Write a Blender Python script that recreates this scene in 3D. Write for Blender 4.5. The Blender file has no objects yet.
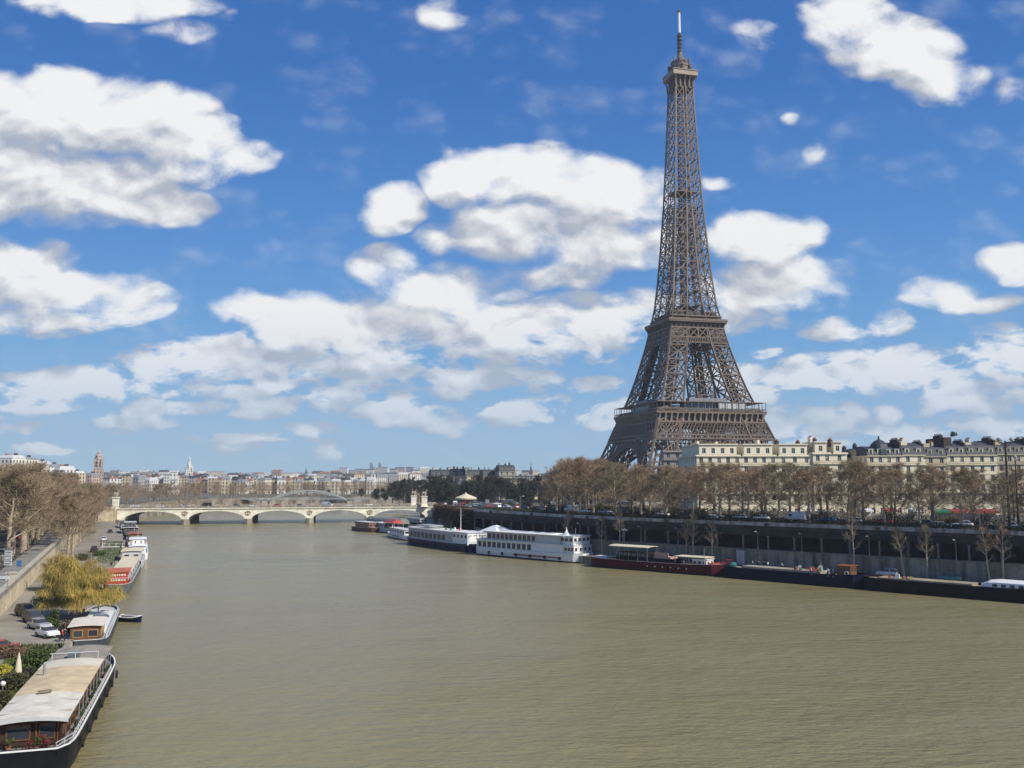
import bpy, math, random
from math import sin, cos, tan, atan, atan2, pi, radians as R, sqrt
from mathutils import Vector, Matrix
sc = bpy.context.scene
col = sc.collection

# ---------------------------------------------------------------- camera
HC = 23.5; PITCH = R(5.84); FPX = 900.0
cd = bpy.data.cameras.new('camera'); cam = bpy.data.objects.new('camera', cd); col.objects.link(cam)
cam.location = (0, 0, HC); cam.rotation_euler = (pi/2 + PITCH, 0, 0)
cd.sensor_width = 36; cd.lens = 36*FPX/1024; cd.clip_start = 0.5; cd.clip_end = 20000
sc.camera = cam
sc.view_settings.view_transform = 'Standard'; sc.view_settings.look = 'None'
sc.view_settings.exposure = 0.18; sc.view_settings.gamma = 1.0
sc.cycles.use_denoising = True
sc.cycles.max_bounces = 5; sc.cycles.diffuse_bounces = 2; sc.cycles.glossy_bounces = 3
sc.cycles.transparent_max_bounces = 6; sc.cycles.volume_bounces = 0
sc.cycles.caustics_reflective = False; sc.cycles.caustics_refractive = False

# ---------------------------------------------------------------- sun and sky
SUN_AZ = R(122); SUN_EL = R(40)          # azimuth clockwise from +Y
sd = Vector((sin(SUN_AZ)*cos(SUN_EL), cos(SUN_AZ)*cos(SUN_EL), sin(SUN_EL)))
sl = bpy.data.lights.new('sun', 'SUN'); so = bpy.data.objects.new('sun', sl); col.objects.link(so)
sl.energy = 5.0; sl.angle = R(0.5); sl.color = (1.0, 0.94, 0.83)
so.rotation_euler = sd.to_track_quat('Z', 'Y').to_euler(); so.location = (0, 0, 600)

w = bpy.data.worlds.new('World'); sc.world = w; w.use_nodes = True
nt = w.node_tree; nt.nodes.clear()
def N(t, tree=None, **k):
    n = (tree or nt).nodes.new(t)
    for a, b in k.items(): setattr(n, a, b)
    return n
sky = N('ShaderNodeTexSky', sky_type='NISHITA', sun_disc=False)
sky.sun_elevation = SUN_EL; sky.sun_rotation = SUN_AZ; sky.altitude = 0
sky.air_density = 1.0; sky.dust_density = 0.1; sky.ozone_density = 1.0
SKY = 0.10
# cumulus clouds: laid out by compass direction, U = x/y and V = z/y of the view direction
def uv_dir(px, py):
    a = (px-512)/FPX; b = (384-py)/FPX
    y = cos(PITCH) - b*sin(PITCH); z = sin(PITCH) + b*cos(PITCH)
    return a/y, z/y
CL = """-20 130 70 55 1.1|60 112 105 46 1.1|135 118 80 44 1.1|190 145 52 38 1|235 160 40 20 .8|20 175 95 50 1.1|95 190 95 42 1.2|165 205 48 24 .9
15 262 62 24 1|55 290 88 26 1.1|120 303 52 20 1|30 322 75 17 1|120 6 95 17 .9|60 0 50 12 .8|238 18 18 12 .55|180 30 40 12 .45|440 12 24 22 .5
390 207 34 27 1|386 268 37 24 1|440 240 24 18 .6|470 175 48 30 1|545 180 75 38 1.1|615 195 60 42 1.1|520 225 70 38 1.1|600 240 70 34 1|560 272 60 16 .7
250 308 38 20 1|300 322 65 30 1.1|360 330 70 36 1.1|445 295 80 30 1.1|430 335 90 34 1.1|520 330 85 34 1.1|580 325 70 34 1.1|630 308 42 22 .9
165 368 48 22 1|225 362 60 28 1|300 366 70 24 1|370 372 55 26 1|60 384 85 16 .9|120 388 44 11 .8|195 390 40 10 .9|25 408 44 12 .8|135 420 44 10 .8|390 412 32 15 1|335 398 40 14 .9
390 412 34 15 1|310 430 30 9 .9|235 440 40 7 .8|450 425 34 11 .9|515 414 40 12 .9|590 384 30 8 .8|550 403 26 8 .8|421 415 37 7 0.70|175 407 42 10 0.88|423 422 26 8 0.75|38 449 32 6 0.91|259 404 44 7 0.72|326 449 21 9 0.98|271 387 30 9 0.89|446 391 28 9 0.94|268 409 37 9 0.82|465 380 53 14 0.90|232 406 40 10 0.73|233 396 38 12 0.85|526 380 39 11 0.77|248 411 40 7 0.86|445 392 27 9 0.80|33 428 31 7 0.78|614 415 34 11 0.75|233 450 23 8 0.97|805 379 48 10 0.77|741 379 44 14 1.00|737 417 30 10 0.95|794 428 32 8 0.89|995 398 46 8 0.79|808 446 35 8 0.91|790 433 27 7 0.90|767 432 38 8 0.77
765 236 56 28 1|790 284 72 28 1.1|725 290 30 20 .8|735 318 34 14 .6|832 328 36 12 .62|888 322 24 12 .6|766 352 17 7 .7|785 322 25 9 .5
845 22 48 32 1|895 48 68 34 1.1|940 78 45 28 1|762 34 30 18 .5|790 118 10 7 .36|815 148 14 16 .30|722 184 22 8 .42|1015 95 22 16 .45
1012 263 34 21 1|948 294 42 17 1|992 300 32 10 .7|850 372 64 20 1|905 366 52 22 1.1|940 378 50 14 .8|1003 355 42 30 1|965 402 58 21 1.1
851 415 16 12 .9|886 412 15 11 .9|757 394 26 15 1|800 424 60 12 .7|900 432 46 9 .8|1000 428 50 10 .7|700 425 44 9 .7"""
CL = [tuple(map(float, s.split())) for ln in CL.split('\n') for s in ln.split('|')]
g = bpy.data.node_groups.new('cloud_field', 'ShaderNodeTree')
g.interface.new_socket('P', in_out='INPUT', socket_type='NodeSocketVector')
g.interface.new_socket('F', in_out='OUTPUT', socket_type='NodeSocketFloat')
gi = N('NodeGroupInput', g); go = N('NodeGroupOutput', g)
acc = None
for (x, y, rx, ry, k) in CL:
    if y > 378: k += .3; rx *= 1.1; ry *= 1.15
    u, v = uv_dir(x, y); ru = rx/FPX*1.30; rv = ry/FPX*1.30
    m = N('ShaderNodeVectorMath', g, operation='MULTIPLY_ADD')
    g.links.new(gi.outputs[0], m.inputs[0]); m.inputs[1].default_value = (1/ru, 1/rv, 0); m.inputs[2].default_value = (-u/ru, -v/rv, 0)
    l = N('ShaderNodeVectorMath', g, operation='DOT_PRODUCT'); g.links.new(m.outputs[0], l.inputs[0]); g.links.new(m.outputs[0], l.inputs[1])
    s = N('ShaderNodeMath', g, operation='MULTIPLY_ADD', use_clamp=True); g.links.new(l.outputs['Value'], s.inputs[0])
    s.inputs[1].default_value = -k; s.inputs[2].default_value = k if k < 1 else 1.0
    if acc is None: acc = s.outputs[0]
    else:
        a = N('ShaderNodeMath', g, operation='SMOOTH_MAX'); g.links.new(acc, a.inputs[0]); g.links.new(s.outputs[0], a.inputs[1]); a.inputs[2].default_value = 0.12
        acc = a.outputs[0]
g.links.new(acc, go.inputs[0])

tc = N('ShaderNodeTexCoord'); sx = N('ShaderNodeSeparateXYZ'); nt.links.new(tc.outputs['Generated'], sx.inputs[0])
def M(op, a, b=None, c=None, clamp=False):
    n = N('ShaderNodeMath', operation=op, use_clamp=clamp)
    for i, v in enumerate((a, b, c)):
        if v is None: continue
        if isinstance(v, (int, float)): n.inputs[i].default_value = v
        else: nt.links.new(v, n.inputs[i])
    return n.outputs[0]
ay = M('MAXIMUM', M('ABSOLUTE', sx.outputs[1]), 0.04)
U = M('DIVIDE', sx.outputs[0], ay); V = M('DIVIDE', sx.outputs[2], ay)
cb = N('ShaderNodeCombineXYZ'); nt.links.new(U, cb.inputs[0]); nt.links.new(V, cb.inputs[1])
def vmath(op, a, b):
    n = N('ShaderNodeVectorMath', operation=op)
    for i, v in enumerate((a, b)):
        if isinstance(v, tuple): n.inputs[i].default_value = v
        else: nt.links.new(v, n.inputs[i])
    return n.outputs[0]
def noise(vec, scale, detail, rough, dist=0.0):
    n = N('ShaderNodeTexNoise'); n.noise_dimensions = '2D'; nt.links.new(vec, n.inputs['Vector'])
    n.inputs['Scale'].default_value = scale; n.inputs['Detail'].default_value = detail
    n.inputs['Roughness'].default_value = rough; n.inputs['Distortion'].default_value = dist
    return n
stretch = vmath('MULTIPLY', cb.outputs[0], (1, 1.5, 1))
warp = noise(stretch, 9, 3, 0.5)
wv = vmath('MULTIPLY', vmath('SUBTRACT', warp.outputs['Color'], (.5, .5, .5)), (.034, .022, 0))
pw = vmath('ADD', cb.outputs[0], wv)
def ramp(v, lo, hi, smooth=True):
    n = N('ShaderNodeMapRange'); n.interpolation_type = 'SMOOTHSTEP' if smooth else 'LINEAR'; n.clamp = True
    nt.links.new(v, n.inputs['Value']); n.inputs['From Min'].default_value = lo; n.inputs['From Max'].default_value = hi
    return n.outputs[0]
def puffs(p):
    """fractal noise with rounded cauliflower cells, 0..1"""
    q = vmath('MULTIPLY', p, (1, 1.45, 1)); n = noise(q, 12, 9, 0.62).outputs['Fac']; out = n
    for s_, k in ((13, .55), (30, .34)):
        v_ = N('ShaderNodeTexVoronoi', feature='SMOOTH_F1', voronoi_dimensions='2D'); v_.inputs['Smoothness'].default_value = .55; v_.inputs['Scale'].default_value = s_
        qq = noise(q, s_*.6, 2, .5); nt.links.new(vmath('ADD', q, vmath('MULTIPLY', qq.outputs['Color'], (.014, .014, 0))), v_.inputs['Vector'])
        out = M('ADD', out, M('MULTIPLY', M('SUBTRACT', .46, v_.outputs['Distance']), k))
    return out
def field(p):
    gn = N('ShaderNodeGroup'); gn.node_tree = g; nt.links.new(p, gn.inputs[0])
    n1 = puffs(p)
    b = M('MULTIPLY', M('SUBTRACT', n1, .5), 1.35)
    n3 = noise(vmath('MULTIPLY', p, (1, 2.3, 1)), 36, 5, .6)
    b = M('ADD', b, M('MULTIPLY', M('MULTIPLY', M('SUBTRACT', n3.outputs['Fac'], .5), 3.0), ramp(M('MULTIPLY', V, -1), -.24, -.06)))
    return M('ADD', gn.outputs[0], b), n1
F0, nz = field(pw)
gb = N('ShaderNodeGroup'); gb.node_tree = g; nt.links.new(pw, gb.inputs[0])
gc = N('ShaderNodeGroup'); gc.node_tree = g; nt.links.new(vmath('ADD', pw, (.016, .050, 0)), gc.inputs[0])
nr = puffs(vmath('ADD', pw, (.004, .011, 0)))
alpha = M('MULTIPLY', M('MULTIPLY', ramp(F0, .08, .85), ramp(gb.outputs[0], .03, .30)), M('ADD', .62, M('MULTIPLY', ramp(V, .03, .2), .38)))
top_ = M('SUBTRACT', gb.outputs[0], gc.outputs[0])        # > 0 on the upper, sunward side of each cloud, < 0 on its base
relief = M('SUBTRACT', nz, nr)
lit = M('ADD', M('ADD', M('MULTIPLY', top_, 1.25), M('MULTIPLY', relief, 2.2)), M('ADD', .50, M('MULTIPLY', ramp(F0, .5, 1.6), -.08)), clamp=True)
cc = N('ShaderNodeMix', data_type='RGBA'); nt.links.new(lit, cc.inputs[0])
cc.inputs[6].default_value = (.40/SKY, .43/SKY, .49/SKY, 1); cc.inputs[7].default_value = (.83/SKY, .83/SKY, .82/SKY, 1)
mx = N('ShaderNodeMix', data_type='RGBA')
elev = ramp(sx.outputs[2], -.01, .03)
nt.links.new(M('MULTIPLY', M('MULTIPLY', alpha, elev), .97), mx.inputs[0])
gr = N('ShaderNodeValToRGB'); nt.links.new(sx.outputs[2], gr.inputs[0])      # clear-air gradient from pale horizon to deep blue
el_ = gr.color_ramp.elements; el_[0].position = 0.0; el_[1].position = .62
el_[0].color = (.40, .50, .64, 1); el_[1].color = (.020, .105, .37, 1)
for p_, c_ in ((.05, (.31, .46, .68)), (.13, (.17, .36, .66)), (.24, (.085, .25, .60)), (.40, (.036, .155, .47))):
    e_ = el_.new(p_); e_.color = (*c_, 1)
sc_g = vmath('MULTIPLY', gr.outputs[0], (.64/SKY, .90/SKY, .94/SKY))
hs = N('ShaderNodeMix', data_type='RGBA'); hs.inputs[0].default_value = .93
nt.links.new(sky.outputs[0], hs.inputs[6]); nt.links.new(sc_g, hs.inputs[7])
nt.links.new(hs.outputs[2], mx.inputs[6]); nt.links.new(cc.outputs[2], mx.inputs[7])
bg = N('ShaderNodeBackground'); bg.inputs[1].default_value = SKY; nt.links.new(mx.outputs[2], bg.inputs[0])
wo = N('ShaderNodeOutputWorld'); nt.links.new(bg.outputs[0], wo.inputs[0])
w.cycles.sampling_method = 'MANUAL'; w.cycles.sample_map_resolution = 512

# ---------------------------------------------------------------- helpers
def PZ(px, py, z):
    """world point of plane z seen at a pixel of the photo (used to read positions off it)"""
    a = (px-512)/FPX; b = (384-py)/FPX
    dy = cos(PITCH) - b*sin(PITCH); dz = sin(PITCH) + b*cos(PITCH)
    t = (z-HC)/dz
    return Vector((a*t, dy*t, z))
def PX(px, Y, z=HC):
    """world x of a column of the photo at distance Y"""
    return (px-512)/FPX*(Y*cos(PITCH)+(z-HC)*sin(PITCH))
def ZY(py, Y):
    return HC + Y*tan(PITCH + atan((384-py)/FPX))
def interp(t, pts):
    if t <= pts[0][0]: return pts[0][1]
    for (a, u), (b, v) in zip(pts, pts[1:]):
        if t <= b: return u + (v-u)*(t-a)/(b-a)
    return pts[-1][1]

def mat(name, c, rough=.8, var=.12, scale=.6, metal=0, bump=0, bscale=None, spec=.3, hue=None, detail=5):
    m = bpy.data.materials.new(name); m.use_nodes = True; t = m.node_tree; b = t.nodes['Principled BSDF']
    b.inputs['Roughness'].default_value = rough; b.inputs['Metallic'].default_value = metal; b.inputs['Specular IOR Level'].default_value = spec
    tcn = t.nodes.new('ShaderNodeTexCoord'); n = t.nodes.new('ShaderNodeTexNoise'); t.links.new(tcn.outputs['Object'], n.inputs['Vector'])
    n.inputs['Scale'].default_value = scale; n.inputs['Detail'].default_value = detail; n.inputs['Roughness'].default_value = .62
    mr = t.nodes.new('ShaderNodeMapRange'); t.links.new(n.outputs['Fac'], mr.inputs[0]); mr.inputs[1].default_value = .3; mr.inputs[2].default_value = .7
    mixn = t.nodes.new('ShaderNodeMix'); mixn.data_type = 'RGBA'; t.links.new(mr.outputs[0], mixn.inputs[0])
    h = hue or (1, 1, 1)
    mixn.inputs[6].default_value = (c[0]*(1-var), c[1]*(1-var), c[2]*(1-var), 1)
    mixn.inputs[7].default_value = (min(1, c[0]*(1+var)*h[0]), min(1, c[1]*(1+var)*h[1]), min(1, c[2]*(1+var)*h[2]), 1)
    t.links.new(mixn.outputs[2], b.inputs['Base Color'])
    if bump:
        n2 = t.nodes.new('ShaderNodeTexNoise'); t.links.new(tcn.outputs['Object'], n2.inputs['Vector']); n2.inputs['Scale'].default_value = bscale or scale*4
        n2.inputs['Detail'].default_value = 4
        bp = t.nodes.new('ShaderNodeBump'); bp.inputs['Distance'].default_value = bump; t.links.new(n2.outputs['Fac'], bp.inputs['Height']); t.links.new(bp.outputs[0], b.inputs['Normal'])
    return m
def tnodes(m): return m.node_tree, m.node_tree.nodes['Principled BSDF']

def tag(o, label=None, cat=None, group=None, kind=None):
    if label: o['label'] = label
    if cat: o['category'] = cat
    if group: o['group'] = group
    if kind: o['kind'] = kind
    return o
def thing(name, label, cat, loc=(0, 0, 0), rz=0, group=None):
    o = bpy.data.objects.new(name, None); col.objects.link(o); o.empty_display_size = .5
    o.location = loc; o.rotation_euler = (0, 0, rz)
    return tag(o, label, cat, group)
KIDS = {}
def dup(root, loc=None, rz=None, label=None, group=None, scale=None, mats=None):
    r = root.copy(); col.objects.link(r)
    if loc is not None: r.location = loc
    if rz is not None: r.rotation_euler = (0, 0, rz)
    if scale is not None: r.scale = scale if isinstance(scale, (tuple, list)) else (scale,)*3
    if label: r['label'] = label
    if group: r['group'] = group
    def rec(src, dst):
        for ch in KIDS.get(src.name, []):
            c = ch.copy(); col.objects.link(c); c.parent = dst
            if mats and c.name.split('.')[0] in mats:
                c.material_slots[0].link = 'OBJECT'; c.material_slots[0].material = mats[c.name.split('.')[0]]
            KIDS.setdefault(dst.name, []).append(c)
            rec(ch, c)
    rec(root, r)
    return r
def place(mesh, name, parent, loc=(0, 0, 0), rz=0, scale=None):
    """one more object that shares a mesh, as a child of parent"""
    o = bpy.data.objects.new(name, mesh); col.objects.link(o); o.parent = parent; o.location = loc; o.rotation_euler = (0, 0, rz)
    if scale: o.scale = scale
    if parent is not None: KIDS.setdefault(parent.name, []).append(o)
    return o

class MB:
    def __init__(s): s.v = []; s.f = []; s.mi = []; s.mats = []
    def _m(s, m):
        if m is None: return 0
        if m not in s.mats: s.mats.append(m)
        return s.mats.index(m)
    def add(s, vs, fs, m=None):
        k = len(s.v); s.v += [tuple(v) for v in vs]; i = s._m(m)
        for f in fs: s.f.append(tuple(k+j for j in f)); s.mi.append(i)
    def quad(s, a, b, c, d, m=None): s.add([a, b, c, d], [(0, 1, 2, 3)], m)
    def box(s, c, d, rz=0, m=None, taper=1):
        x, y, z = d[0]/2, d[1]/2, d[2]/2; C, S = cos(rz), sin(rz); vs = []
        for zz in (-z, z):
            k = taper if zz > 0 else 1
            for (a, b) in ((-x, -y), (x, -y), (x, y), (-x, y)):
                a *= k; b *= k
                vs.append((c[0]+a*C-b*S, c[1]+a*S+b*C, c[2]+zz))
        s.add(vs, [(3, 2, 1, 0), (4, 5, 6, 7), (0, 1, 5, 4), (1, 2, 6, 5), (2, 3, 7, 6), (3, 0, 4, 7)], m)
    def span(s, x0, x1, y0, y1, z0, z1, m=None):
        s.box(((x0+x1)/2, (y0+y1)/2, (z0+z1)/2), (x1-x0, y1-y0, z1-z0), 0, m)
    def bar(s, p, q, w, h=None, m=None):
        p = Vector(p); q = Vector(q); d = q-p
        if d.length < 1e-6: return
        d.normalize(); h = h or w
        up = Vector((0, 0, 1)) if abs(d.z) < .98 else Vector((0, 1, 0))
        a = d.cross(up).normalized(); b = a.cross(d).normalized(); a *= w/2; b *= h/2
        vs = [p-a-b, p+a-b, p+a+b, p-a+b, q-a-b, q+a-b, q+a+b, q-a+b]
        s.add(vs, [(3, 2, 1, 0), (4, 5, 6, 7), (0, 1, 5, 4), (1, 2, 6, 5), (2, 3, 7, 6), (3, 0, 4, 7)], m)
    def tube(s, p, q, r0, r1=None, n=8, m=None, cap=True):
        p = Vector(p); q = Vector(q); d = (q-p)
        if d.length < 1e-6: return
        d.normalize(); r1 = r0 if r1 is None else r1
        up = Vector((0, 0, 1)) if abs(d.z) < .98 else Vector((0, 1, 0))
        a = d.cross(up).normalized(); b = a.cross(d).normalized(); vs = []
        for c, r in ((p, r0), (q, r1)):
            for i in range(n):
                t = 2*pi*i/n; vs.append(c + a*(r*cos(t)) + b*(r*sin(t)))
        fs = [(i, (i+1) % n, n+(i+1) % n, n+i) for i in range(n)]
        if cap: fs += [tuple(range(n-1, -1, -1)), tuple(range(n, 2*n))]
        s.add(vs, fs, m)
    def lathe(s, c, prof, n=12, m=None):
        vs = []; fs = []
        for (r, z) in prof:
            for i in range(n):
                t = 2*pi*i/n; vs.append((c[0]+r*cos(t), c[1]+r*sin(t), c[2]+z))
        for k in range(len(prof)-1):
            for i in range(n): fs.append((k*n+i, k*n+(i+1) % n, (k+1)*n+(i+1) % n, (k+1)*n+i))
        fs.append(tuple(range(n-1, -1, -1))); fs.append(tuple((len(prof)-1)*n+i for i in range(n)))
        s.add(vs, fs, m)
    def loft(s, rings, m=None, closed=True, caps=True):
        n = len(rings[0]); vs = [p for r in rings for p in r]; fs = []
        for k in range(len(rings)-1):
            for i in range(n if closed else n-1):
                fs.append((k*n+i, k*n+(i+1) % n, (k+1)*n+(i+1) % n, (k+1)*n+i))
        if caps: fs += [tuple(range(n-1, -1, -1)), tuple((len(rings)-1)*n+i for i in range(n))]
        s.add(vs, fs, m)
    def prism(s, poly, z0, z1, m=None):
        n = len(poly)
        s.loft([[(x, y, z0) for x, y in poly], [(x, y, z1) for x, y in poly]], m)
    def mesh(s, name, m=None, smooth=False):
        me = bpy.data.meshes.new(name); me.from_pydata(s.v, [], s.f)
        for mm in (s.mats or [m]): me.materials.append(mm)
        if s.mats and len(s.mats) > 1: me.polygons.foreach_set('material_index', s.mi)
        if smooth: me.polygons.foreach_set('use_smooth', [True]*len(s.f))
        me.update(); return me
    def build(s, name, m=None, parent=None, loc=(0, 0, 0), rz=0, smooth=False):
        return place(s.mesh(name, m, smooth), name, parent, loc, rz)
def structure(o): o['kind'] = 'structure'; return o
ORD = 'first second third fourth fifth sixth seventh eighth ninth tenth eleventh twelfth thirteenth fourteenth fifteenth sixteenth seventeenth eighteenth nineteenth twentieth'.split()
def nth(i):
    if i < 20: return ORD[i]
    t = ['twenty', 'thirty', 'forty', 'fifty', 'sixty', 'seventy', 'eighty', 'ninety'][(i+1)//10-2]
    return (t[:-1]+'ieth') if (i+1) % 10 == 0 else t+'-'+ORD[(i+1) % 10-1]

# ---------------------------------------------------------------- materials
STONE = mat('pale_limestone', (.42, .38, .29), .85, .18, .35, bump=.02)
STONE_D = mat('grey_stone', (.19, .18, .165), .9, .3, .25, bump=.03)
STONE_W = mat('weathered_stone', (.27, .24, .20), .9, .25, .2, bump=.02)
ASPH = mat('asphalt', (.07, .07, .068), .9, .2, .15)
PAVE = mat('quay_paving', (.25, .225, .18), .9, .3, .12, bump=.01)
WALK = mat('pavement', (.22, .21, .19), .9, .2, .2)
EARTH = mat('ground', (.11, .10, .075), .95, .3, .02)
WHITE = mat('white_paint', (.74, .75, .74), .4, .05, .8)
WHITE_D = mat('dull_white_paint', (.50, .51, .51), .5, .12, .6)
GREY = mat('grey_paint', (.28, .29, .30), .5, .1, .6)
BLACK = mat('black_paint', (.008, .009, .011), .45, .3, .5, spec=.15)
NAVY = mat('navy_paint', (.006, .010, .030), .5, .3, .4, spec=.12)
HBLUE = mat('dark_blue_hull_paint', (.008, .015, .055), .4, .2, .4, spec=.15)
MAROON = mat('dark_red_paint', (.065, .009, .013), .5, .25, .5, spec=.15)
RED = mat('red_paint', (.38, .05, .035), .4, .1, .6)
ORANGE = mat('rust_red_paint', (.27, .085, .045), .5, .15, .6)
TEAL = mat('teal_paint', (.02, .13, .13), .4, .15, .6)
GREEN = mat('green_paint', (.02, .13, .06), .5, .15, .6)
WOOD = mat('varnished_wood', (.15, .075, .035), .45, .25, 1.5)
WOODP = mat('weathered_wood_deck', (.26, .20, .14), .8, .2, 1)
CREAMR = mat('cream_canvas_roof', (.62, .55, .40), .7, .12, .25)
DECKG = mat('grey_deck', (.20, .20, .19), .7, .2, .5)
GLASS = mat('dark_window_glass', (.04, .045, .055), .12, .2, .3, spec=.6)
GLASS2 = mat('grey_window_glass', (.10, .12, .14), .15, .2, .3, spec=.6)
METAL = mat('galvanised_metal', (.30, .31, .32), .45, .1, 1, metal=.4)
TYRE = mat('rubber', (.02, .02, .02), .85, .1, 1)
SLATE = mat('slate_roof', (.05, .053, .062), .6, .25, .6)
ZINC = mat('zinc_roof', (.20, .215, .235), .5, .15, .4)
BRICKC = mat('dark_party_wall', (.075, .055, .05), .9, .25, .4)
TERRA = mat('terracotta_pot', (.32, .13, .07), .85, .15, 1)
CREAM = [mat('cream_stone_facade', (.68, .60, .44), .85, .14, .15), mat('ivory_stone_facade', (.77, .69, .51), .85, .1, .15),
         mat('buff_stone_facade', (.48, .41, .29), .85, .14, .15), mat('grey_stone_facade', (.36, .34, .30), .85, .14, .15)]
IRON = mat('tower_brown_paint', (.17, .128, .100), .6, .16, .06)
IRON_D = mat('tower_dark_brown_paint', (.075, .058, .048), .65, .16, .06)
SKIN = mat('skin', (.45, .28, .2), .6, .05, 3)
CLOTH = [mat('dark_cloth', (.02, .022, .03), .9, .2, 3), mat('red_cloth', (.35, .03, .03), .9, .2, 3), mat('light_cloth', (.55, .55, .52), .9, .1, 3),
         mat('blue_cloth', (.04, .08, .22), .9, .2, 3), mat('tan_cloth', (.3, .22, .13), .9, .2, 3)]
BARK = mat('plane_tree_bark', (.32, .26, .185), .9, .35, 1.2, hue=(1.1, 1.1, 1.1))
TWIG = [mat('brown_twigs', (.255, .190, .118), .9, .35, .35), mat('reddish_twigs', (.255, .172, .110), .9, .35, .35), mat('greenish_brown_twigs', (.195, .16, .095), .9, .35, .35)]
DARKF = mat('evergreen_foliage', (.035, .045, .025), .8, .4, .4)
DARKT = mat('dark_twigs', (.05, .045, .035), .9, .35, .35)
BUSH = mat('green_leaves', (.055, .085, .022), .7, .45, .7, hue=(1.2, 1.1, 1))
YELL = mat('willow_strands', (.36, .275, .075), .8, .35, .45, hue=(1, .95, .8))
IVYM = mat('dry_ivy', (.085, .062, .035), .9, .45, .3)

# stone with courses, for quay walls
def coursed(name, c, sz=1.0):
    m = mat(name, c, .9, .22, .25); t, b = tnodes(m)
    src = b.inputs['Base Color'].links[0].from_socket
    geo = t.nodes.new('ShaderNodeNewGeometry'); sp = t.nodes.new('ShaderNodeSeparateXYZ'); t.links.new(geo.outputs['Position'], sp.inputs[0])
    ad = t.nodes.new('ShaderNodeMath'); ad.operation = 'SUBTRACT'; t.links.new(sp.outputs[1], ad.inputs[0]); t.links.new(sp.outputs[0], ad.inputs[1])
    cbn = t.nodes.new('ShaderNodeCombineXYZ'); t.links.new(ad.outputs[0], cbn.inputs[0]); t.links.new(sp.outputs[2], cbn.inputs[1])
    br = t.nodes.new('ShaderNodeTexBrick'); t.links.new(cbn.outputs[0], br.inputs['Vector']); br.inputs['Scale'].default_value = 1
    br.inputs['Brick Width'].default_value = 1.3*sz; br.inputs['Row Height'].default_value = .45*sz; br.inputs['Mortar Size'].default_value = .03
    br.inputs['Color1'].default_value = (1.1, 1.08, 1.04, 1); br.inputs['Color2'].default_value = (.82, .83, .84, 1); br.inputs['Mortar'].default_value = (.7, .7, .7, 1)
    mm = t.nodes.new('ShaderNodeMix'); mm.data_type = 'RGBA'; mm.blend_type = 'MULTIPLY'; mm.inputs[0].default_value = .9
    t.links.new(src, mm.inputs[6]); t.links.new(br.outputs[0], mm.inputs[7]); t.links.new(mm.outputs[2], b.inputs['Base Color'])
    return m
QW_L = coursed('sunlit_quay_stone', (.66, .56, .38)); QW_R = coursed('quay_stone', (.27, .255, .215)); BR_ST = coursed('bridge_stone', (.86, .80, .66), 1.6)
# far facades: window grid as surface pattern
def farfac(name, c, ww=3.1, hh=3.3):
    m = mat(name, c, .85, .15, .05); t, b = tnodes(m); src = b.inputs['Base Color'].links[0].from_socket
    tcn = t.nodes.new('ShaderNodeTexCoord'); sp = t.nodes.new('ShaderNodeSeparateXYZ'); t.links.new(tcn.outputs['Object'], sp.inputs[0])
    def mm(op, a, k):
        n = t.nodes.new('ShaderNodeMath'); n.operation = op
        if isinstance(a, tuple): t.links.new(a[0], n.inputs[0]); t.links.new(a[1], n.inputs[1])
        else: t.links.new(a, n.inputs[0])
        if k is not None: n.inputs[1].default_value = k
        return n.outputs[0]
    u = mm('FRACT', mm('DIVIDE', mm('ADD', (sp.outputs[0], sp.outputs[1]), None), ww), None)
    v = mm('FRACT', mm('DIVIDE', sp.outputs[2], hh), None)
    iu = mm('LESS_THAN', mm('ABSOLUTE', mm('SUBTRACT', u, .5), None), .2); iv = mm('LESS_THAN', mm('ABSOLUTE', mm('SUBTRACT', v, .48), None), .29)
    f = mm('MULTIPLY', (iu, iv), None)
    mx_ = t.nodes.new('ShaderNodeMix'); mx_.data_type = 'RGBA'; t.links.new(f, mx_.inputs[0]); t.links.new(src, mx_.inputs[6]); mx_.inputs[7].default_value = (.06, .06, .065, 1)
    t.links.new(mx_.outputs[2], b.inputs['Base Color']); return m
FAR = [farfac('far_cream_facade', (.58, .52, .40)), farfac('far_white_facade', (.70, .68, .62)), farfac('far_buff_facade', (.44, .37, .26)), farfac('far_grey_facade', (.34, .33, .32)), farfac('far_pinkish_facade', (.46, .34, .28))]

# ================================================================ river, banks
def offset(pts, d):
    out = []
    for i, p in enumerate(pts):
        a = Vector(pts[max(0, i-1)]); b = Vector(pts[min(len(pts)-1, i+1)]); t = (b-a).normalized()
        out.append((p[0]+t.y*d, p[1]-t.x*d))
    return out
def xat(pts, Y): return interp(Y, [(p[1], p[0]) for p in pts])
O_R = [(300, -60), (230, 30), (160, 108), (118, 150), (95, 171), (72, 190), (47, 211), (20, 236), (2, 258), (-12, 279), (-25, 302), (-35, 326), (-42, 353), (-46, 390), (-48, 430), (-51, 488)]
E_R = offset(O_R, 6); W_R = offset(O_R, 13.5)
O_L = [(40, -160), (-9, 0), (-35.4, 75.6), (-44.2, 102.3), (-61, 147), (-78, 190), (-103, 257), (-126, 312), (-163, 392), (-196, 461)]
E_L = offset(O_L, -6.0)
W_L = [(-10, -160), (-38, 30), (-60, 95), (-79, 142), (-125, 252), (-152, 312), (-187, 392), (-216, 461)]
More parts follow.
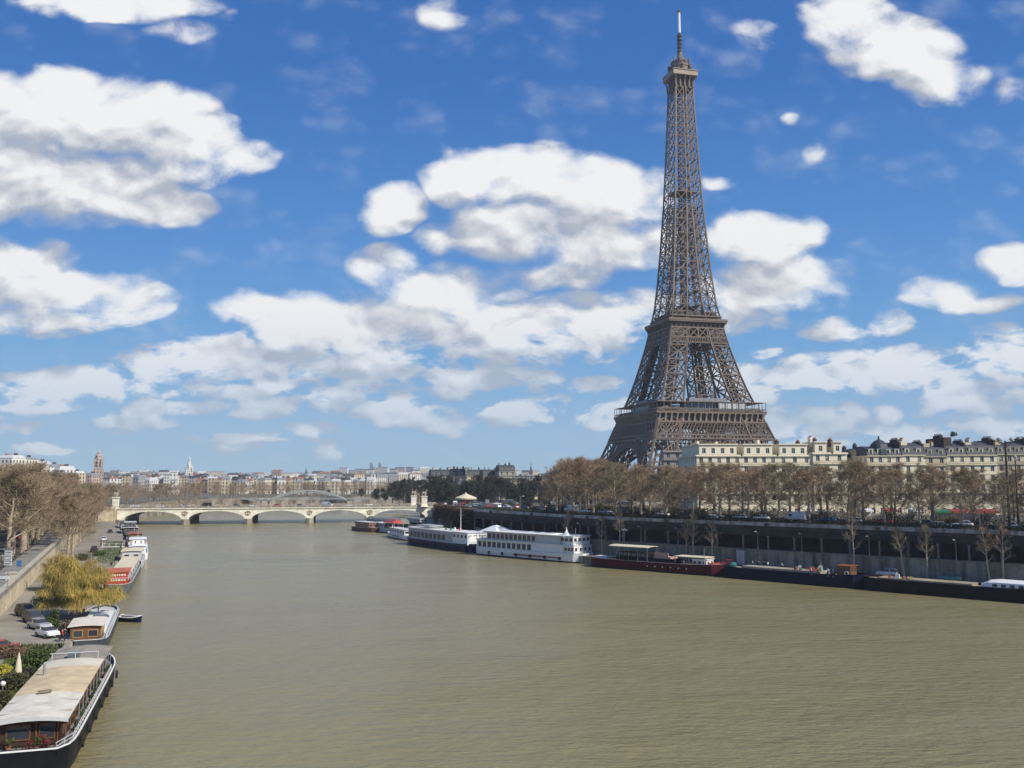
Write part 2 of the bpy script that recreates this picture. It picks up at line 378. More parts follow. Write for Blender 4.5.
# beyond the bridge
BR = [(-51, 488), (-52, 540), (-36, 600), (20, 640), (120, 660), (300, 665)]
BL = [(-196, 461), (-214, 540), (-212, 620), (-170, 700), (-90, 745), (60, 765), (300, 775)]
def zR(Y): return interp(Y, [(150, 12.0), (320, 12.0), (400, 10.0), (462, 8.3), (520, 7.2), (600, 6.4), (1200, 6)])
def zL(Y): return interp(Y, [(60, 4.6), (250, 5.2), (400, 6.6), (437, 7.9), (480, 7.6), (700, 6.4), (1200, 6)])
def sst(t): t = max(0, min(1, t)); return t*t*(3-2*t)
def hill(x, y):
    h = 27*sst((-x-330)/420)*sst((y-260)/420)*(1-sst((y-1500)/900))
    h += 30*sst(1-sqrt((x+600)**2*.55+(y-3900)**2)/1100)
    h += 4*sst((y-1500)/1800)
    return h
def inland(base, x, y, dist): return base + (6.5-base)*sst((dist-110)/110) + hill(x, y)
gm = mat('city_ground', (.12, .11, .085), .95, .3, .02)
mb = MB()
XS = [0, 8, 20, 40, 70, 110, 150, 190, 230, 300, 420, 600, 900, 1400, 2100, 3200, 4600]
YR = sorted(set([p[1] for p in W_R] + [p[1] for p in BR[1:]] + [60, 260, 380, 450, 520]))
WR_all = W_R[:-1] + [(-40, 476)] + BR; WR_all = [(-40.5, 486) if p == (-51, 488) else p for p in W_R[:-1]+[(-51, 488)]] + [(-46, 500)] + BR[1:]
WL_all = W_L[:-1] + [(-216, 461), (-208, 500)] + BL[1:]
def rows(pts, sgn, zf):
    g_ = []
    for (x, y) in pts:
        g_.append([(x+sgn*d, y, inland(zf(y), x+sgn*d, y, d)) for d in XS])
    return g_
def densify(pts, step=30):
    out = []
    for a, b in zip(pts, pts[1:]):
        n = max(1, int((Vector(b)-Vector(a)).length/step))
        out += [tuple(Vector(a).lerp(Vector(b), i/n)) for i in range(n)]
    return out+[pts[-1]]
def grid(mb, g_, flip=False, m=None):
    n = len(g_[0]); vs = [p for r in g_ for p in r]; fs = []
    for i in range(len(g_)-1):
        for j in range(n-1):
            q = (i*n+j, i*n+j+1, (i+1)*n+j+1, (i+1)*n+j); fs.append(q[::-1] if flip else q)
    mb.add(vs, fs, m)
mb = MB(); grid(mb, rows(densify(WR_all), 1, zR)); structure(mb.build('right_bank_ground', gm))
mb = MB(); grid(mb, rows(densify(WL_all), -1, zL), True); structure(mb.build('left_bank_ground', gm))
mb = MB(); g_ = []
YS = [775, 850, 950, 1050, 1180, 1260, 1400, 1700, 2000, 2300, 2600, 2900, 3200, 3500, 3700, 3900, 4100, 4400, 4800]
GX = list(range(-4600, 4601, 200))
for y in YS: g_.append([(x, y, inland(6, x, y, 0)-.05) for x in GX])
grid(mb, g_, False); mb.quad((-60, 1000, 5.9), (200, 1000, 5.9), (200, 1180, 5.9), (-60, 1180, 5.9)) if 0 else None
mb.quad((250, 774, -1), (700, 774, -1), (700, 775, 6.5), (250, 775, 6.5))
structure(mb.build('city_ground', gm))

# water: brown green, rippled
wm = mat('river_surface', (.285, .243, .125), .16, .10, .012, spec=.5); t, b = tnodes(wm)
b.inputs['IOR'].default_value = 1.33
tcn = t.nodes.new('ShaderNodeTexCoord')
def wavelayer(sc_, st, det, dist_, prev=None, rot=.45, strength=1):
    mp = t.nodes.new('ShaderNodeMapping'); t.links.new(tcn.outputs['Object'], mp.inputs[0]); mp.inputs['Scale'].default_value = (sc_, sc_*st, 1); mp.inputs['Rotation'].default_value = (0, 0, rot)
    n = t.nodes.new('ShaderNodeTexNoise'); t.links.new(mp.outputs[0], n.inputs['Vector']); n.inputs['Scale'].default_value = 1; n.inputs['Detail'].default_value = det; n.inputs['Roughness'].default_value = .62
    bp = t.nodes.new('ShaderNodeBump'); bp.inputs['Distance'].default_value = dist_; bp.inputs['Strength'].default_value = strength; t.links.new(n.outputs['Fac'], bp.inputs['Height'])
    if prev: t.links.new(prev.outputs[0], bp.inputs['Normal'])
    return bp
b1 = wavelayer(.05, 2.2, 4, .9, rot=.35); b2 = wavelayer(.42, 2.4, 6, .42, b1, rot=-.12); b2 = wavelayer(1.6, 2.0, 3, .09, b2, rot=.2)
mp = t.nodes.new('ShaderNodeMapping'); t.links.new(tcn.outputs['Object'], mp.inputs[0]); mp.inputs['Scale'].default_value = (.010, .022, 1); mp.inputs['Rotation'].default_value = (0, 0, .5)
nn_ = t.nodes.new('ShaderNodeTexNoise'); t.links.new(mp.outputs[0], nn_.inputs['Vector']); nn_.inputs['Scale'].default_value = 1; nn_.inputs['Detail'].default_value = 6; nn_.inputs['Roughness'].default_value = .6; nn_.inputs['Distortion'].default_value = .6
mr_ = t.nodes.new('ShaderNodeMapRange'); t.links.new(nn_.outputs['Fac'], mr_.inputs[0]); mr_.inputs[1].default_value = .35; mr_.inputs[2].default_value = .65; mr_.inputs[3].default_value = .10; mr_.inputs[4].default_value = .34
t.links.new(mr_.outputs[0], b.inputs['Roughness'])
cm = t.nodes.new('ShaderNodeMix'); cm.data_type = 'RGBA'; t.links.new(nn_.outputs['Fac'], cm.inputs[0]); cm.inputs[6].default_value = (.27, .218, .088, 1); cm.inputs[7].default_value = (.18, .172, .108, 1); t.links.new(cm.outputs[2], b.inputs['Base Color'])
t.links.new(b2.outputs[0], b.inputs['Normal'])
mb = MB(); mb.quad((-700, -200, 0), (700, -200, 0), (700, 800, 0), (-700, 800, 0)); structure(mb.build('river', wm))

def streaks(m, amt=.55):
    t, b_ = tnodes(m); src = b_.inputs['Base Color'].links[0].from_socket; geo = t.nodes.new('ShaderNodeNewGeometry'); mp = t.nodes.new('ShaderNodeMapping'); t.links.new(geo.outputs['Position'], mp.inputs[0]); mp.inputs['Scale'].default_value = (.9, .9, .09)
    n = t.nodes.new('ShaderNodeTexNoise'); t.links.new(mp.outputs[0], n.inputs['Vector']); n.inputs['Scale'].default_value = 1; n.inputs['Detail'].default_value = 5; r_ = t.nodes.new('ShaderNodeMapRange'); t.links.new(n.outputs['Fac'], r_.inputs[0]); r_.inputs[1].default_value = .42; r_.inputs[2].default_value = .66; r_.inputs[4].default_value = amt
    x = t.nodes.new('ShaderNodeMix'); x.data_type = 'RGBA'; x.blend_type = 'MULTIPLY'; t.links.new(r_.outputs[0], x.inputs[0]); t.links.new(src, x.inputs[6]); x.inputs[7].default_value = (.35, .33, .28, 1); t.links.new(x.outputs[2], b_.inputs['Base Color'])
streaks(QW_R, .8); streaks(QW_L, .45); streaks(BR_ST, .15)
def on_right(px, off, z):
    """point at a column of the photo, off metres inland of the right quay wall (negative: on the lower quay)"""
    Ln = densify(offset(W_R, off), .5)[::-1]
    for p in Ln:
        if p[1] < 340 and 512+FPX*p[0]/(p[1]*cos(PITCH)+(z-HC)*sin(PITCH)) > px: return Vector((p[0], p[1], z))
    return Vector((Ln[-1][0], Ln[-1][1], z))
# ports (lower quays) and quay walls
def strip(mb, A, B, zA, zB, m=None, flip=False):
    for i in range(len(A)-1):
        a, b_, c, d = (A[i][0], A[i][1], zA(A[i][1])), (A[i+1][0], A[i+1][1], zA(A[i+1][1])), (B[i+1][0], B[i+1][1], zB(B[i+1][1])), (B[i][0], B[i][1], zB(B[i][1]))
        mb.quad(*((a, b_, c, d)[::-1] if flip else (a, b_, c, d)), m)
def wallstrip(mb, L, z0, z1, th, m=None):
    """upright wall along a line; th = thickness towards the line's right"""
    L2 = offset(L, th); k = lambda z: (z if callable(z) else (lambda y: z)); z0, z1 = k(z0), k(z1)
    rings = [[(a[0], a[1], z0(a[1])), (a[0], a[1], z1(a[1])), (c[0], c[1], z1(a[1])), (c[0], c[1], z0(a[1]))] for a, c in zip(L, L2)]
    mb.loft(rings, m)
c2 = lambda y: 2.0
ER, WRd = densify(E_R, 20), None
def resamp(pts, ys): return [(xat(pts, y), y) for y in ys]
ysR = [p[1] for p in densify(W_R, 12)]
eR = resamp(E_R, ysR); wR = resamp(W_R, ysR)
mb = MB(); strip(mb, eR, wR, c2, c2, flip=True); structure(mb.build('right_lower_quay', PAVE))
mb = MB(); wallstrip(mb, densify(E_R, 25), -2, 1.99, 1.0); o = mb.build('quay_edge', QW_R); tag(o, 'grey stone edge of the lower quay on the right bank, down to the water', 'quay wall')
ysL = [p[1] for p in densify(W_L, 15)]
eL = resamp(E_L, ysL); wL = resamp(W_L, ysL)
mb = MB(); strip(mb, eL, wL, c2, c2); structure(mb.build('left_lower_quay', PAVE))
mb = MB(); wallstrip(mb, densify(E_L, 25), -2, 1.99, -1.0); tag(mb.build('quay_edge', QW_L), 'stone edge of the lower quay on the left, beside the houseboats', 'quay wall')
# left bank high wall: sunlit face, coping, pavement, inner wall with white coping, road
WLd = densify(W_L, 15)
t_ = thing('quay_wall', 'sunlit yellowish stone retaining wall below the left street', 'wall')
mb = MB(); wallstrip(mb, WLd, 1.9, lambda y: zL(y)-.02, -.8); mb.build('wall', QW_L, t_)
mb = MB(); wallstrip(mb, offset(WLd, .08), lambda y: zL(y)-.02, lambda y: zL(y)+.75, -.75); mb.build('parapet', STONE_W, t_)
mb = MB(); wallstrip(mb, offset(WLd, .2), lambda y: zL(y)+.75, lambda y: zL(y)+.95, -1.0); mb.build('coping', STONE, t_)
mb = MB(); up = lambda d: (lambda y: zL(y)+d)
strip(mb, offset(WLd, -1), offset(WLd, -5.2), up(.14), up(.14)); structure(mb.build('left_pavement', WALK))
mb = MB(); strip(mb, offset(WLd, -7.8), offset(WLd, -19), up(.03), up(.03)); structure(mb.build('left_road', ASPH))
mb = MB(); strip(mb, offset(WLd, -19), offset(WLd, -21), up(.14), up(.14)); structure(mb.build('left_far_pavement', WALK))
near = [p for p in WLd if p[1] < 215]
t_ = thing('ramp_wall', 'low stone wall with pale coping along the sunken ramp in the left street', 'wall')
mb = MB(); wallstrip(mb, offset(near, -7.6), up(0), up(1.0), -.4); mb.build('wall', STONE_W, t_)
mb = MB(); wallstrip(mb, offset(near, -7.5), up(1.0), up(1.16), -.6); mb.build('coping', STONE, t_)
e_ = offset(near, -6.5)[-1]
mb = MB(); mb.box((0, 0, .7), (1.6, 1.6, 1.4)); mb.box((0, 0, 1.5), (1.9, 1.9, .2)); tag(mb.build('stone_pier', STONE, None, (PZ(11, 580, 5)[0], PZ(11, 580, 5)[1], 4.8), .4), 'square pale stone block at the start of the ramp wall on the far left', 'stone block')
t_ = thing('ramp_railing', 'dark railing between the left pavement and the ramp', 'railing')
e_ = densify(offset(near, -5.4), 2.5); mb = MB()
for a_, b_ in zip(e_, e_[1:]):
    for hgt in (.5, 1.05): mb.bar((a_[0], a_[1], zL(a_[1])+hgt), (b_[0], b_[1], zL(b_[1])+hgt), .06)
mb.build('rail', BLACK, t_)
mb = MB()
for a_ in e_: mb.bar((a_[0], a_[1], zL(a_[1])), (a_[0], a_[1], zL(a_[1])+1.1), .07)
o = mb.build('baluster', BLACK, t_); o['kind'] = 'stuff'
# right bank: wall, dark railway gallery, deck edge, hedge
WRd = densify([p for p in W_R if p[1] < 330], 12)
t_ = thing('retaining_wall', 'weathered grey stone wall behind the lower quay under the railway gallery', 'wall')
wtop = lambda y: interp(y, [(150, 5.8), (300, 5.8), (330, 7.0)])
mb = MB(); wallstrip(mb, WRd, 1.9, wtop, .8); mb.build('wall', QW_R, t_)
mb = MB(); wallstrip(mb, offset(WRd, -.12), wtop, lambda y: wtop(y)+.25, 1.0); mb.build('coping', STONE_D, t_)
t_ = thing('railway_gallery', 'long dark open railway gallery with concrete posts beneath the right quay road', 'gallery')
G1 = [p for p in W_R if p[1] < 330]; G1 = densify(G1, 6)
DKM = mat('dark_gallery_wall', (.05, .05, .055), .9, .5, .15); CONC = mat('concrete', (.34, .34, .33), .85, .25, .3)  # near-black tone for the gallery's back wall, track bed and deck; grey concrete
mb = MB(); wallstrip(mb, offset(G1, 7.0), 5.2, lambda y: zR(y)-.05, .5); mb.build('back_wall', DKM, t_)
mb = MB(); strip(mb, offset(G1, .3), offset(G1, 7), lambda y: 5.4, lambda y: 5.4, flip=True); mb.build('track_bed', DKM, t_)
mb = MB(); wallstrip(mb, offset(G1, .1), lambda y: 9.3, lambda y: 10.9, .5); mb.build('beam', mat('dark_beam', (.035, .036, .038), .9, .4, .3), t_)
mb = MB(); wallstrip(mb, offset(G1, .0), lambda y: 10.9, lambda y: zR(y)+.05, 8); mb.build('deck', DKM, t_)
mb = MB(); wallstrip(mb, offset(G1, -.25), lambda y: 11.65, lambda y: zR(y)+.5, .4); streaks(CONC, .8); mb.build('edge_band', CONC, t_)
pm = MB(); pm.box((0, 0, 1.85), (.38, .38, 3.7)); pm.box((0, 0, 3.55), (.6, .5, .3)); pm = pm.mesh('post', mat('grimy_concrete', (.15, .155, .16), .85, .25, .3))
vis = [p for p in G1 if p[1] > 150]
for i, p in enumerate(vis):
    nx = vis[min(i+1, len(vis)-1)]; pv = vis[max(i-1, 0)]; ang = atan2(nx[1]-pv[1], nx[0]-pv[0])
    q = offset([pv, p, nx], .35)[1]
    place(pm, 'post', t_, (q[0], q[1], 5.6), ang)
bm_ = MB(); bm_.box((0, 0, 0), (1.1, .3, .8)); bm_ = bm_.mesh('pier_block', BRICKC)
for i, p in enumerate(vis[::4]):
    q = offset([p, (p[0]-1, p[1]+1)], -.36)[0]; place(bm_, 'bracket', t_, (q[0], q[1], 11.95), atan2(-1, 1))
# road on top, parapet, hedge
mb = MB(); Wall_ = densify(W_R, 15)
upR = lambda d: (lambda y: zR(y)+d)
strip(mb, offset(Wall_, 1), offset(Wall_, 5), upR(.16), upR(.16), flip=True); structure(mb.build('right_pavement', WALK))
mb = MB(); strip(mb, offset(Wall_, 5), offset(Wall_, 19), upR(.06), upR(.06), flip=True); structure(mb.build('right_road', ASPH))
lm_ = MB()
for k in range(3, len(Wall_)-1):
    a_, b_ = offset(Wall_, 12)[k], offset(Wall_, 12)[k+1]; a_ = Vector(a_); b_ = Vector(b_)
    for s_ in range(3):
        p_ = a_.lerp(b_, (s_+.2)/3); q_ = a_.lerp(b_, (s_+.55)/3); n_ = (b_-a_).normalized().orthogonal()*.08
        lm_.quad((p_.x-n_.x, p_.y-n_.y, zR(p_.y)+.066), (q_.x-n_.x, q_.y-n_.y, zR(q_.y)+.066), (q_.x+n_.x, q_.y+n_.y, zR(q_.y)+.066), (p_.x+n_.x, p_.y+n_.y, zR(p_.y)+.066))
structure(lm_.build('road_marking', WHITE_D))
# ivy-covered high wall from the gallery to the bridge
IV = densify([p for p in W_R if p[1] > 324] , 8)
t_ = thing('ivy_wall', 'high dark quay wall hung with brown ivy, running to the bridge', 'wall')
mb = MB(); wallstrip(mb, IV, 1.9, upR(0), .9); mb.build('wall', STONE_D, t_)
mb = MB(); wallstrip(mb, offset(IV, -.1), upR(0), upR(.85), .6); mb.build('parapet', STONE_W, t_)
rnd = random.Random(5)
mb = MB()
Lp = densify([p for p in W_R if p[1] > 296], 1.0)
for i in range(26000):
    a_ = Lp[rnd.randrange(len(Lp)-1)]; y = a_[1]; top = zR(y)+1.15; f = rnd.random()**1.5
    if y < 330 and rnd.random() > (y-296)/34: continue
    z = top - f*(6.6+1.2*sin(y*.21)+1.1*sin(y*.57)) ; o_ = -.15-rnd.random()*.5
    c_ = Vector((a_[0]+o_*.72+rnd.uniform(-.7, .7), y+o_*.65+rnd.uniform(-.7, .7), z)); d = Vector((rnd.uniform(-1, 1), rnd.uniform(-1, 1), rnd.uniform(-1.6, .4))).normalized()*rnd.uniform(.3, .7)
    e = d.cross(Vector((rnd.uniform(-1, 1), rnd.uniform(-1, 1), rnd.uniform(-1, 1)))).normalized()*rnd.uniform(.05, .16)
    mb.add([c_-e, c_+e, c_+d], [(0, 1, 2)])
tag(mb.build('ivy', IVYM), 'mass of brown dry ivy spilling over the quay wall near the bridge', 'ivy', kind='stuff')
# dark clipped hedge along the road above the gallery
mb = MB(); HG = densify([p for p in W_R if 130 < p[1] < 330], 1.2); HGo = offset(HG, 1.5)
for i in range(30000):
    a_ = HGo[rnd.randrange(len(HGo)-1)]; c_ = Vector((a_[0]+rnd.uniform(-1.2, 1.2), a_[1]+rnd.uniform(-1.2, 1.2), zR(a_[1])+.2+rnd.random()*1.15))
    d = Vector((rnd.uniform(-1, 1), rnd.uniform(-1, 1), rnd.uniform(-1, 1))).normalized()*.3; e = d.orthogonal().normalized()*.12
    mb.add([c_-e, c_+e, c_+d], [(0, 1, 2)])
tag(mb.build('hedge', DARKF), 'long dark clipped hedge along the road above the railway gallery', 'hedge')

# embankment walls past the bridge
mb = MB(); wallstrip(mb, densify([(-51, 520)]+BR[1:], 30), -1, upR(.8), .8); tag(mb.build('embankment_wall', STONE_W), 'pale embankment wall upstream of the bridge on the right bank', 'wall')
mb = MB(); wallstrip(mb, densify([(-202, 492)]+BL[1:], 30), -1, up(.8), -.8); tag(mb.build('embankment_wall', STONE_W), 'sunlit embankment wall upstream of the bridge on the left', 'wall')

# ================================================================ stone bridge of five arches
BA = Vector((-190, 437, 0)); BB = Vector((-41, 464, 0)); BLEN = (BB-BA).length; BANG = atan2(BB.y-BA.y, BB.x-BA.x)
br = thing('stone_bridge', 'pale stone road bridge with five low arches across the river', 'bridge', BA, BANG)
NA = 5; PW = 3.0; SP = (BLEN-PW*(NA+1))/NA; WD = 32.0; ZT = 7.5; ZS = 2.1; ZC = 6.5
def zb(x):
    k = x - PW*.5
    i = int(k//(SP+PW)); r = k-i*(SP+PW)-PW*.5
    if i < 0 or i >= NA or r < 0 or r > SP: return None
    u = (r/SP-.5)*2
    return ZS + (ZC-ZS)*sqrt(max(0, 1-u*u*.985))
mb = MB(); xs = [BLEN*i/260 for i in range(261)]
zz = [zb(x) if zb(x) is not None else ZS-.6 for x in xs]
for (x0, a_), (x1, b_) in zip(zip(xs, zz), zip(xs[1:], zz[1:])):
    mb.quad((x0, 0, a_), (x1, 0, b_), (x1, 0, ZT), (x0, 0, ZT)); mb.quad((x0, WD, ZT), (x1, WD, ZT), (x1, WD, b_), (x0, WD, a_)); mb.quad((x0, WD, a_), (x1, WD, b_), (x1, 0, b_), (x0, 0, a_))
mb.build('arches', BR_ST, br)
mb = MB(); mb.span(-6, BLEN+6, -.1, WD+.1, ZT, ZT+.35); mb.build('deck', STONE_W, br)
mb = MB(); mb.span(-6, BLEN+6, -.45, .3, ZT+.05, ZT+.42); mb.span(-6, BLEN+6, WD-.3, WD+.45, ZT+.05, ZT+.42)
mb.build('cornice', BR_ST, br)
for y0 in (-.2, WD-.15):
    mb = MB(); mb.span(-6, BLEN+6, y0, y0+.35, ZT+.42, ZT+.6); mb.span(-6, BLEN+6, y0, y0+.35, ZT+1.25, ZT+1.42)
    k = -6
    while k < BLEN+6: mb.span(k, k+.22, y0+.06, y0+.29, ZT+.6, ZT+1.25); k += .5
    k = -6
    while k < BLEN+6.5: mb.span(k, k+.9, y0-.04, y0+.39, ZT+.42, ZT+1.5); k += (SP+PW)/5
    mb.build('parapet', mat('brownish_parapet', (.36, .31, .24), .85, .2, .5), br)
for i in range(NA+1):
    x = PW*.5+i*(SP+PW)
    mb = MB(); pts = [(x-PW*.62, 0), (x-PW*.5, -1.5), (x, -2.3), (x+PW*.5, -1.5), (x+PW*.62, 0), (x+PW*.62, WD), (x, WD+2.3), (x-PW*.62, WD)]
    mb.prism(pts, -1, ZS+.2); mb.prism([(a, b*1.0) for a, b in pts], ZS+.2, ZS+.55); mb.build('pier', STONE_W, br)
    if 0 < i < NA:
        mb = MB(); mb.lathe((x, -.12, 0), [(0.01, 0), (1.0, 0)], 4) if 0 else None
        for k in range(10):      # carved wreath on the spandrel
            a1 = 2*pi*k/10; a2 = 2*pi*(k+1)/10
            mb.bar((x+1.1*cos(a1), -.1, 5.4+1.1*sin(a1)), (x+1.1*cos(a2), -.1, 5.4+1.1*sin(a2)), .35, .25)
        mb.bar((x, -.1, 4.6), (x, -.1, 6.2), .7, .3); mb.bar((x-1.6, -.08, 5.9), (x+1.6, -.08, 5.9), .3, .2)
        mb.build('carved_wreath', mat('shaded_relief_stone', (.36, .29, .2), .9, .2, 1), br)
mb = MB(); mb.span(-6, BLEN+6, 4, WD-4, ZT+.354, ZT+.40); mb.build('roadway', ASPH, br)
# abutments of the bridge
for (x0, x1, lab) in ((-8, -.3, 'left'), (BLEN+.3, BLEN+14, 'right')):
    mb = MB(); mb.span(x0, x1, -2.2, WD+2, -1, ZT+.05); mb.span(x0, x1, -2.5, -1.9, ZT+.05, ZT+1.1)
    mb.build('abutment', QW_L if lab == 'left' else STONE_D, br)
def bridge_pt(u, v, z=ZT+.4): return BA + Vector((cos(BANG)*u-sin(BANG)*v, sin(BANG)*u+cos(BANG)*v, z))
# statues: warrior beside a horse on a tall pedestal
def statue(label, loc, rz):
    t = thing('equestrian_statue', label, 'statue', loc, rz, 'statues on pedestals at the bridge ends')
    mb = MB(); mb.box((0, 0, .4), (3.6, 3.0, .8)); mb.box((0, 0, 2.9), (2.7, 2.1, 4.4)); mb.box((0, 0, 5.25), (3.2, 2.6, .5)); mb.build('pedestal', BR_ST, t)
    mb = MB()      # horse
    mb.loft([[(x, r*.8*cos(a), z+r*sin(a)) for a in [2*pi*k/8 for k in range(8)]] for x, z, r in ((-1.1, 7.1, .2), (-.9, 7.2, .48), (-.3, 7.1, .5), (.4, 7.15, .52), (.75, 7.5, .42), (1.0, 8.1, .28), (1.15, 8.5, .24), (1.5, 8.35, .16), (1.7, 8.2, .1))])
    for (x, y) in ((-.85, .25), (-.8, -.25), (.55, .25)): mb.tube((x, y, 7.0), (x-.08, y, 6.3), .2, .12, 6); mb.tube((x-.08, y, 6.3), (x+.02, y, 5.5), .12, .1, 6)
    mb.tube((.6, -.25, 7.0), (1.2, -.28, 6.8), .18, .11, 6); mb.tube((1.2, -.28, 6.8), (1.15, -.28, 6.1), .1, .09, 6)
    mb.tube((-1.1, 0, 7.2), (-1.45, 0, 6.2), .14, .05, 6); mb.build('horse', STONE, t)
    mb = MB()      # man
    y = -.8
    mb.tube((.3, y, 5.5), (.3, y, 6.4), .13, .17, 6); mb.tube((.65, y, 5.5), (.6, y, 6.4), .13, .17, 6)
    mb.loft([[(.45+r*cos(a), y+r*.7*sin(a), z) for a in [2*pi*k/8 for k in range(8)]] for z, r in ((6.3, .3), (6.7, .25), (7.15, .36), (7.3, .2), (7.42, .1))])
    mb.lathe((.45, y, 7.38), [(.08, 0), (.17, .12), (.18, .25), (.08, .4)], 8); mb.tube((.75, y, 7.2), (1.15, y+.3, 7.6), .1, .08, 6); mb.tube((.15, y, 7.2), (.0, y-.1, 6.5), .1, .08, 6)
    mb.build('warrior', STONE, t)
statue('left of the two pedestal statues at the right end of the bridge', (PX(414, 474), 474, 7.9), BANG)
statue('right of the two pedestal statues at the right end of the bridge', (PX(424.5, 462), 462, 7.9), BANG)
statue('pale stone statue on a pedestal at the left end of the bridge', bridge_pt(-1.0, 1.0), BANG)

# ================================================================ lattice tower
TX, TY, TZ = 109.0, 560.0, 5.6; TH = R(14)
tw = thing('iron_lattice_tower', 'very tall brown wrought iron lattice tower on four curved legs', 'tower', (TX, TY, TZ), TH)
A_ = [(0, 58.5), (15, 51), (31, 43.8), (45, 38.2), (52, 35.8), (57.6, 34.0), (64, 31.6), (80, 26.4), (96, 21.9), (106, 19.6), (114, 18.0), (123, 16.1), (140, 14.2), (160, 12.5), (188, 10.5), (215, 8.8), (240, 7.5), (262, 6.4), (276, 6.0)]
B_ = [(0, 37), (15, 33.2), (31, 28.5), (45, 22.6), (57.6, 18.4), (64, 16.8), (80, 12.6), (96, 9.0), (114, 6.8), (123, 5.6), (140, 4.4), (160, 3.2), (188, 1.8), (215, 1.2), (240, 1.0), (276, .9)]
AS_ = [(0, .935), (57.6, .935), (64, .905), (130, .90), (188, .89), (276, .95)]
fa = lambda h: interp(h, A_)*interp(h, AS_); fb = lambda h: interp(h, B_)*interp(h, AS_)
def panel(mb, p00, p10, p01, p11, w, m=None, rail=True):
    mb.bar(p00, p11, w, m=m); mb.bar(p10, p01, w, m=m)
    if rail: mb.bar(p01, p11, w*1.1, m=m)
def legmesh(sx, sy, hs, cw, bw, sub=True):
    mb = MB(); P = lambda i, h: Vector([(sx*fa(h), sy*fa(h), h), (sx*fb(h), sy*fa(h), h), (sx*fb(h), sy*fb(h), h), (sx*fa(h), sy*fb(h), h)][i])
    for h0, h1 in zip(hs, hs[1:]):
        for i in range(4):
            k = 1.0
            mb.bar(P(i, h0), P(i, h1), cw*k)
            j = (i+1) % 4; a, b_, c, d = P(i, h0), P(j, h0), P(i, h1), P(j, h1)
            panel(mb, a, b_, c, d, bw)
            if sub and i in (0, 3):   # secondary bracing: half-height rail and mid-post
                mb.bar((a+c)/2, (b_+d)/2, bw*.6); mb.bar((a+b_)/2, (c+d)/2, bw*.55)
                for (p, q, r_, s_) in ((a, b_, (a+c)/2, (b_+d)/2), ((a+c)/2, (b_+d)/2, c, d)):
                    m1, m2 = (p+q)/2, (r_+s_)/2
                    mb.bar(p, m2, bw*.45); mb.bar(q, m2, bw*.45); mb.bar(m1, r_, bw*.45); mb.bar(m1, s_, bw*.45)
    return mb
for sx in (-1, 1):
    for sy in (-1, 1):
        mb = legmesh(sx, sy, [0, 13, 26, 39, 49.5, 57.6], 1.25, .7, False)
        mb.build('lower_leg', IRON, tw)
        mb = MB(); mb.box((sx*48, sy*48, 1.5), (27, 27, 5), 0, None, .93); mb.build('masonry_footing', STONE_W, tw)
        mb = legmesh(sx, sy, [61.5, 70, 79, 88, 97, 105, 111], 1.05, .6); mb.build('middle_leg', IRON, tw)
        hs = [114]; 
        while hs[-1] < 186: hs.append(hs[-1]+9.2)
        hs[-1] = 188
        mb = legmesh(sx, sy, hs, .85, .42, False)
        for h0, h1 in zip(hs, hs[1:]):      # extra half panels
            hm = (h0+h1)/2
            for (u0, v0, u1, v1) in ((fa, fa, fb, fa), (fa, fa, fa, fb)):
                mb.bar((sx*u0(hm), sy*v0(hm), hm), (sx*u1(hm), sy*v1(hm), hm), .3)
        mb.build('upper_leg', IRON, tw)
# face between the legs, and the shaft above them
mb = MB(); hs = [188]
while hs[-1] < 262: hs.append(hs[-1]+max(5.0, 8.2-(hs[-1]-188)*.035))
hs[-1] = 266
for h0, h1 in zip(hs, hs[1:]):
    for r in range(4):
        ca, sa = cos(r*pi/2), sin(r*pi/2); Q = lambda u, v, h: Vector((u*ca-v*sa, u*sa+v*ca, h))
        a0, a1, b0, b1 = fa(h0), fa(h1), fb(h0), fb(h1)
        mb.bar(Q(-a0, -a0, h0), Q(-a1, -a1, h1), .8)
        for s in (-1, 1):
            mb.bar(Q(s*b0, -a0, h0), Q(s*b1, -a1, h1), .5)
            panel(mb, Q(s*b0, -a0, h0), Q(s*a0, -a0, h0), Q(s*b1, -a1, h1), Q(s*a1, -a1, h1), .36)
        mb.bar(Q(-a1, -a1, h1), Q(a1, -a1, h1), .45)
mb.build('shaft', IRON, tw)
mb = MB()
hs = [114+9.2*i for i in range(9)]
for h0, h1 in zip(hs, hs[1:]):
    mb = MB()
    for r in range(4):
        ca, sa = cos(r*pi/2), sin(r*pi/2); Q = lambda u, v, h: Vector((u*ca-v*sa, u*sa+v*ca, h))
        mb.bar(Q(-fb(h1), -fa(h1), h1), Q(fb(h1), -fa(h1), h1), .5); mb.bar(Q(-fb(h1), -fb(h1), h1), Q(fb(h1), -fb(h1), h1), .4)
        mb.bar(Q(-fb(h0), -fa(h0), h0), Q(fb(h1), -fa(h1), h1), .28); mb.bar(Q(fb(h0), -fa(h0), h0), Q(-fb(h1), -fa(h1), h1), .28)
    mb.build('cross_tie', IRON, tw)
mb = MB()       # lift tower and stairs inside the shaft
for x, y in ((-1.6, -1.6), (1.6, -1.6), (1.6, 1.6), (-1.6, 1.6)): mb.bar((x, y, 114), (x, y, 270), .45)
h = 116
while h < 268:
    for r in range(4):
        ca, sa = cos(r*pi/2), sin(r*pi/2); Q = lambda u, v, hh: Vector((u*ca-v*sa, u*sa+v*ca, hh)); mb.bar(Q(-1.6, -1.6, h), Q(1.6, -1.6, h+4), .22); mb.bar(Q(-1.6, -1.6, h), Q(1.6, -1.6, h), .25)
    h += 4
mb.build('lift_shaft', IRON_D, tw)
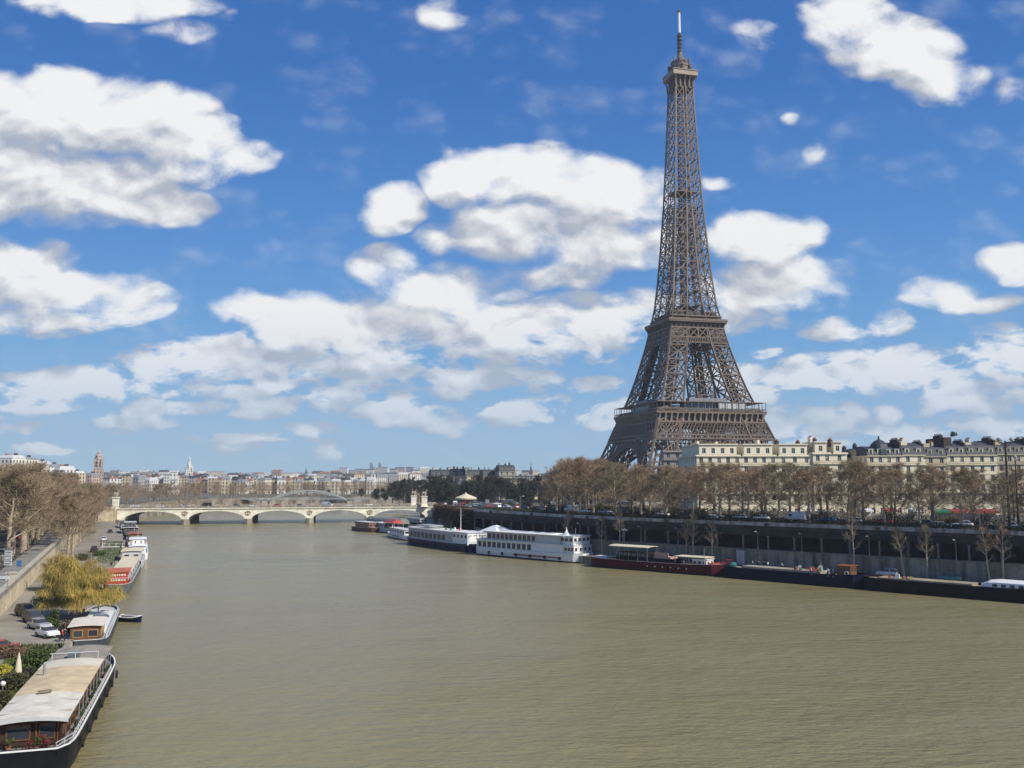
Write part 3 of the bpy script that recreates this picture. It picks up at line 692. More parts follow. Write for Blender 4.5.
mb = MB(); mb.box((0, 0, 197), (14, 14, .5)); mb.box((0, 0, 198.5), (7, 7, 2.4)); mb.build('intermediate_platform', IRON, tw)
mb = MB()       # lift rails and dark machinery inside the middle section
for sx in (-1, 1):
    for sy in (-1, 1):
        for o_ in (-1.6, 1.6):
            c0 = (fa(62)+fb(62))/2; c1 = (fa(108)+fb(108))/2
            mb.bar((sx*c0+o_, sy*c0, 60), (sx*c1+o_, sy*c1, 108), .7, 1.1); mb.bar((sx*c0, sy*c0+o_, 60), (sx*c1, sy*c1+o_, 108), .7, 1.1)
            c0 = (fa(0)+fb(0))/2; c2_ = (fa(56)+fb(56))/2
            mb.bar((sx*c0+o_, sy*c0, 1), (sx*c2_+o_, sy*c2_, 56), .8, 1.2)
        n_ = 14
        for k in range(n_):
            h_ = 62+k*46/n_; c_ = (fa(h_)+fb(h_))/2; mb.box((sx*c_, sy*c_, h_), (4.5, 4.5, .35))
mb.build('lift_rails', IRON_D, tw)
# great arches, one in each face
def arch(r):
    mb = MB(); ca, sa = cos(r*pi/2), sin(r*pi/2)
    def Q(u, h, dep=0):
        v = -(fa(h)-.6-dep); return Vector((u*ca-v*sa, u*sa+v*ca, h))
    n = 36; R1, H1 = 33.5, 32.5; R2, H2 = 37.0, 36.3; base = 3
    for dep in (0, 3.2):
        prev = None
        for i in range(n+1):
            t = pi*i/n; p = Q(R1*cos(t), base+H1*sin(t), dep); q = Q(R2*cos(t), base+H2*sin(t), dep)
            mb.bar(p, q, .45)
            if prev:
                mb.bar(prev[0], p, .9); mb.bar(prev[1], q, .8); mb.bar(prev[0], q, .35); mb.bar(prev[1], p, .35)
            prev = (p, q)
    for i in range(1, n):       # struts between the two arch rings, and spandrel arcades up to the band
        t = pi*i/n; mb.bar(Q(R1*cos(t), base+H1*sin(t), 0), Q(R1*cos(t), base+H1*sin(t), 3.2), .5)
        x = R2*cos(t); h0 = base+H2*sin(t)
        if abs(x) < fb(40)+8 and h0 < 39.4: mb.bar(Q(x, h0), Q(x, 39.8), .55)
    return mb
for r in range(4): arch(r).build('arch', IRON, tw)
# band girders under the first platform
for r in range(4):
    mb = MB(); ca, sa = cos(r*pi/2), sin(r*pi/2)
    def Q(u, h, d=0):
        v = -(fa(h)+.35+d); return Vector((u*ca-v*sa, u*sa+v*ca, h))
    for hh, ww in ((39.6, .9), (41.8, .9), (49.4, .9)): mb.bar(Q(-fa(hh), hh), Q(fa(hh), hh), ww)
    nn = 17
    for k in range(nn):
        for (h0, h1, rep, wd) in ((41.8, 49.4, 1, .55), (39.6, 41.8, 2, .35)):
            for e in range(rep):
                u0 = -1+2*(k+e/rep)/nn; u1 = -1+2*(k+(e+1)/rep)/nn
                a, b_, c, d = Q(u0*fa(h0), h0), Q(u1*fa(h0), h0), Q(u0*fa(h1), h1), Q(u1*fa(h1), h1)
                mb.bar(a, d, wd); mb.bar(b_, c, wd)
                if rep == 1:      # doubled diagonals, a diamond in the middle of each cell
                    mb.bar((a+b_)/2, (a+c)/2, .35); mb.bar((a+b_)/2, (b_+d)/2, .35); mb.bar((c+d)/2, (a+c)/2, .35); mb.bar((c+d)/2, (b_+d)/2, .35)
    for u in (-1, -fb(45)/fa(45), fb(45)/fa(45), 1): mb.bar(Q(u*fa(39.6), 39.6), Q(u*fa(49.4), 49.4), 1.2)
    mb.build('band_girder', IRON, tw)
    LITP = bpy.data.materials.get('tower_lit_brown_paint') or mat('tower_lit_brown_paint', (.32, .25, .19), .6, .12, .06)  # lighter copy of the tower brown, sunlit effect put into the colour
    for k in range(19):         # consoles under the gallery, with dark recesses between
        mb = MB(); u = -1+2*k/18
        for j in range(5):
            t0, t1 = j/5, (j+1)/5; f = lambda t: (fa(49.6)+(35.2-fa(49.6))*1.0, 0)
            h0, h1 = 49.8+4.6*t0, 49.8+4.6*t1; v0, v1 = -(33.6+1.3*t0*t0), -(33.6+1.3*t1*t1)
            x = u*33.0
            P0 = Vector((x*ca-v0*sa, x*sa+v0*ca, h0)); P1 = Vector((x*ca-v1*sa, x*sa+v1*ca, h1)); mb.bar(P0, P1, .9, .7+.6*t1)
        mb.build('console', LITP, tw)
def ring(mb, half, inner, z0, z1):
    mb.span(-half, half, -half, -inner, z0, z1); mb.span(-half, half, inner, half, z0, z1); mb.span(-half, -inner, -inner, inner, z0, z1); mb.span(inner, half, -inner, inner, z0, z1)
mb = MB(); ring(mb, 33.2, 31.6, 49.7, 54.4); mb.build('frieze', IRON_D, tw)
mb = MB(); ring(mb, 35.2, 14, 54.4, 55.5); ring(mb, 35.4, 34.9, 55.5, 55.8); ring(mb, 33.8, 15, 61.1, 61.6); mb.build('first_platform', IRON, tw)
mb = MB(); p_ = []
for r in range(4):
    ca, sa = cos(r*pi/2), sin(r*pi/2)
    for k in range(33):
        u = -34.8+69.6*k/32; v = -34.8
        mb.bar((u*ca-v*sa, u*sa+v*ca, 55.6), (u*ca-v*sa, u*sa+v*ca, 61.2 if k % 2 == 0 else 57.2), .28 if k % 2 == 0 else .12)
    for hh in (56.6, 57.3, 61.2): mb.bar((-34.8*ca+34.8*sa, -34.8*sa-34.8*ca, hh), (34.8*ca+34.8*sa, 34.8*sa-34.8*ca, hh), .25)
mb.build('gallery_railing', IRON, tw)
for (x0, x1, y0, y1) in ((-15, 15, -31, -23), (-15, 15, 23, 31), (-31, -23, -15, 15), (23, 31, -15, 15)):
    mb = MB(); mb.span(x0, x1, y0, y1, 55.5, 60.6, GLASS2); mb.span(x0-.6, x1+.6, y0-.6, y1+.6, 60.6, 61.05, GREY)
    cx_, cy_ = (x0+x1)/2, (y0+y1)/2; mb.box((cx_, cy_, 62.6), (abs(x1-x0)*.8, abs(y1-y0)*.6, 2.6), 0, ZINC)
    for k in range(9):
        u = x0+(x1-x0)*k/8; mb.bar((u, y0-.1, 55.5), (u, y0-.1, 60.6), .25, m=WHITE_D); mb.bar((u, y1+.1, 55.5), (u, y1+.1, 60.6), .25, m=WHITE_D)
    mb.build('pavilion', None, tw)
mb = MB(); mb.span(4, 22, -34.4, -34.2, 55.7, 60.9, mat('pale_screen_panels', (.42, .43, .42), .5, .15, .3))
for k in range(7): mb.bar((4+3*k, -34.45, 55.7), (4+3*k, -34.45, 60.9), .2, m=GREY)
mb.build('screen', None, tw)
# second platform
for r in range(4):
    mb = MB(); ca, sa = cos(r*pi/2), sin(r*pi/2)
    def Q(u, h, d=.3):
        v = -(fa(h)+d); return Vector((u*ca-v*sa, u*sa+v*ca, h))
    for hh, ww in ((98.6, .6), (102, .7), (108, .8)): mb.bar(Q(-fa(hh), hh), Q(fa(hh), hh), ww)
    for k in range(6):
        u0, u1 = -1+2*k/6, -1+2*(k+1)/6; a, b_, c, d = Q(u0*fa(102), 102), Q(u1*fa(102), 102), Q(u0*fa(108), 108), Q(u1*fa(108), 108)
        mb.bar(a, d, .55); mb.bar(b_, c, .55); mb.bar(b_, d, .6)
    for k in range(24):
        u0, u1 = -1+2*k/24, -1+2*(k+1)/24; mb.bar(Q(u0*fa(98.6), 98.6), Q(u1*fa(102), 102), .4); mb.bar(Q(u1*fa(98.6), 98.6), Q(u0*fa(102), 102), .4)
    for k in range(13):
        x = -17.2+34.4*k/12
        for j in range(3):
            h0, h1 = 108.6+1.0*j, 109.6+1.0*j; v0, v1 = -(17.8+.22*j*j), -(17.8+.22*(j+1)**2)
            mb.bar((x*ca-v0*sa, x*sa+v0*ca, h0), (x*ca-v1*sa, x*sa+v1*ca, h1), .45, .6)
    mb.build('upper_band_girder', IRON, tw)
mb = MB(); ring(mb, 17.6, 16.2, 108.4, 111.4); mb.build('upper_frieze', IRON_D, tw)
mb = MB(); ring(mb, 19.2, 5, 111.4, 112.2); ring(mb, 19.4, 19.0, 112.2, 113.6); ring(mb, 16.9, 6, 115.2, 115.8); mb.span(-13, 13, -13, 13, 112.2, 114.8); mb.build('second_platform', IRON, tw)
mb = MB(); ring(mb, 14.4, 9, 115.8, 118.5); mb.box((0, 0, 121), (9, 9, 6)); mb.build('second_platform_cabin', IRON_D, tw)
# top
mb = MB()
for r in range(4):
    ca, sa = cos(r*pi/2), sin(r*pi/2)
    for k in range(5):
        u = -6+3*k
        for (h0, v0, h1, v1) in ((266, 6.4, 270.5, 6.6), (270.5, 6.6, 273.5, 8.2)):
            mb.bar((u*ca+v0*sa, u*sa-v0*ca, h0), (u*v1/v0*ca+v1*sa, u*v1/v0*sa-v1*ca, h1), .7)
mb.span(-5.9, 5.9, -5.9, 5.9, 265.6, 266.4); mb.build('flare_brackets', IRON, tw)
mb = MB(); mb.span(-5.6, 5.6, -5.6, 5.6, 266.4, 273); mb.build('top_core', IRON_D, tw)
mb = MB(); mb.span(-8.4, 8.4, -8.4, 8.4, 273.3, 276.4); mb.span(-8.8, 8.8, -8.8, 8.8, 276.4, 276.8); mb.build('top_gallery', bpy.data.materials['tower_lit_brown_paint'], tw)
mb = MB(); mb.lathe((0, 0, 276.8), [(7, 0), (7, 3.4), (7.3, 3.5), (7.3, 4), (5.6, 4.2), (5.6, 6.8), (5.9, 7), (4.4, 8.6), (2.6, 10.4), (1.7, 11.5), (1.5, 15)], 14); mb.build('cupola', IRON, tw)
for k in range(18):
    mb = MB(); a = 2*pi*k/18; rr = 7.6 if k % 2 else 5.8; z0 = 277 if k % 2 else 283; mb.bar((rr*cos(a), rr*sin(a), z0), (rr*cos(a), rr*sin(a), z0+rnd.uniform(3, 6)), .35)
    if k % 3 == 0: mb.box((rr*cos(a), rr*sin(a), z0+3), (1.4, 1.4, 2.2))
    mb.build('antenna', IRON_D, tw)
mb = MB(); mb.tube((0, 0, 291), (0, 0, 305), 1.25, .95, 8); 
for k in range(5): mb.tube((0, 0, 292+k*2.6), (0, 0, 293+k*2.6), 1.75, 1.75, 8)
mb.build('mast_base', IRON_D, tw)
mb = MB(); mb.tube((0, 0, 305), (0, 0, 319), .95, .85, 8); mb.build('white_mast', WHITE, tw)
mb = MB(); mb.tube((0, 0, 319), (0, 0, 320), 1.3, 1.3, 8); mb.tube((0, 0, 320), (0, 0, 323), .2, .1, 5); mb.build('mast_tip', IRON_D, tw)

BRSH = mat('brown_shrubs', (.10, .08, .05), .9, .4, .5)
# ================================================================ trees
def frand(r): return Vector((r.uniform(-1, 1), r.uniform(-1, 1), r.uniform(-1, 1)))
def bare_tree(seed, H, cr, first=.3, leaning=0, ntw=4400, tw_=.038, spread=.75, trunk_r=.32):
    """leafless tree: tapered trunk carrying ascending limbs, branches and a crown of fine twigs along them"""
    r = random.Random(seed); T = MB(); segs_ = []
    def branch(p, d, L, rad, lvl):
        n_ = 4 if lvl < 2 else 3; q = p; nodes = [p]
        for s in range(n_):
            d = (d + frand(r)*(.10+.05*lvl) + Vector((0, 0, .10))).normalized(); e = q + d*(L/n_)
            T.tube(q, e, rad*(1-.75*s/n_), rad*(1-.75*(s+1)/n_), 6 if lvl < 2 else 3, cap=False)
            if lvl >= 1: segs_.append((q, e, d, lvl))
            q = e; nodes.append(q)
        if lvl >= 3: return
        for i in range((0, 7, 5)[lvl]):
            t_ = r.uniform(.25, 1.0); k = min(n_-1, int(t_*n_)); st = nodes[k].lerp(nodes[k+1], t_*n_-k)
            o = frand(r); o = (o - d*o.dot(d)).normalized(); e = (d*.75 + o*.8 + Vector((0, 0, .12))).normalized()
            branch(st, e, L*r.uniform(.38, .6)*(1.15-.5*t_), rad*.42, lvl+1)
    lean = Vector((leaning, r.uniform(-.04, .04), 1)).normalized(); pr = Vector((0, 0, -.6)); wob = Vector((0, 0, 0)); N_ = 8; nd = []
    for s in range(N_+1):
        q = lean*(H*.93*s/N_) + wob; nd.append(q); rr = trunk_r*(1.1-s/N_*.95)
        T.tube(pr, q, max(.03, trunk_r*(1.1-max(0, s-1)/N_*.95)) if s else trunk_r*1.25, max(.03, rr), 8 if s < 5 else 5, cap=False); pr = q; wob = wob + Vector((r.uniform(-1, 1), r.uniform(-1, 1), 0))*(.16 if s > 2 else .04)
    nl = 15
    for i in range(nl):
        f = first + (.94-first)*(i+.5)/nl; k = min(N_-1, int(f/.93*N_*1.0)); q = nd[min(N_, k)]; a = i*2.4 + r.uniform(-.4, .4)
        g_ = (f-first)/(1-first); Ln = cr*(1.12-.72*g_)*r.uniform(.85, 1.15)*(1 if g_ > .12 else .85); up_ = .55+.9*g_
        branch(q, Vector((cos(a), sin(a), up_)).normalized(), Ln, trunk_r*(.38-.25*g_), 1)
    C = MB(); vs = []; fs = []
    for i in range(ntw):
        p, q, d, lvl = segs_[r.randrange(len(segs_))]
        if lvl == 1 and r.random() < .6: continue
        c = p.lerp(q, r.random()) + frand(r)*.25
        e = (d*.8 + Vector((0, 0, .2)) + frand(r)*.9).normalized()*r.uniform(.5, 1.5)*cr/6
        s = e.cross(frand(r)).normalized()*tw_*r.uniform(.5, 1.2); k = len(vs); vs += [c-s, c+s, c+e]; fs.append((k, k+1, k+2))
    zm = max(v.z for v in vs); f = H/zm
    C.v = [(v.x, v.y, v.z*f) for v in vs]; C.f = fs; C.mi = [0]*len(fs); T.v = [(v[0], v[1], v[2]*f if v[2] > 0 else v[2]) for v in T.v]
    return T, C
def tree_thing(name, T, C, bm, cm, nm='crown'):
    t = thing(name, '', 'tree'); T.build('trunk', bm, t); C.build(nm, cm, t); return t
PLANE = []
for s, (H, cr, fr) in enumerate([(19.5, 6.6, .26), (18.5, 6.9, .24), (20.5, 6.8, .28), (17.5, 6.2, .24), (19, 7.2, .27)]):
    T, C = bare_tree(100+s, H, cr, fr); PLANE.append((T.mesh('plane_trunk', BARK), [C.mesh('plane_crown', TWIG[s % 3])], H))
def put_tree(name, label, cat, loc, rz, sc_, meshes, group=None):
    t = thing(name, label, cat, loc, rz, group); t.scale = sc_ if isinstance(sc_, tuple) else (sc_,)*3
    place(meshes[0], 'trunk', t); place(meshes[1], 'crown', t); return t
rt = random.Random(11); npl = {}
def plane_at(x, y, z, label, group, target=17.5, vi=None, name='plane_tree', wide=1.0):
    i = rt.randrange(5) if vi is None else vi; tm, cms, H = PLANE[i]; s = target/H*rt.uniform(.93, 1.06)
    return put_tree(name, label, 'tree', (x, y, z-.05), rt.uniform(0, 6.28), (s*wide, s*wide, s), (tm, cms[0]), group)
# left street: rows beside the road
for row, (dd, st, y0, y1, nm) in enumerate([(-6.4, 8.5, 120, 455, 'by the left quay wall'), (-20, 8.5, 112, 470, 'beyond the left road'), (-31, 9.5, 150, 480, 'third from the left quay'), (-46, 12, 200, 490, 'furthest from the left quay')]):
    L = densify(offset(W_L, dd), 1.0); d_ = 0; prev = None; n = 0
    for p in L:
        if prev is not None: d_ += (Vector(p)-Vector(prev)).length
        prev = p
        if y0 < p[1] < y1 and d_ >= st:
            d_ = 0; pxx = 512 + 900*p[0]/p[1]
            if pxx < -90: continue
            if row == 0 and p[1] < 190: continue
            z = inland(zL(p[1]), p[0], p[1], -dd)
            plane_at(p[0]+rt.uniform(-.7, .7), p[1]+rt.uniform(-.7, .7), z, f'bare plane tree, {nth(n)} from the camera in the row {nm}', 'bare plane trees along the left street', interp(p[1], [(110, 24.5), (160, 23.5), (220, 22), (300, 20.8), (460, 17.2)])+row*.3, wide=1.25)
            n += 1
# a line of trees on the left lower quay against the wall, pale trunks
n = 0
for y in range(238, 452, 10):
    x = xat(W_L, y)+rt.uniform(1.8, 4.5)+(max(0, y-320)*.05)*rt.random()
    plane_at(x, y, 2, f'bare tree with pale trunk below the left quay wall, {nth(n)} from camera', 'trees on the left lower quay', 19, wide=1.0); n += 1
# right quay road rows
for row, (dd, st, y0, y1, nm) in enumerate([(3.2, 8.0, 140, 345, 'nearest the river'), (21, 7.4, 150, 330, 'beyond the right road'), (31, 8.4, 160, 325, 'third from the river')]):
    L = densify(offset(W_R, dd), 1.0)[::-1]; d_ = 4*row; prev = None; n = 0
    for p in L:
        if prev is not None: d_ += (Vector(p)-Vector(prev)).length
        prev = p
        if y0 < p[1] < y1 and d_ >= st:
            d_ = 0; pxx = 512 + 900*p[0]/p[1]
            if pxx > 1110 or pxx < 552: continue
            if 832 < pxx < 842 and row == 0: continue
            tgt = interp(pxx, [(540, 15.5), (575, 17.5), (625, 16.5), (650, 15.2), (760, 15.4), (850, 15.2), (900, 14.2), (1024, 13.2)])+row*.5
            plane_at(p[0]+rt.uniform(-.8, .8), p[1]+rt.uniform(-.8, .8), inland(zR(p[1]), p[0], p[1], dd), f'right bank plane tree, {nth(n)} from the bridge in the row {nm}', 'bare plane trees along the right quay', tgt, wide=1.35)
            n += 1
# big reddish trees at the bend, left of the tower leg
for i, (px, Y, tz, vi) in enumerate([(562, 312, 17.0, 1), (578, 316, 20, 4), (596, 310, 19.6, 1), (612, 314, 17.6, 4), (553, 335, 15.0, 1), (588, 340, 21, 4), (604, 344, 20.5, 1), (628, 332, 16.5, 4), (570, 345, 19.0, 1)]):
    plane_at(PX(px, Y), Y, inland(zR(Y), PX(px, Y), Y, 30), f'tall bare tree left of the tower legs, {nth(i)} in the clump at the bend', 'tall bare trees at the river bend', tz, vi, wide=1.25)
# garden trees before and around the tower foot
n = 0
for i in range(34):
    Y = rt.uniform(350, 500); px = rt.uniform(565, 1010); X = PX(px, Y)
    if 270 < Y < 345: continue
    plane_at(X, Y, inland(zR(min(Y, 480)), X, Y, 60), 'bare park tree half hidden between the quay trees and the tower foot', 'bare park trees around the tower', 14.5); n += 1
for k, (o_, hh, lab_) in enumerate(((20, 2.6, 'belt of dark brown shrubs along the far side of the right road'), (36, 3.4, 'taller belt of dark shrubs in front of the right-hand buildings'))):
    mb = MB(); HG = offset(densify([p for p in W_R if 120 < p[1] < 345], 1.2), o_); rr_ = random.Random(61+k)
    for i in range(26000):
        a_ = HG[rr_.randrange(len(HG)-1)]; z0 = inland(zR(a_[1]), a_[0], a_[1], o_); h_ = hh*(.65+.35*sin(a_[1]*.5)+.25*sin(a_[1]*1.3))
        c_ = Vector((a_[0]+rr_.uniform(-1.3, 1.3), a_[1]+rr_.uniform(-1.3, 1.3), z0+rr_.random()*h_)); d_ = frand(rr_).normalized()*.38; e_ = d_.orthogonal().normalized()*.13
        mb.add([c_-e_, c_+e_, c_+d_], [(0, 1, 2)])
    tag(mb.build('shrub_belt', DARKF if k == 0 else BRSH), lab_, 'shrubs', kind='stuff')
# young poplars growing from the lower quay in front of the gallery
for i, (px, py, H, ln) in enumerate([(853, 566, 14.5, 0), (520+165, 556, 11, .0), (903, 560, 7.5, -.08), (925, 560, 8, 0), (988, 562, 8.5, -.12), (601, 545, 11, 0), (618, 547, 10, .02), (566, 538, 9, .05), (692, 556, 13, 0), (711, 556, 11, -.02), (1004, 570, 9, 0)]):
    p = on_right(px, -1.4, 2.0); H = H if H > 10 else H+3.5
    T, C = bare_tree(300+i, H, 2.4, .42, ln, 1100, .04, .4, .22)
    t = thing('slender_tree', f'slender young tree in front of the railway gallery, {nth(sorted([853,685,903,925,988,601,618,566,692,711,1004]).index(px))} from the left', 'tree', (p.x, p.y, 2), 0, 'slender trees on the right lower quay')
    T.build('trunk', mat('pale_bark', (.36, .31, .24), .8, .2, 2) if i == 0 else bpy.data.materials['pale_bark'], t); C.build('crown', TWIG[i % 3], t)

def leafy(seed, H, rx, n, size=.35, base=.15, rz=1.0, trunk=.25, lob=7):
    """crown of small leaf clumps filling an uneven volume of lobes"""
    r = random.Random(seed); T = MB(); C = MB(); lobes = []
    for i in range(lob):
        a = r.uniform(0, 6.28); k = r.random()**.5*.6
        lobes.append((Vector((cos(a)*rx*k, sin(a)*rx*k, H*(base+.12+(.88-base-.1)*r.random()))), rx*r.uniform(.32, .6)))
    T.tube((0, 0, -.5), (0, 0, H*.55), trunk, trunk*.5, 7, cap=False)
    for c, rr in lobes: T.tube((0, 0, H*.2+.1), c, trunk*.4, trunk*.12, 5, cap=False)
    vs = []; fs = []
    for i in range(n):
        c, rr = lobes[r.randrange(len(lobes))]; d = frand(r)
        if d.length > 1.1: d = d*.8
        q = c + Vector((d.x, d.y, d.z*rz))*rr*r.uniform(.75, 1.1)
        if q.z < H*base*.8 or q.z > H: continue
        e = frand(r).normalized()*size*r.uniform(.5, 1.3); s = e.cross(frand(r)).normalized()*size*r.uniform(.3, .6)
        k = len(vs); vs += [q-s, q+s, q+e]; fs.append((k, k+1, k+2))
    C.v = [tuple(v) for v in vs]; C.f = fs; C.mi = [0]*len(fs)
    return T, C
EVG = []
for s in range(3):
    T, C = leafy(40+s, 15, 6.5, 5200, .6, .12); EVG.append((T.mesh('evergreen_trunk', BARK), C.mesh('evergreen_crown', DARKF)))
DRK = []
for s in range(3):
    T, C = bare_tree(60+s, 17, 7, .25, 0, 5200, .09); DRK.append((T.mesh('dark_trunk', DARKT), C.mesh('dark_crown', DARKT)))
# dark clump at the far right end of the bridge
for i, (px, Y, H, k) in enumerate([(393, 560, 14, 1), (404, 575, 16.5, 1), (412, 590, 17.5, 1), (421, 580, 16, 1), (400, 600, 15, 0), (386, 600, 9.5, 0), (428, 610, 13, 1), (376, 640, 9, 0), (362, 660, 9, 1), (435, 560, 9, 0), (410, 545, 8, 0)]):
    X = PX(px, Y); ms = (DRK if k else EVG)[i % 3]
    put_tree('park_tree', f'dark round tree behind the right end of the bridge, {nth(i)} in its clump', 'tree', (X, Y, 6.2), i, H/(17 if k else 15), ms, 'dark trees behind the bridge')
# garden and avenue trees right of the carousel
for i in range(38):
    px = 432+i*3.7+rt.uniform(-2, 2); Y = rt.uniform(500, 640); X = PX(px, Y); k = rt.random() < .5
    put_tree('garden_tree', f'dark garden tree between the carousel and the river bend, {nth(i)} from the left', 'tree', (X, Y, 6.4), i*1.3, rt.uniform(.72, 1.12), (DRK if k else EVG)[i % 3], 'garden trees behind the ivy wall')
# trees of the left bank beyond the bridge and of the far shore
wd = MB(); rw = random.Random(9)
def wood_tree(x, y, z, H):
    Rr = H*.36
    wd.tube((x, y, z-.5), (x, y, z+H*.5), .3, .15, 4, cap=False)
    for k in range(5):
        a = rw.uniform(0, 6.28); wd.tube((x, y, z+H*.25), (x+cos(a)*Rr*.7, y+sin(a)*Rr*.7, z+H*.7), .13, .05, 3, cap=False)
    for k in range(420):
        d = frand(rw); c = Vector((x+d.x*Rr*.85, y+d.y*Rr*.85, z+H*.62+d.z*H*.34*(1-.35*(d.x*d.x+d.y*d.y)))); e = (Vector((d.x, d.y, .6+d.z))*.6+frand(rw)*.6)*rw.uniform(.7, 1.6); s_ = e.cross(frand(rw)).normalized()*.085
        wd.add([c-s_, c+s_, c+e], [(0, 1, 2)])
for row, o_ in enumerate((3.5, -5, -17, -32)):
    for p in densify(offset([(-208, 492)]+BL[1:], o_), 13 if row == 0 else 15): wood_tree(p[0]+rw.uniform(-1, 1), p[1]+rw.uniform(-1, 1), (inland(6.4, p[0], p[1], -o_) if row else .5), rw.uniform(11.5, 14.5) if row else rw.uniform(7.5, 10))
for i in range(80):
    x, y = rw.uniform(-260, 140), 782+rw.random()*50; wood_tree(x, y, 6, rw.uniform(10, 14))
tag(wd.build('distant_wood', TWIG[0]), 'hazy brown belt of bare trees along the far embankment beyond the bridge', 'wood', kind='stuff')
n = 0
for i in range(56):
    y = rt.uniform(480, 760); x = -215-rt.random()**1.3*210
    plane_at(x, y, inland(6.4, x, y, 60), 'distant bare tree in the wood rising left of the bridge', 'bare trees on the left hillside', 13); n += 1

# willow on the left lower quay, yellow strands
def willow(seed, H, R_, n):
    r = random.Random(seed); T = MB(); C = MB(); vs = []; fs = []; heads = []
    T.tube((0, 0, -.5), (.2, 0, H*.3), .35, .28, 8, cap=False)
    for i in range(64):
        a = r.uniform(0, 6.28); k = r.random()**.5*.92; e = Vector((cos(a)*R_*k, sin(a)*R_*k, H*r.uniform(.22, 1.0)*(1-.4*k*k)))
        m_ = e*.5+Vector((0, 0, H*.2)); T.tube((.2, 0, H*.28), m_, .12, .06, 5, cap=False); T.tube(m_, e, .06, .02, 4, cap=False); heads.append((e, m_))
    for i in range(n):
        h, m_ = heads[r.randrange(len(heads))]; a = r.uniform(0, 6.28); f = r.random(); p = m_.lerp(h, f)+frand(r)*.3
        o = Vector((cos(a), sin(a), r.uniform(.2, 1.6))).normalized(); L = r.uniform(.8, 2.4); s = Vector((-sin(a), cos(a), r.uniform(-.4, .4)))*r.uniform(.008, .022); q = p; v = o
        for j in range(4):
            n_ = q + v*(L/4)
            if n_.z < .5: break
            kk = len(vs); vs += [q-s, q+s, n_+s*.7, n_-s*.7]; fs.append((kk, kk+1, kk+2, kk+3)); q = n_; v = (v*.75+Vector((r.uniform(-.15, .15), r.uniform(-.15, .15), -.55))).normalized()
    C.v = [tuple(v) for v in vs]; C.f = fs; C.mi = [0]*len(fs); return T, C
for i, (px, py, H, R_, n_, nm, lb) in enumerate([(76, 617, 9.4, 5.7, 52000, 'weeping_willow', 'large golden yellow weeping willow on the left lower quay'), (58, 590, 7.4, 4.0, 6500, 'weeping_willow', 'smaller golden willow just behind the large one on the left quay'), (112, 604, 3.4, 1.6, 2200, 'weeping_willow', 'low yellow green willow at the water edge beside the red houseboat')]):
    p = PZ(px, py, 2); T, C = willow(500+i, H, R_, n_); t = thing(nm, lb, 'tree', (p.x, p.y, 2)); T.build('trunk', BARK, t); C.build('crown', YELL, t)
def bush(name, label, p, H, R_, n, m, seed, size=.22):
    T, C = leafy(seed, H, R_, n, size, .02, 1.0, .06, 8); t = thing(name, label, 'bush', p); T.build('stem', BARK, t); C.build('foliage', m, t); return t
OLV = mat('olive_shrub_leaves', (.07, .07, .03), .8, .5, .8); BRS = mat('brown_shrub_twigs', (.14, .095, .06), .9, .4, .8)
YB = mat('yellow_blossom', (.38, .34, .05), .8, .3, 1)
for i, (px, py, H, R_, m, lb, n_) in enumerate([(43, 608, 3.8, 1.9, DARKF, 'dark green shrub just left of the big willow', 2600), (52, 628, 2.6, 1.2, BUSH, 'bright green bush below the willow beside the cars', 2200), (66, 632, 1.6, 1.4, BRS, 'reddish brown low bush behind the small cabin boat', 1400),
      (30, 668, 2.0, 2.0, BUSH, 'green bush on the quay edge above the closed parasol', 3000), (12, 690, 1.7, 1.9, OLV, 'olive green shrub left of the closed parasol', 2400), (4, 676, 1.2, .8, YB, 'small yellow flowering bush at the left edge', 1100), (40, 660, 1.6, 1.8, OLV, 'olive shrub beside the barge bow end', 2200), (20, 657, 1.1, 2.4, BRS, 'low brown shrub bed between the car park and the parasol', 2600),
      (2, 655, 1.1, 2.2, BRS, 'low brown hedge at the left edge of the quay', 2200), (48, 668, 1.3, 1.5, BUSH, 'small green bush beside the long barge roof', 1600), (84, 560, 1.6, 3.0, OLV, 'olive shrubs on the quay behind the red houseboat', 3000), (100, 556, 1.5, 2.6, BUSH, 'green shrubs on the quay by the white houseboats', 2600), (1, 708, 1.5, 1.3, OLV, 'low olive bush at the left edge beside the barge roof', 1500), (28, 680, 1.2, 1.2, DARKF, 'dark low shrub right of the closed parasol', 1400)]):
    p = PZ(px, py, 2); bush('bush', lb, (p.x, p.y, 1.95), H, R_, n_, m, 700+i)
mb = MB(); r = random.Random(3)
for i in range(16000):
    y = r.uniform(70, 118) if i < 12000 else r.uniform(225, 300); x = r.uniform(xat(E_L, y)-6.5, xat(E_L, y)-.8) if y < 150 else r.uniform(xat(E_L, y)-6, xat(E_L, y)-.5)
    c_ = Vector((x, y, 2)); s = Vector((r.uniform(-1, 1), r.uniform(-1, 1), 0)).normalized()*.05; mb.add([c_-s, c_+s, c_+Vector((r.uniform(-.1, .1), r.uniform(-.1, .1), r.uniform(.15, .45)))], [(0, 1, 2)])
tag(mb.build('grass', BUSH), 'rough grass on the edge of the left lower quay', 'grass', kind='stuff')

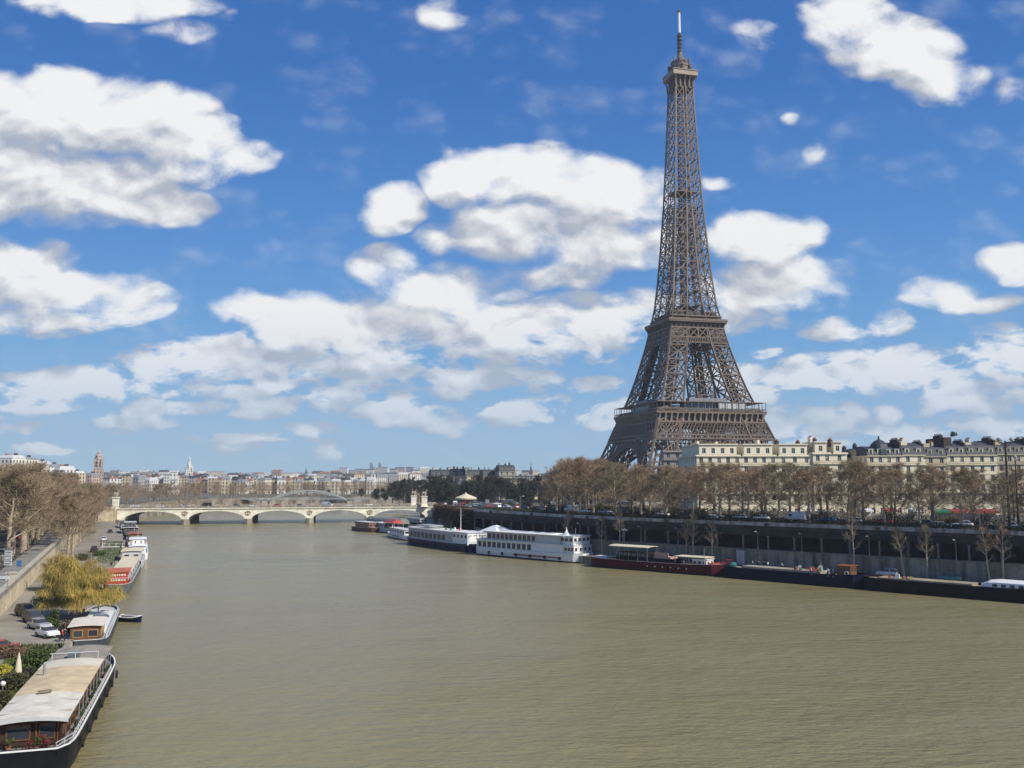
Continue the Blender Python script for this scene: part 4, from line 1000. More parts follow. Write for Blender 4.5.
# ================================================================ buildings
WINM = {}
def window_mesh(w, h, shutters=None, style=0):
    k = (round(w, 2), round(h, 2), style)
    if k in WINM: return WINM[k]
    mb = MB(); mb.span(-w/2, w/2, .16, .2, 0, h, GLASS if style < 2 else GLASS2)
    if style == 3: mb.span(-w/2+.1, w/2-.1, .13, .155, h*.45, h-.1, CREAMR)
    fr = WHITE_D
    mb.span(-w/2, -w/2+.09, .08, .16, 0, h, fr); mb.span(w/2-.09, w/2, .08, .16, 0, h, fr); mb.span(-w/2+.09, w/2-.09, .08, .16, 0, .09, fr); mb.span(-w/2+.09, w/2-.09, .08, .16, h-.09, h, fr)
    mb.span(-.045, .045, .09, .16, .09, h-.09, fr); mb.span(-w/2+.09, -.045, .1, .15, h*.66, h*.66+.05, fr); mb.span(.045, w/2-.09, .1, .15, h*.66, h*.66+.05, fr)
    if style == 1:      # iron balconet
        for z in (.12, .95): mb.span(-w/2-.05, w/2+.05, -.22, -.17, z, z+.05, BLACK)
        n = 9
        for i in range(n+1): x = -w/2-.03+(w+.06)*i/n; mb.span(x-.015, x+.015, -.21, -.18, .12, .95, BLACK)
    WINM[k] = mb.mesh('window', None); return WINM[k]
def facade(mb, w, hs, ww, wh, bay, m, sill=.9):
    """flat wall in the plane y=0 facing -y, from x=0..w, with real openings; returns window places"""
    n = max(1, int(w/bay)); bw = w/n; out = []; z = 0
    for f, h in enumerate(hs):
        sl = sill if f else .4; hh = min(wh + (.5 if f in (1, 2) else 0), h-sl-.35)
        for i in range(n):
            x0, x1 = i*bw, (i+1)*bw; a, b_ = (x0+x1-ww)/2, (x0+x1+ww)/2; z0, z1 = z+sl, z+sl+hh
            mb.quad((x0, 0, z), (x1, 0, z), (x1, 0, z0), (x0, 0, z0), m); mb.quad((x0, 0, z1), (x1, 0, z1), (x1, 0, z+h), (x0, 0, z+h), m)
            mb.quad((x0, 0, z0), (a, 0, z0), (a, 0, z1), (x0, 0, z1), m); mb.quad((b_, 0, z0), (x1, 0, z0), (x1, 0, z1), (b_, 0, z1), m)
            d = .3
            mb.quad((a, 0, z0), (b_, 0, z0), (b_, d, z0), (a, d, z0), m); mb.quad((a, 0, z1), (a, d, z1), (b_, d, z1), (b_, 0, z1), m)
            mb.quad((a, 0, z0), (a, d, z0), (a, d, z1), (a, 0, z1), m); mb.quad((b_, 0, z0), (b_, 0, z1), (b_, d, z1), (b_, d, z0), m)
            out.append((f, (a+b_)/2, z0, ww, hh))
        z += h
    return out, z
def haussmann(name, label, loc, rz, w, d, floors, m, group, roof='mansard', side=(True, False), bay=2.9, seed=0, roofh=4.2, chim=3, fh=3.2, dormers=True, party=True, attic=True):
    r = random.Random(seed); t = thing(name, label, 'building', loc, rz, group)
    hs = [4.2] + [fh]*(floors-1); H = sum(hs); nwin = 0
    mb = MB(); o1, _ = facade(mb, w, hs, 1.25, 2.0, bay, m)
    # other walls
    mb.quad((0, d, 0), (w, d, 0), (w, d, H), (0, d, H), m); sidewins = []
    for sgn, on in ((0, side[0]), (1, side[1])):
        x = sgn*w
        if not on: mb.quad((x, 0, 0), (x, d, 0), (x, d, H), (x, 0, H), m)
        else:
            sb = MB(); so_, _ = facade(sb, d, hs, 1.2, 2.0, bay+.3, m)
            rot = (lambda p: (0+p[1], d-p[0], p[2])) if sgn == 0 else (lambda p: (w-p[1], p[0], p[2]))
            mb.add([rot(p) for p in sb.v], sb.f, m); sidewins += [(sgn, *q) for q in so_]
    mb.quad((0, 0, H), (w, 0, H), (w, d, H), (0, d, H), m)
    mb.build('wall', None, t)
    bm_ = MB()
    z = hs[0]
    for f in range(1, floors+1):
        k = .45 if f in (floors, 2, floors-1) else .16
        bm_.span(-.1*(side[0] or 1), w+.1, -k, -.01, z-.14, z+.1)
        if side[0]: bm_.span(-k, -.01, -.05, d, z-.14, z+.1)
        if side[1]: bm_.span(w+.01, w+k, -.05, d, z-.14, z+.1)
        z += fh
    bm_.build('cornice', m, t)
    n = 0
    for (f, x, z0, ww, hh) in o1:
        if n >= 96: break
        place(window_mesh(ww, hh, style=1 if f in (1, 3) else r.choice((0, 0, 0, 2, 3))), 'window', t, (x, .1, z0)); n += 1
    for (sgn, f, x, z0, ww, hh) in sidewins:
        if n >= 96: break
        q = (.1, d-x, z0) if sgn == 0 else (w-.1, x, z0)
        place(window_mesh(ww, hh), 'window', t, q, -pi/2 if sgn == 0 else pi/2); n += 1
    for f in ([1, floors-1] if floors > 4 else [1]):      # long balconies
        z0 = hs[0]+(f-1)*fh+fh*0; rb = MB()
        if f == 1: z0 = hs[0]
        rb.span(.2, w-.2, -.46, -.42, z0+.95, z0+1.0)
        k = .25
        while k < w-.2: rb.span(k, k+.04, -.46, -.42, z0+.12, z0+.95); k += .28
        rb.build('balcony_railing', BLACK, t)
    top = H
    if roof == 'mansard':
        rm = MB(); i_ = 1.3; rh = roofh*.72
        lo = [(.1, .1), (w-.1, .1), (w-.1, d-.1), (.1, d-.1)]; mid = [(i_*.0+.12 if party else i_, i_), (w-.12 if party else w-i_, i_), (w-.12 if party else w-i_, d-i_), (.12 if party else i_, d-i_)]
        tp = [(a+(w/2-a)*.15*0, d/2 + (b_-d/2)*.35) for a, b_ in mid]
        rm.loft([[(x, y, H+.02) for x, y in lo], [(x, y, H+rh) for x, y in mid], [(x, y, H+roofh) for x, y in tp]], SLATE)
        ro = rm.build('roof', None, t); top = H+roofh
        if dormers:
            nb = max(1, int(w/bay)); dm = MB(); dm.span(-.75, .75, -.05, 1.4, 0, 2.0, m); dm.span(-.9, .9, -.15, 1.5, 2.0, 2.2, ZINC); dm.span(-.45, .45, -.08, -.05, .3, 1.7, GLASS)
            dme = dm.mesh('dormer')
            for i in range(nb): place(dme, 'dormer', ro, ((i+.5)*w/nb, .55, H+.35))
        par = ro
    elif roof == 'flat':
        rm = MB(); rm.span(.3, w-.3, .3, d-.3, H+.02, H+.5, ZINC); ro = rm.build('roof', None, t); par = ro
        mbp = MB(); mbp.span(-.35, w+.35, -.35, .02, H+.1, H+.45); mbp.span(-.35, .0, .02, d, H+.1, H+.45); mbp.build('parapet', m, t)
        if attic:
            mba = MB(); o3, _ = facade(mba, w-2.4, [3.3], 1.2, 1.8, bay, m, .5); mba.quad((0, d-3, 0), (w-2.4, d-3, 0), (w-2.4, d-3, 3.3), (0, d-3, 3.3), m); mba.quad((0, 0, 0), (0, d-3, 0), (0, d-3, 3.3), (0, 0, 3.3), m); mba.quad((w-2.4, 0, 0), (w-2.4, d-3, 0), (w-2.4, d-3, 3.3), (w-2.4, 0, 3.3), m)
            mba.span(-.3, w-2.1, -.4, d-2.8, 3.3, 3.65, m)
            ao = mba.build('attic', None, t, (1.2, 1.5, H+.5))
            for (f, x, z0, ww, hh) in o3: place(window_mesh(ww, hh), 'window', ao, (x, .1, z0))
            top = H+4.2
    for i in range(chim):
        cm_ = MB(); x = w*(i+.5)/chim+r.uniform(-1, 1); yy = r.uniform(.3, .7)*d; hh = r.uniform(1.4, 2.4)
        cm_.span(x-.35, x+.35, yy-1.4, yy+1.4, top-1.8, top+hh-.8, m if r.random() < .5 else BRICKC)
        for k in range(5): cm_.lathe((x, yy-1.1+.55*k, top+hh-.8), [(.14, 0), (.11, .55)], 6, TERRA)
        cm_.build('chimney', None, par)
    return t, H, top
# long ornate cream block at the tower foot: shaded wing, main range, pavilion pair
YA = 300; zA = 10.4
x0 = PX(697, YA); xs_ = [PX(p, YA) for p in (697, 742, 778, 813, 832, 847)]
labs = ['cream six storey block at the tower foot, its left side wall in shade', 'cream block with a flat attic, second in the long row right of the tower foot', 'cream block with a flat attic, third in the long row right of the tower foot', 'narrow cream pavilion with small gabled attic near the end of the cream row', 'narrow cream pavilion ending the long cream row, right end']
for i in range(5):
    w_ = xs_[i+1]-xs_[i]
    if i < 3: haussmann('apartment_building', labs[i], (xs_[i], YA, zA), 0, w_-.02, 34 if i == 0 else 16, 6, CREAM[1], 'buildings on the right bank', 'flat', (i == 0, False), seed=i, chim=2, fh=3.1)
    else: haussmann('apartment_building', labs[i], (xs_[i], YA-.6, zA), 0, w_-.02, 15, 6, CREAM[1], 'buildings on the right bank', 'flat', (True, True), seed=i, chim=2, fh=3.25, bay=2.6)
# grey wing left of it (in shade), set back
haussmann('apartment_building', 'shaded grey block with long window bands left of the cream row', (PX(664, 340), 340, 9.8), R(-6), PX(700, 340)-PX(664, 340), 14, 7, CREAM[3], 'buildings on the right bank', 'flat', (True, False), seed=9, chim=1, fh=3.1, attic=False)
# beige gable and low roofs in the gap
def simple_house(name, label, loc, rz, w, d, H, m, rm, group, rh=2.5):
    t = thing(name, label, 'building', loc, rz, group); mb = MB(); mb.span(0, w, 0, d, 0, H); mb.build('wall', m, t)
    mb = MB(); mb.loft([[(-.2, -.2, H+.01), (w+.2, -.2, H+.01), (w+.2, d+.2, H+.01), (-.2, d+.2, H+.01)], [(.6, d*.3, H+rh), (w-.6, d*.3, H+rh), (w-.6, d*.7, H+rh), (.6, d*.7, H+rh)]]); ro = mb.build('roof', rm, t)
    mb = MB(); mb.span(w*.2, w*.2+.7, d*.3, d*.3+2.4, H+.5, H+rh+1.4); 
    for k in range(4): mb.lathe((w*.2+.35, d*.3+.3+.6*k, H+rh+1.4), [(.14, 0), (.11, .5)], 6)
    mb.build('chimney', BRICKC, ro); return t
simple_house('apartment_building', 'low dark roofed house in the gap between the two rows', (PX(846, 322), 322, 10.5), 0, 5.5, 12, 19.5, CREAM[2], SLATE, 'buildings on the right bank')
simple_house('apartment_building', 'plain beige gable wall in the gap right of the cream row', (PX(857, 318), 318, 10.5), 0, 5.2, 12, 22.2, mat('beige_render', (.55, .42, .24), .9, .08, .2), ZINC, 'buildings on the right bank', .6)
# row of seven buildings to the right
YB_ = 308; px_ = [868, 903, 926, 948, 968, 998, 1032, 1066, 1100]
lab2 = ['corner block with dark rounded dome at the left end of the right-hand row', 'ornate cream block with grey dormers just right of the domed corner block', 'narrow cream block with slate roof in the middle of the right-hand row', 'cream block below the tallest dark chimney wall', 'buff block with pale corner bay right of the tallest chimney wall', 'buff block with blue-grey mansard and long balconies near the right edge', 'cream block with tall mansard behind the twin-armed lamp mast', 'cream block at the right edge of the picture']
for i in range(8):
    xa, xb = PX(px_[i], YB_), PX(px_[i+1], YB_); fl = [6, 6, 6, 6, 6, 6, 6, 6][i]; mm_ = [CREAM[0], CREAM[1], CREAM[2], CREAM[0], CREAM[0], CREAM[2], CREAM[0], CREAM[1]][i]
    t, H_, top_ = haussmann('apartment_building', lab2[i], (xa, YB_, zA), 0, xb-xa-.02, 15, fl, mm_, 'buildings on the right bank', 'mansard', (i == 0, False), seed=20+i, chim=1, fh=[3.15, 3.2, 3.1, 3.2, 3.2, 3.25, 3.3, 3.2][i], bay=2.75, roofh=[3.4, 4.4, 4.2, 4.2, 4.6, 4.2, 4.8, 4.6][i])
    pw_ = MB(); hx = [1.2, 4.6, 4.4, 6.0, 4.2, 5.0, 4.6, 4.4][i]
    if i: pw_.span(-.3, .3, 1.2, 14.8, H_, H_+hx); pw_.span(-.35, .35, 3, 9, H_+hx, H_+hx+.9); 
    if i:
        for k in range(8): pw_.lathe((0, 3.4+.7*k, H_+hx+.9), [(.14, 0), (.11, .6)], 6)
        pw_.build('party_wall', BRICKC, t)
        pz = MB(); pz.span(.35, 2.9, 2.4, 3.0, H_+.5, H_+hx+.2); pz.span(3.1, 4.2, 5.0, 6.5, H_+.5, H_+hx-.4); pz.build('chimney_stack', BRICKC if i in (3, 6) else mm_, t)
    if i == 0:
        dm = MB(); dm.lathe((5.6, 3.6, H_), [(3.6, 0), (3.7, .4), (3.4, 2.2), (2.6, 4.2), (1.5, 5.2), (.4, 5.7), (.15, 7)], 14); dm.build('dome', mat('dark_slate_dome', (.035, .045, .055), .5, .2, .5), t)
# rooftop shrubs / aerials
for i, (px, lb) in enumerate([(957, 'small dark roof garden bush on top of the tallest chimney wall'),]):
    T, C = leafy(930, 1.6, 1.3, 500, .3, .05, trunk=.05); t = thing('roof_bush', lb, 'bush', (PX(px, 312), 313, zA+4.2+5*3.2+6.6)); T.build('stem', BARK, t); C.build('foliage', DARKF, t)
# buildings across the gardens, beyond the bridge (in part shade)
hb = [(431, 452, 700, 6, 'dark'), (452, 466, 640, 6, ''), (464, 484, 720, 6, ''), (483, 500, 700, 6, ''), (499, 516, 690, 7, ''), (515, 532, 720, 5, ''), (531, 552, 740, 5, '')]
lb3 = ['dark slate-roofed block behind the carousel, left end of its row', 'grey block with tall mansard directly behind the carousel', 'buff block with many dormers right of the carousel', 'buff and slate block in the middle of the row beyond the gardens', 'tallest dark-roofed block of the row beyond the gardens', 'lower reddish buff block right of the tallest one beyond the gardens', 'pale low block left of the tall bare trees at the bend']
for i, (a, b_, Y, fl, _) in enumerate(hb):
    xa, xb = PX(a, Y), PX(b_, Y); z0 = inland(6.4, xa, Y, 200)-3.6
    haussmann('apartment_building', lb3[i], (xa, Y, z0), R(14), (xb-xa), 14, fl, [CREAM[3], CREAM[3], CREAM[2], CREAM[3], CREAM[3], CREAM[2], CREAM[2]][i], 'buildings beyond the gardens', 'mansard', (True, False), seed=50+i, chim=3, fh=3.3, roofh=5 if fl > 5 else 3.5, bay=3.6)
# hillside and far city: plain blocks with window grids
RTILE = mat('tiled_roof', (.26, .13, .09), .85, .15, 1); rb = random.Random(77); nb_ = [0]
def far_block(px, Y, zt, wpx, d, m, roofm, label, z0=None, rz=None, group='distant buildings on the skyline'):
    X = PX(px, Y); base = inland(6.4, X, Y, 300)-1 if z0 is None else z0; H = max(5, zt-base); w_ = wpx*Y/900
    t = thing('distant_building', label, 'building', (X, Y, base), rz if rz is not None else rb.uniform(-.35, .35), group)
    rf = rb.uniform(1.5, 3.2)*(1 if Y < 1400 else 1.6)
    mb = MB(); mb.span(-w_/2, w_/2, 0, d, 0, H-rf); mb.build('wall', m, t)
    mb = MB(); i_ = min(w_*.2, 2.5); mb.loft([[(-w_/2-.2, -.2, H-rf), (w_/2+.2, -.2, H-rf), (w_/2+.2, d+.2, H-rf), (-w_/2-.2, d+.2, H-rf)], [(-w_/2+i_*.5, i_, H), (w_/2-i_*.5, i_, H), (w_/2-i_*.5, d-i_, H), (-w_/2+i_*.5, d-i_, H)]]); ro = mb.build('roof', roofm, t)
    if Y < 2600:
        mb = MB()
        mb.span(-w_*.3, -w_*.3+.9, d*.3, d*.3+3, H-rf, H+1.2); mb.build('chimney', RTILE if rb.random() < .3 else WHITE_D, ro)
        mb = MB(); mb.span(w_*.2, w_*.2+.9, d*.4, d*.4+3, H-rf, H+1.5); mb.build('chimney', BRICKC, ro)
    return t
cnm = {0: 'cream', 1: 'white', 2: 'buff', 3: 'grey', 4: 'pinkish'}
# white terraces on the left hill
for i, (px, Y, py, wpx, c, lb) in enumerate([(4, 640, 452, 16, 1, 'white flat roofed block at the left edge above the trees'), (18, 660, 454, 14, 1, 'white block with grey roof, second on the left hill'), (32, 690, 458, 12, 0, 'cream block stepping down the left hill'), (44, 700, 461, 14, 1, 'white modern block with roof terrace on the left hill'), (56, 690, 463, 9, 1, 'bright white cube-like block at the right end of the left hill group'), (50, 640, 469, 22, 0, 'low cream block below the white ones on the left hill'), (68, 800, 468, 12, 2, 'small buff house between the hill blocks and the bell tower'), (84, 860, 470, 16, 4, 'low pinkish block left of the bell tower'), (24, 620, 462, 20, 2, 'buff block half hidden in the trees on the left hill')]):
    far_block(px, Y, ZY(py+3, Y), wpx, 14, FAR[c], ZINC if i % 2 else WHITE_D, lb, rz=rb.uniform(-.5, -.1), group='buildings on the left hill')
far_n = 0
bands = [  # (x range, distance range, y of roof line, count)
    (104, 200, 900, 1100, 476, 16), (196, 372, 850, 930, 478.5, 26), (120, 372, 1300, 1700, 475.0, 30), (100, 540, 2000, 2700, 472.0, 46), (330, 560, 1300, 1700, 474, 20), (340, 470, 3000, 3500, 469, 16)]
bn = ['nearest', 'second', 'third', 'fourth', 'fifth', 'sixth']
bandname = ['on the left bank by the spire', 'facing the river above the bridge', 'behind the riverside row above the bridge', 'on the far skyline', 'behind the bridge end and gardens', 'on the distant hill']
for bi, (xa, xb, ya, yb, py, cnt) in enumerate(bands):
    for i in range(cnt):
        px = xa+(xb-xa)*(i+.5)/cnt+rb.uniform(-1.5, 1.5); Y = rb.uniform(ya, yb); c = rb.choice([0, 0, 1, 1, 2, 3, 4]) if bi != 1 else rb.choice([0, 0, 0, 1, 2])
        wpx = (xb-xa)/cnt*rb.uniform(.8, 1.3); rm_ = rb.choice([SLATE, ZINC, ZINC, WHITE_D, ZINC, SLATE, RTILE]); rn = {SLATE.name: 'slate', ZINC.name: 'zinc', WHITE_D.name: 'pale', RTILE.name: 'tiled'}[rm_.name]
        far_block(px, Y, ZY(py+rb.uniform(-2.2, 1.6), Y), wpx, 14, FAR[c], rm_, f'{cnm[c]} block with {rn} roof {bandname[bi]}, {nth(i)} from the left', group='distant buildings '+bandname[bi])
# church spire, bell tower, twin-towered church, small square tower
def spire(name, label, px, Y, pyt, w_, m, kind, z0=6):
    X = PX(px, Y); zt = ZY(pyt, Y); t = thing(name, label, 'church', (X, Y, z0), .3); H = zt-z0
    mb = MB()
    if kind == 'spire':
        mb.span(-w_/2, w_/2, -w_/2, w_/2, 0, H*.5); 
        for sx_ in (-1, 1):
            for sy_ in (-1, 1): mb.lathe((sx_*w_*.45, sy_*w_*.45, H*.5), [(w_*.12, 0), (w_*.1, H*.08), (.1, H*.18)], 6)
        mb.build('tower', m, t); mb = MB(); mb.lathe((0, 0, H*.5), [(w_*.5, 0), (w_*.3, H*.2), (w_*.12, H*.38), (.15, H*.5)], 8); mb.build('spire', m, t)
        mb = MB(); mb.span(-w_*.6, w_*.6, w_*.5, w_*4, 0, H*.25); mb.build('nave', m, t); mb = MB(); mb.loft([[(-w_*.65, w_*.5, H*.25), (w_*.65, w_*.5, H*.25), (w_*.65, w_*4, H*.25), (-w_*.65, w_*4, H*.25)], [(-.3, w_*.6, H*.38), (.3, w_*.6, H*.38), (.3, w_*3.9, H*.38), (-.3, w_*3.9, H*.38)]]); mb.build('roof', SLATE, t)
    elif kind == 'bell':
        mb.span(-w_/2, w_/2, -w_/2, w_/2, 0, H*.55); mb.span(-w_*.4, w_*.4, -w_*.4, w_*.4, H*.56, H*.78); mb.build('tower', m, t)
        mb = MB()
        for k in (-.2, .2): mb.span(k*w_-.5, k*w_+.5, -w_*.42, -w_*.4-.02, H*.6, H*.74)
        mb.build('belfry_openings', BRICKC, t); mb = MB(); mb.lathe((0, 0, H*.78), [(w_*.42, 0), (w_*.36, H*.08), (w_*.2, H*.15), (.2, H*.22)], 8); mb.build('dome', m, t)
    return t
spire('church_spire', 'pale pointed church spire rising above the far left bank', 189, 1500, 456, 11, FAR[1], 'spire')
spire('bell_tower', 'pinkish bell tower with small dome above the trees on the left', 98, 950, 450, 9.5, FAR[4], 'bell')
spire('church_spire', 'thin dark distant steeple just left of the tall bare trees', 531, 1900, 462, 6, SLATE, 'spire')
spire('church_spire', 'tiny grey steeple on the skyline above the footbridge', 306, 2500, 467, 8, SLATE, 'spire')
BL_ = mat('blue_grey_stone', (.16, .18, .21), .9, .2, .05)
t = thing('twin_tower_church', 'grey blue church with two tall towers on the distant hill', 'church', (PX(376, 3300), 3300, 30), 0); Y = 3300
mb = MB(); z1 = ZY(470, Y)-30; mb.span(-22, 26, 0, 40, 0, z1); mb.build('nave', BL_, t)
for px, py in ((371, 462), (379.5, 462)):
    h_ = ZY(py, Y)-30; x = PX(px, Y)-PX(376, Y); mb = MB(); mb.span(x-4.5, x+4.5, -2, 8, 0, h_*.86); mb.lathe((x, 3, h_*.86), [(4.5, 0), (3, h_*.07), (.4, h_*.14)], 8); mb.build('tower', BL_, t)
for k, x in enumerate((-14, 14, 24)): mb = MB(); mb.lathe((x, 20, z1), [(6, 0), (6, 5), (4, 10), (.5, 14)], 8); mb.build('turret', BL_, t)
t = thing('observatory_tower', 'small white tiered tower among the trees beyond the bridge', 'tower', (PX(174, 830), 830, 6.3), .1)
for i, (w_, z0, z1) in enumerate(((9, 0, 7), (11, 7, 8), (6.5, 8, 14), (8, 14, 15), (5.5, 15, 21), (6.5, 21, 22))): mb = MB(); mb.span(-w_/2, w_/2, -w_/2, w_/2, z0, z1-.01); mb.build('tier', FAR[1] if i % 2 == 0 else WHITE, t)
mb = MB(); mb.lathe((0, -3.4, 11), [(1.6, -.2), (1.6, .2)], 12); mb.build('clock', GREEN, t)
# footbridge: arched steel truss in the distance
Y = 655; fb_ = thing('footbridge', 'distant grey green steel arch footbridge seen above the stone bridge', 'bridge', (PX(308, Y), Y, 2.0), R(4)); fb_.scale = (.74,)*3; FS = mat('pale_green_steel', (.33, .37, .36), .5, .1, .1)
def farc(mb, x0, x1, h, zb_, y, wd, n=22):
    prev = None
    for i in range(n+1):
        x = x0+(x1-x0)*i/n; u = (i/n-.5)*2; z = zb_+h*(1-u*u)
        if prev: mb.bar(prev, (x, y, z), wd)
        if i % 2 == 0 and z > 7.2: mb.bar((x, y, 7), (x, y, z), .4)
        prev = (x, y, z)
mb = MB()
for y in (0, 8): mb = MB(); farc(mb, -38, 38, 9.5, 1.5+4, y, 1.2); farc(mb, -38, 38, 8.0, 5, y, .5); mb.build('main_arch', FS, fb_)
mb = MB()
for y in (0, 8):
    for (q0, q1) in ((-86, -44), (44, 82)): mb = MB(); farc(mb, q0, q1, 3.5, 3.6, y, .9, 12); mb.build('side_arch', FS, fb_)
mb = MB(); mb.span(-95, 95, -.5, 8.5, 6.4, 7.1); mb.build('deck', FS, fb_); mb = MB()
for k in range(64): mb.bar((-94+3*k, -.4, 7.1), (-94+3*k, -.4, 8.2), .12)
mb.bar((-95, -.4, 8.2), (95, -.4, 8.2), .2); mb.build('railing', FS, fb_)
for x in (-41, 41): mb = MB(); mb.span(x-2.5, x+2.5, -1.5, 9.5, -1, 5); mb.build('pier', STONE, fb_)
# carousel with cream conical roof, in the garden behind the quay
Y = 505; t = thing('carousel', 'round carousel with cream conical canopy behind the ivy wall', 'carousel', (PX(466, Y), Y, 6.8))
mb = MB(); mb.lathe((0, 0, 3.9), [(6.0, 0), (6.1, .7), (5.2, 1.2), (2.9, 2.1), (1.4, 2.7), (.4, 3.2), (.1, 3.9)], 20); mb.build('canopy', CREAMR, t)
mb = MB(); mb.lathe((0, 0, 0), [(6.4, 0), (6.4, .6)], 20); mb.build('platform', WOOD, t); mb = MB(); mb.lathe((0, 0, .6), [(1.6, 0), (1.6, 3.3)], 12); mb.build('core', RED, t)
pl = MB(); pl.tube((0, 0, .6), (0, 0, 4.0), .09, .09, 6); pl = pl.mesh('pole', METAL)
for k in range(12): place(pl, 'pole', t, (5.6*cos(k*pi/6), 5.6*sin(k*pi/6), 0))

# ================================================================ boats
def hull_sections(L, B, bow=.22, stern=.12, bw=.12, sw=.6, n=18, sheer=.35):
    out = []
    for i in range(n+1):
        u = i/n
        if u > 1-bow: k = (u-(1-bow))/bow; f = bw+(1-bw)*sqrt(max(0, 1-k**2.0))
        elif u < stern: k = 1-u/stern; f = sw+(1-sw)*sqrt(max(0, 1-k**2.0))
        else: f = 1
        out.append((-L/2+L*u, B/2*f, sheer*(max(0, (u-.6)/.4)**2*1.0 + max(0, (.25-u)/.25)**2*.5)))
    return out
def make_hull(t, L, B, H, hm, dm, gm_, stripe=None, bul=.5, **k):
    S = hull_sections(L, B, **k); mb = MB()
    mb.loft([[(x, -w_, H-bul+s), (x, -w_*.97, .25), (x, -w_*.8, -.6), (x, w_*.8, -.6), (x, w_*.97, .25), (x, w_, H-bul+s)] for x, w_, s in S]); mb.build('hull', hm, t)
    mb = MB()
    for sg in (-1, 1): mb.loft([[(x, sg*w_, H-bul+s-.02), (x, sg*w_, H+s), (x, sg*(w_-.09), H+s), (x, sg*(w_-.09), H-bul+s-.02)] for x, w_, s in S])
    for e, xx in ((0, 1), (-1, -1)):
        x, w_, s = S[e]; mb.span(min(x, x+.1*xx), max(x, x+.1*xx), -w_, w_, H-bul+s, H+s-.01)
    mb.build('bulwark', hm, t)
    mb = MB(); mb.loft([[(x, -w_+.1, H-bul+s+.02), (x, w_-.1, H-bul+s+.02)] for x, w_, s in S], closed=False, caps=False); mb.build('deck', dm, t)
    mb = MB()
    for sg in (-1, 1): mb.loft([[(x, sg*(w_+.04), H+s-.04), (x, sg*(w_+.04), H+s+.05), (x, sg*(w_-.10), H+s+.05), (x, sg*(w_-.10), H+s-.04)] for x, w_, s in S])
    x, w_, s = S[0]; mb.span(x-.06, x+.12, -w_, w_, H+s-.04, H+s+.055)
    mb.build('gunwale', gm_, t)
    if stripe:
        mb = MB()
        for sg in (-1, 1): mb.loft([[(x, sg*(w_*.97+.03), -.3), (x, sg*(w_*.972+.03), .35), (x, sg*(w_*.9), .35), (x, sg*(w_*.9), -.3)] for x, w_, s in S])
        mb.build('boot_stripe', stripe, t)
    return S
def cabin(t, x0, x1, y0, y1, z0, z1, m, rm, nw=6, wz=(.9, 1.7), ww=None, ov=.25, ends=True, frame=None, name='cabin', camber=.0, fm=None):
    mb = MB(); mb.span(x0, x1, y0, y1, z0, z1); c = mb.build(name, m, t)
    rb = MB(); ys = [y0-ov+(y1-y0+2*ov)*i/6 for i in range(7)]; rise = lambda y: camber*(1-((y-(y0+y1)/2)/((y1-y0)/2+ov))**2)
    rb.loft([[(x, y, z1+.01+rise(y)) for y in ys]+[(x, y, z1+.13+rise(y)) for y in ys[::-1]] for x in (x0-ov, (x0+x1)/2, x1+ov)]); rb.build('roof', rm, t)
    fm = fm or WHITE_D
    if nw:
        sp = (x1-x0)/nw; ww = ww or sp*.62; h = wz[1]-wz[0]
        wm_ = MB(); wm_.span(-ww/2, ww/2, -.03, .0, 0, h, GLASS); e = .07
        for (a, b_, c_, d) in ((-ww/2-e, ww/2+e, -e, 0), (-ww/2-e, ww/2+e, h, h+e), (-ww/2-e, -ww/2, 0, h), (ww/2, ww/2+e, 0, h)): wm_.span(a, b_, -.06, 0, c_, d, fm)
        wm_ = wm_.mesh('window')
        for i in range(nw):
            x = x0+(i+.5)*sp; place(wm_, 'window', t, (x, y0-.005, z0+wz[0]), 0); place(wm_, 'window', t, (x, y1+.005, z0+wz[0]), pi)
        if ends:
            k = max(2, int((y1-y0)/1.6))
            for i in range(k):
                y = y0+(i+.5)*(y1-y0)/k; s_ = min(1, (y1-y0)/k*.7/ww)
                place(wm_, 'window', t, (x1+.005, y, z0+wz[0]), pi/2, (s_, 1, 1)); place(wm_, 'window', t, (x0-.005, y, z0+wz[0]), -pi/2, (s_, 1, 1))
    return c
def rail(t, pts, z, h=1.0, m=None, step=1.2, name='railing'):
    mb = MB(); pts = densify(pts, step)
    for a, b_ in zip(pts, pts[1:]):
        for k in (.5, 1): mb.bar((a[0], a[1], z+h*k), (b_[0], b_[1], z+h*k), .05)
    for a in pts: mb.bar((a[0], a[1], z), (a[0], a[1], z+h), .05)
    mb.build(name, m or WHITE_D, t)
def tyres(t, L, B, H, n, sides=(-1,)):
    mb = MB()
    for k in range(12):
        a, b_ = 2*pi*k/12, 2*pi*(k+1)/12; mb.bar((.36*cos(a), 0, .36*sin(a)), (.36*cos(b_), 0, .36*sin(b_)), .2, .2)
    me = mb.mesh('fender')
    me.materials.clear(); me.materials.append(TYRE)
    for sd_ in sides:
        for i in range(n): place(me, 'tyre_fender', t, (-L*.34+L*.68*i/max(1, n-1), sd_*(B/2+.14), H*.55))
def boat(name, label, cat, pa, pb, B, L=None, flip=False, group=None):
    """pa, pb: the two ends of the waterline on the river side (world points); local +x runs pa -> pb, the quay lies to the left (+y) unless flip"""
    a = Vector((pa[0], pa[1], 0)); b_ = Vector((pb[0], pb[1], 0)); d = (b_-a); Ln = d.length; d.normalize(); n_ = Vector((-d.y, d.x, 0))*(1 if not flip else -1)
    c = (a+b_)/2 + n_*B/2; t = thing(name, label, cat, c, atan2(d.y, d.x), group); return t, (L or Ln)
W0 = lambda px, py: tuple(PZ(px, py, 0)[:2])
GB = 'boats moored along the right bank'; GL = 'houseboats moored along the left quay'
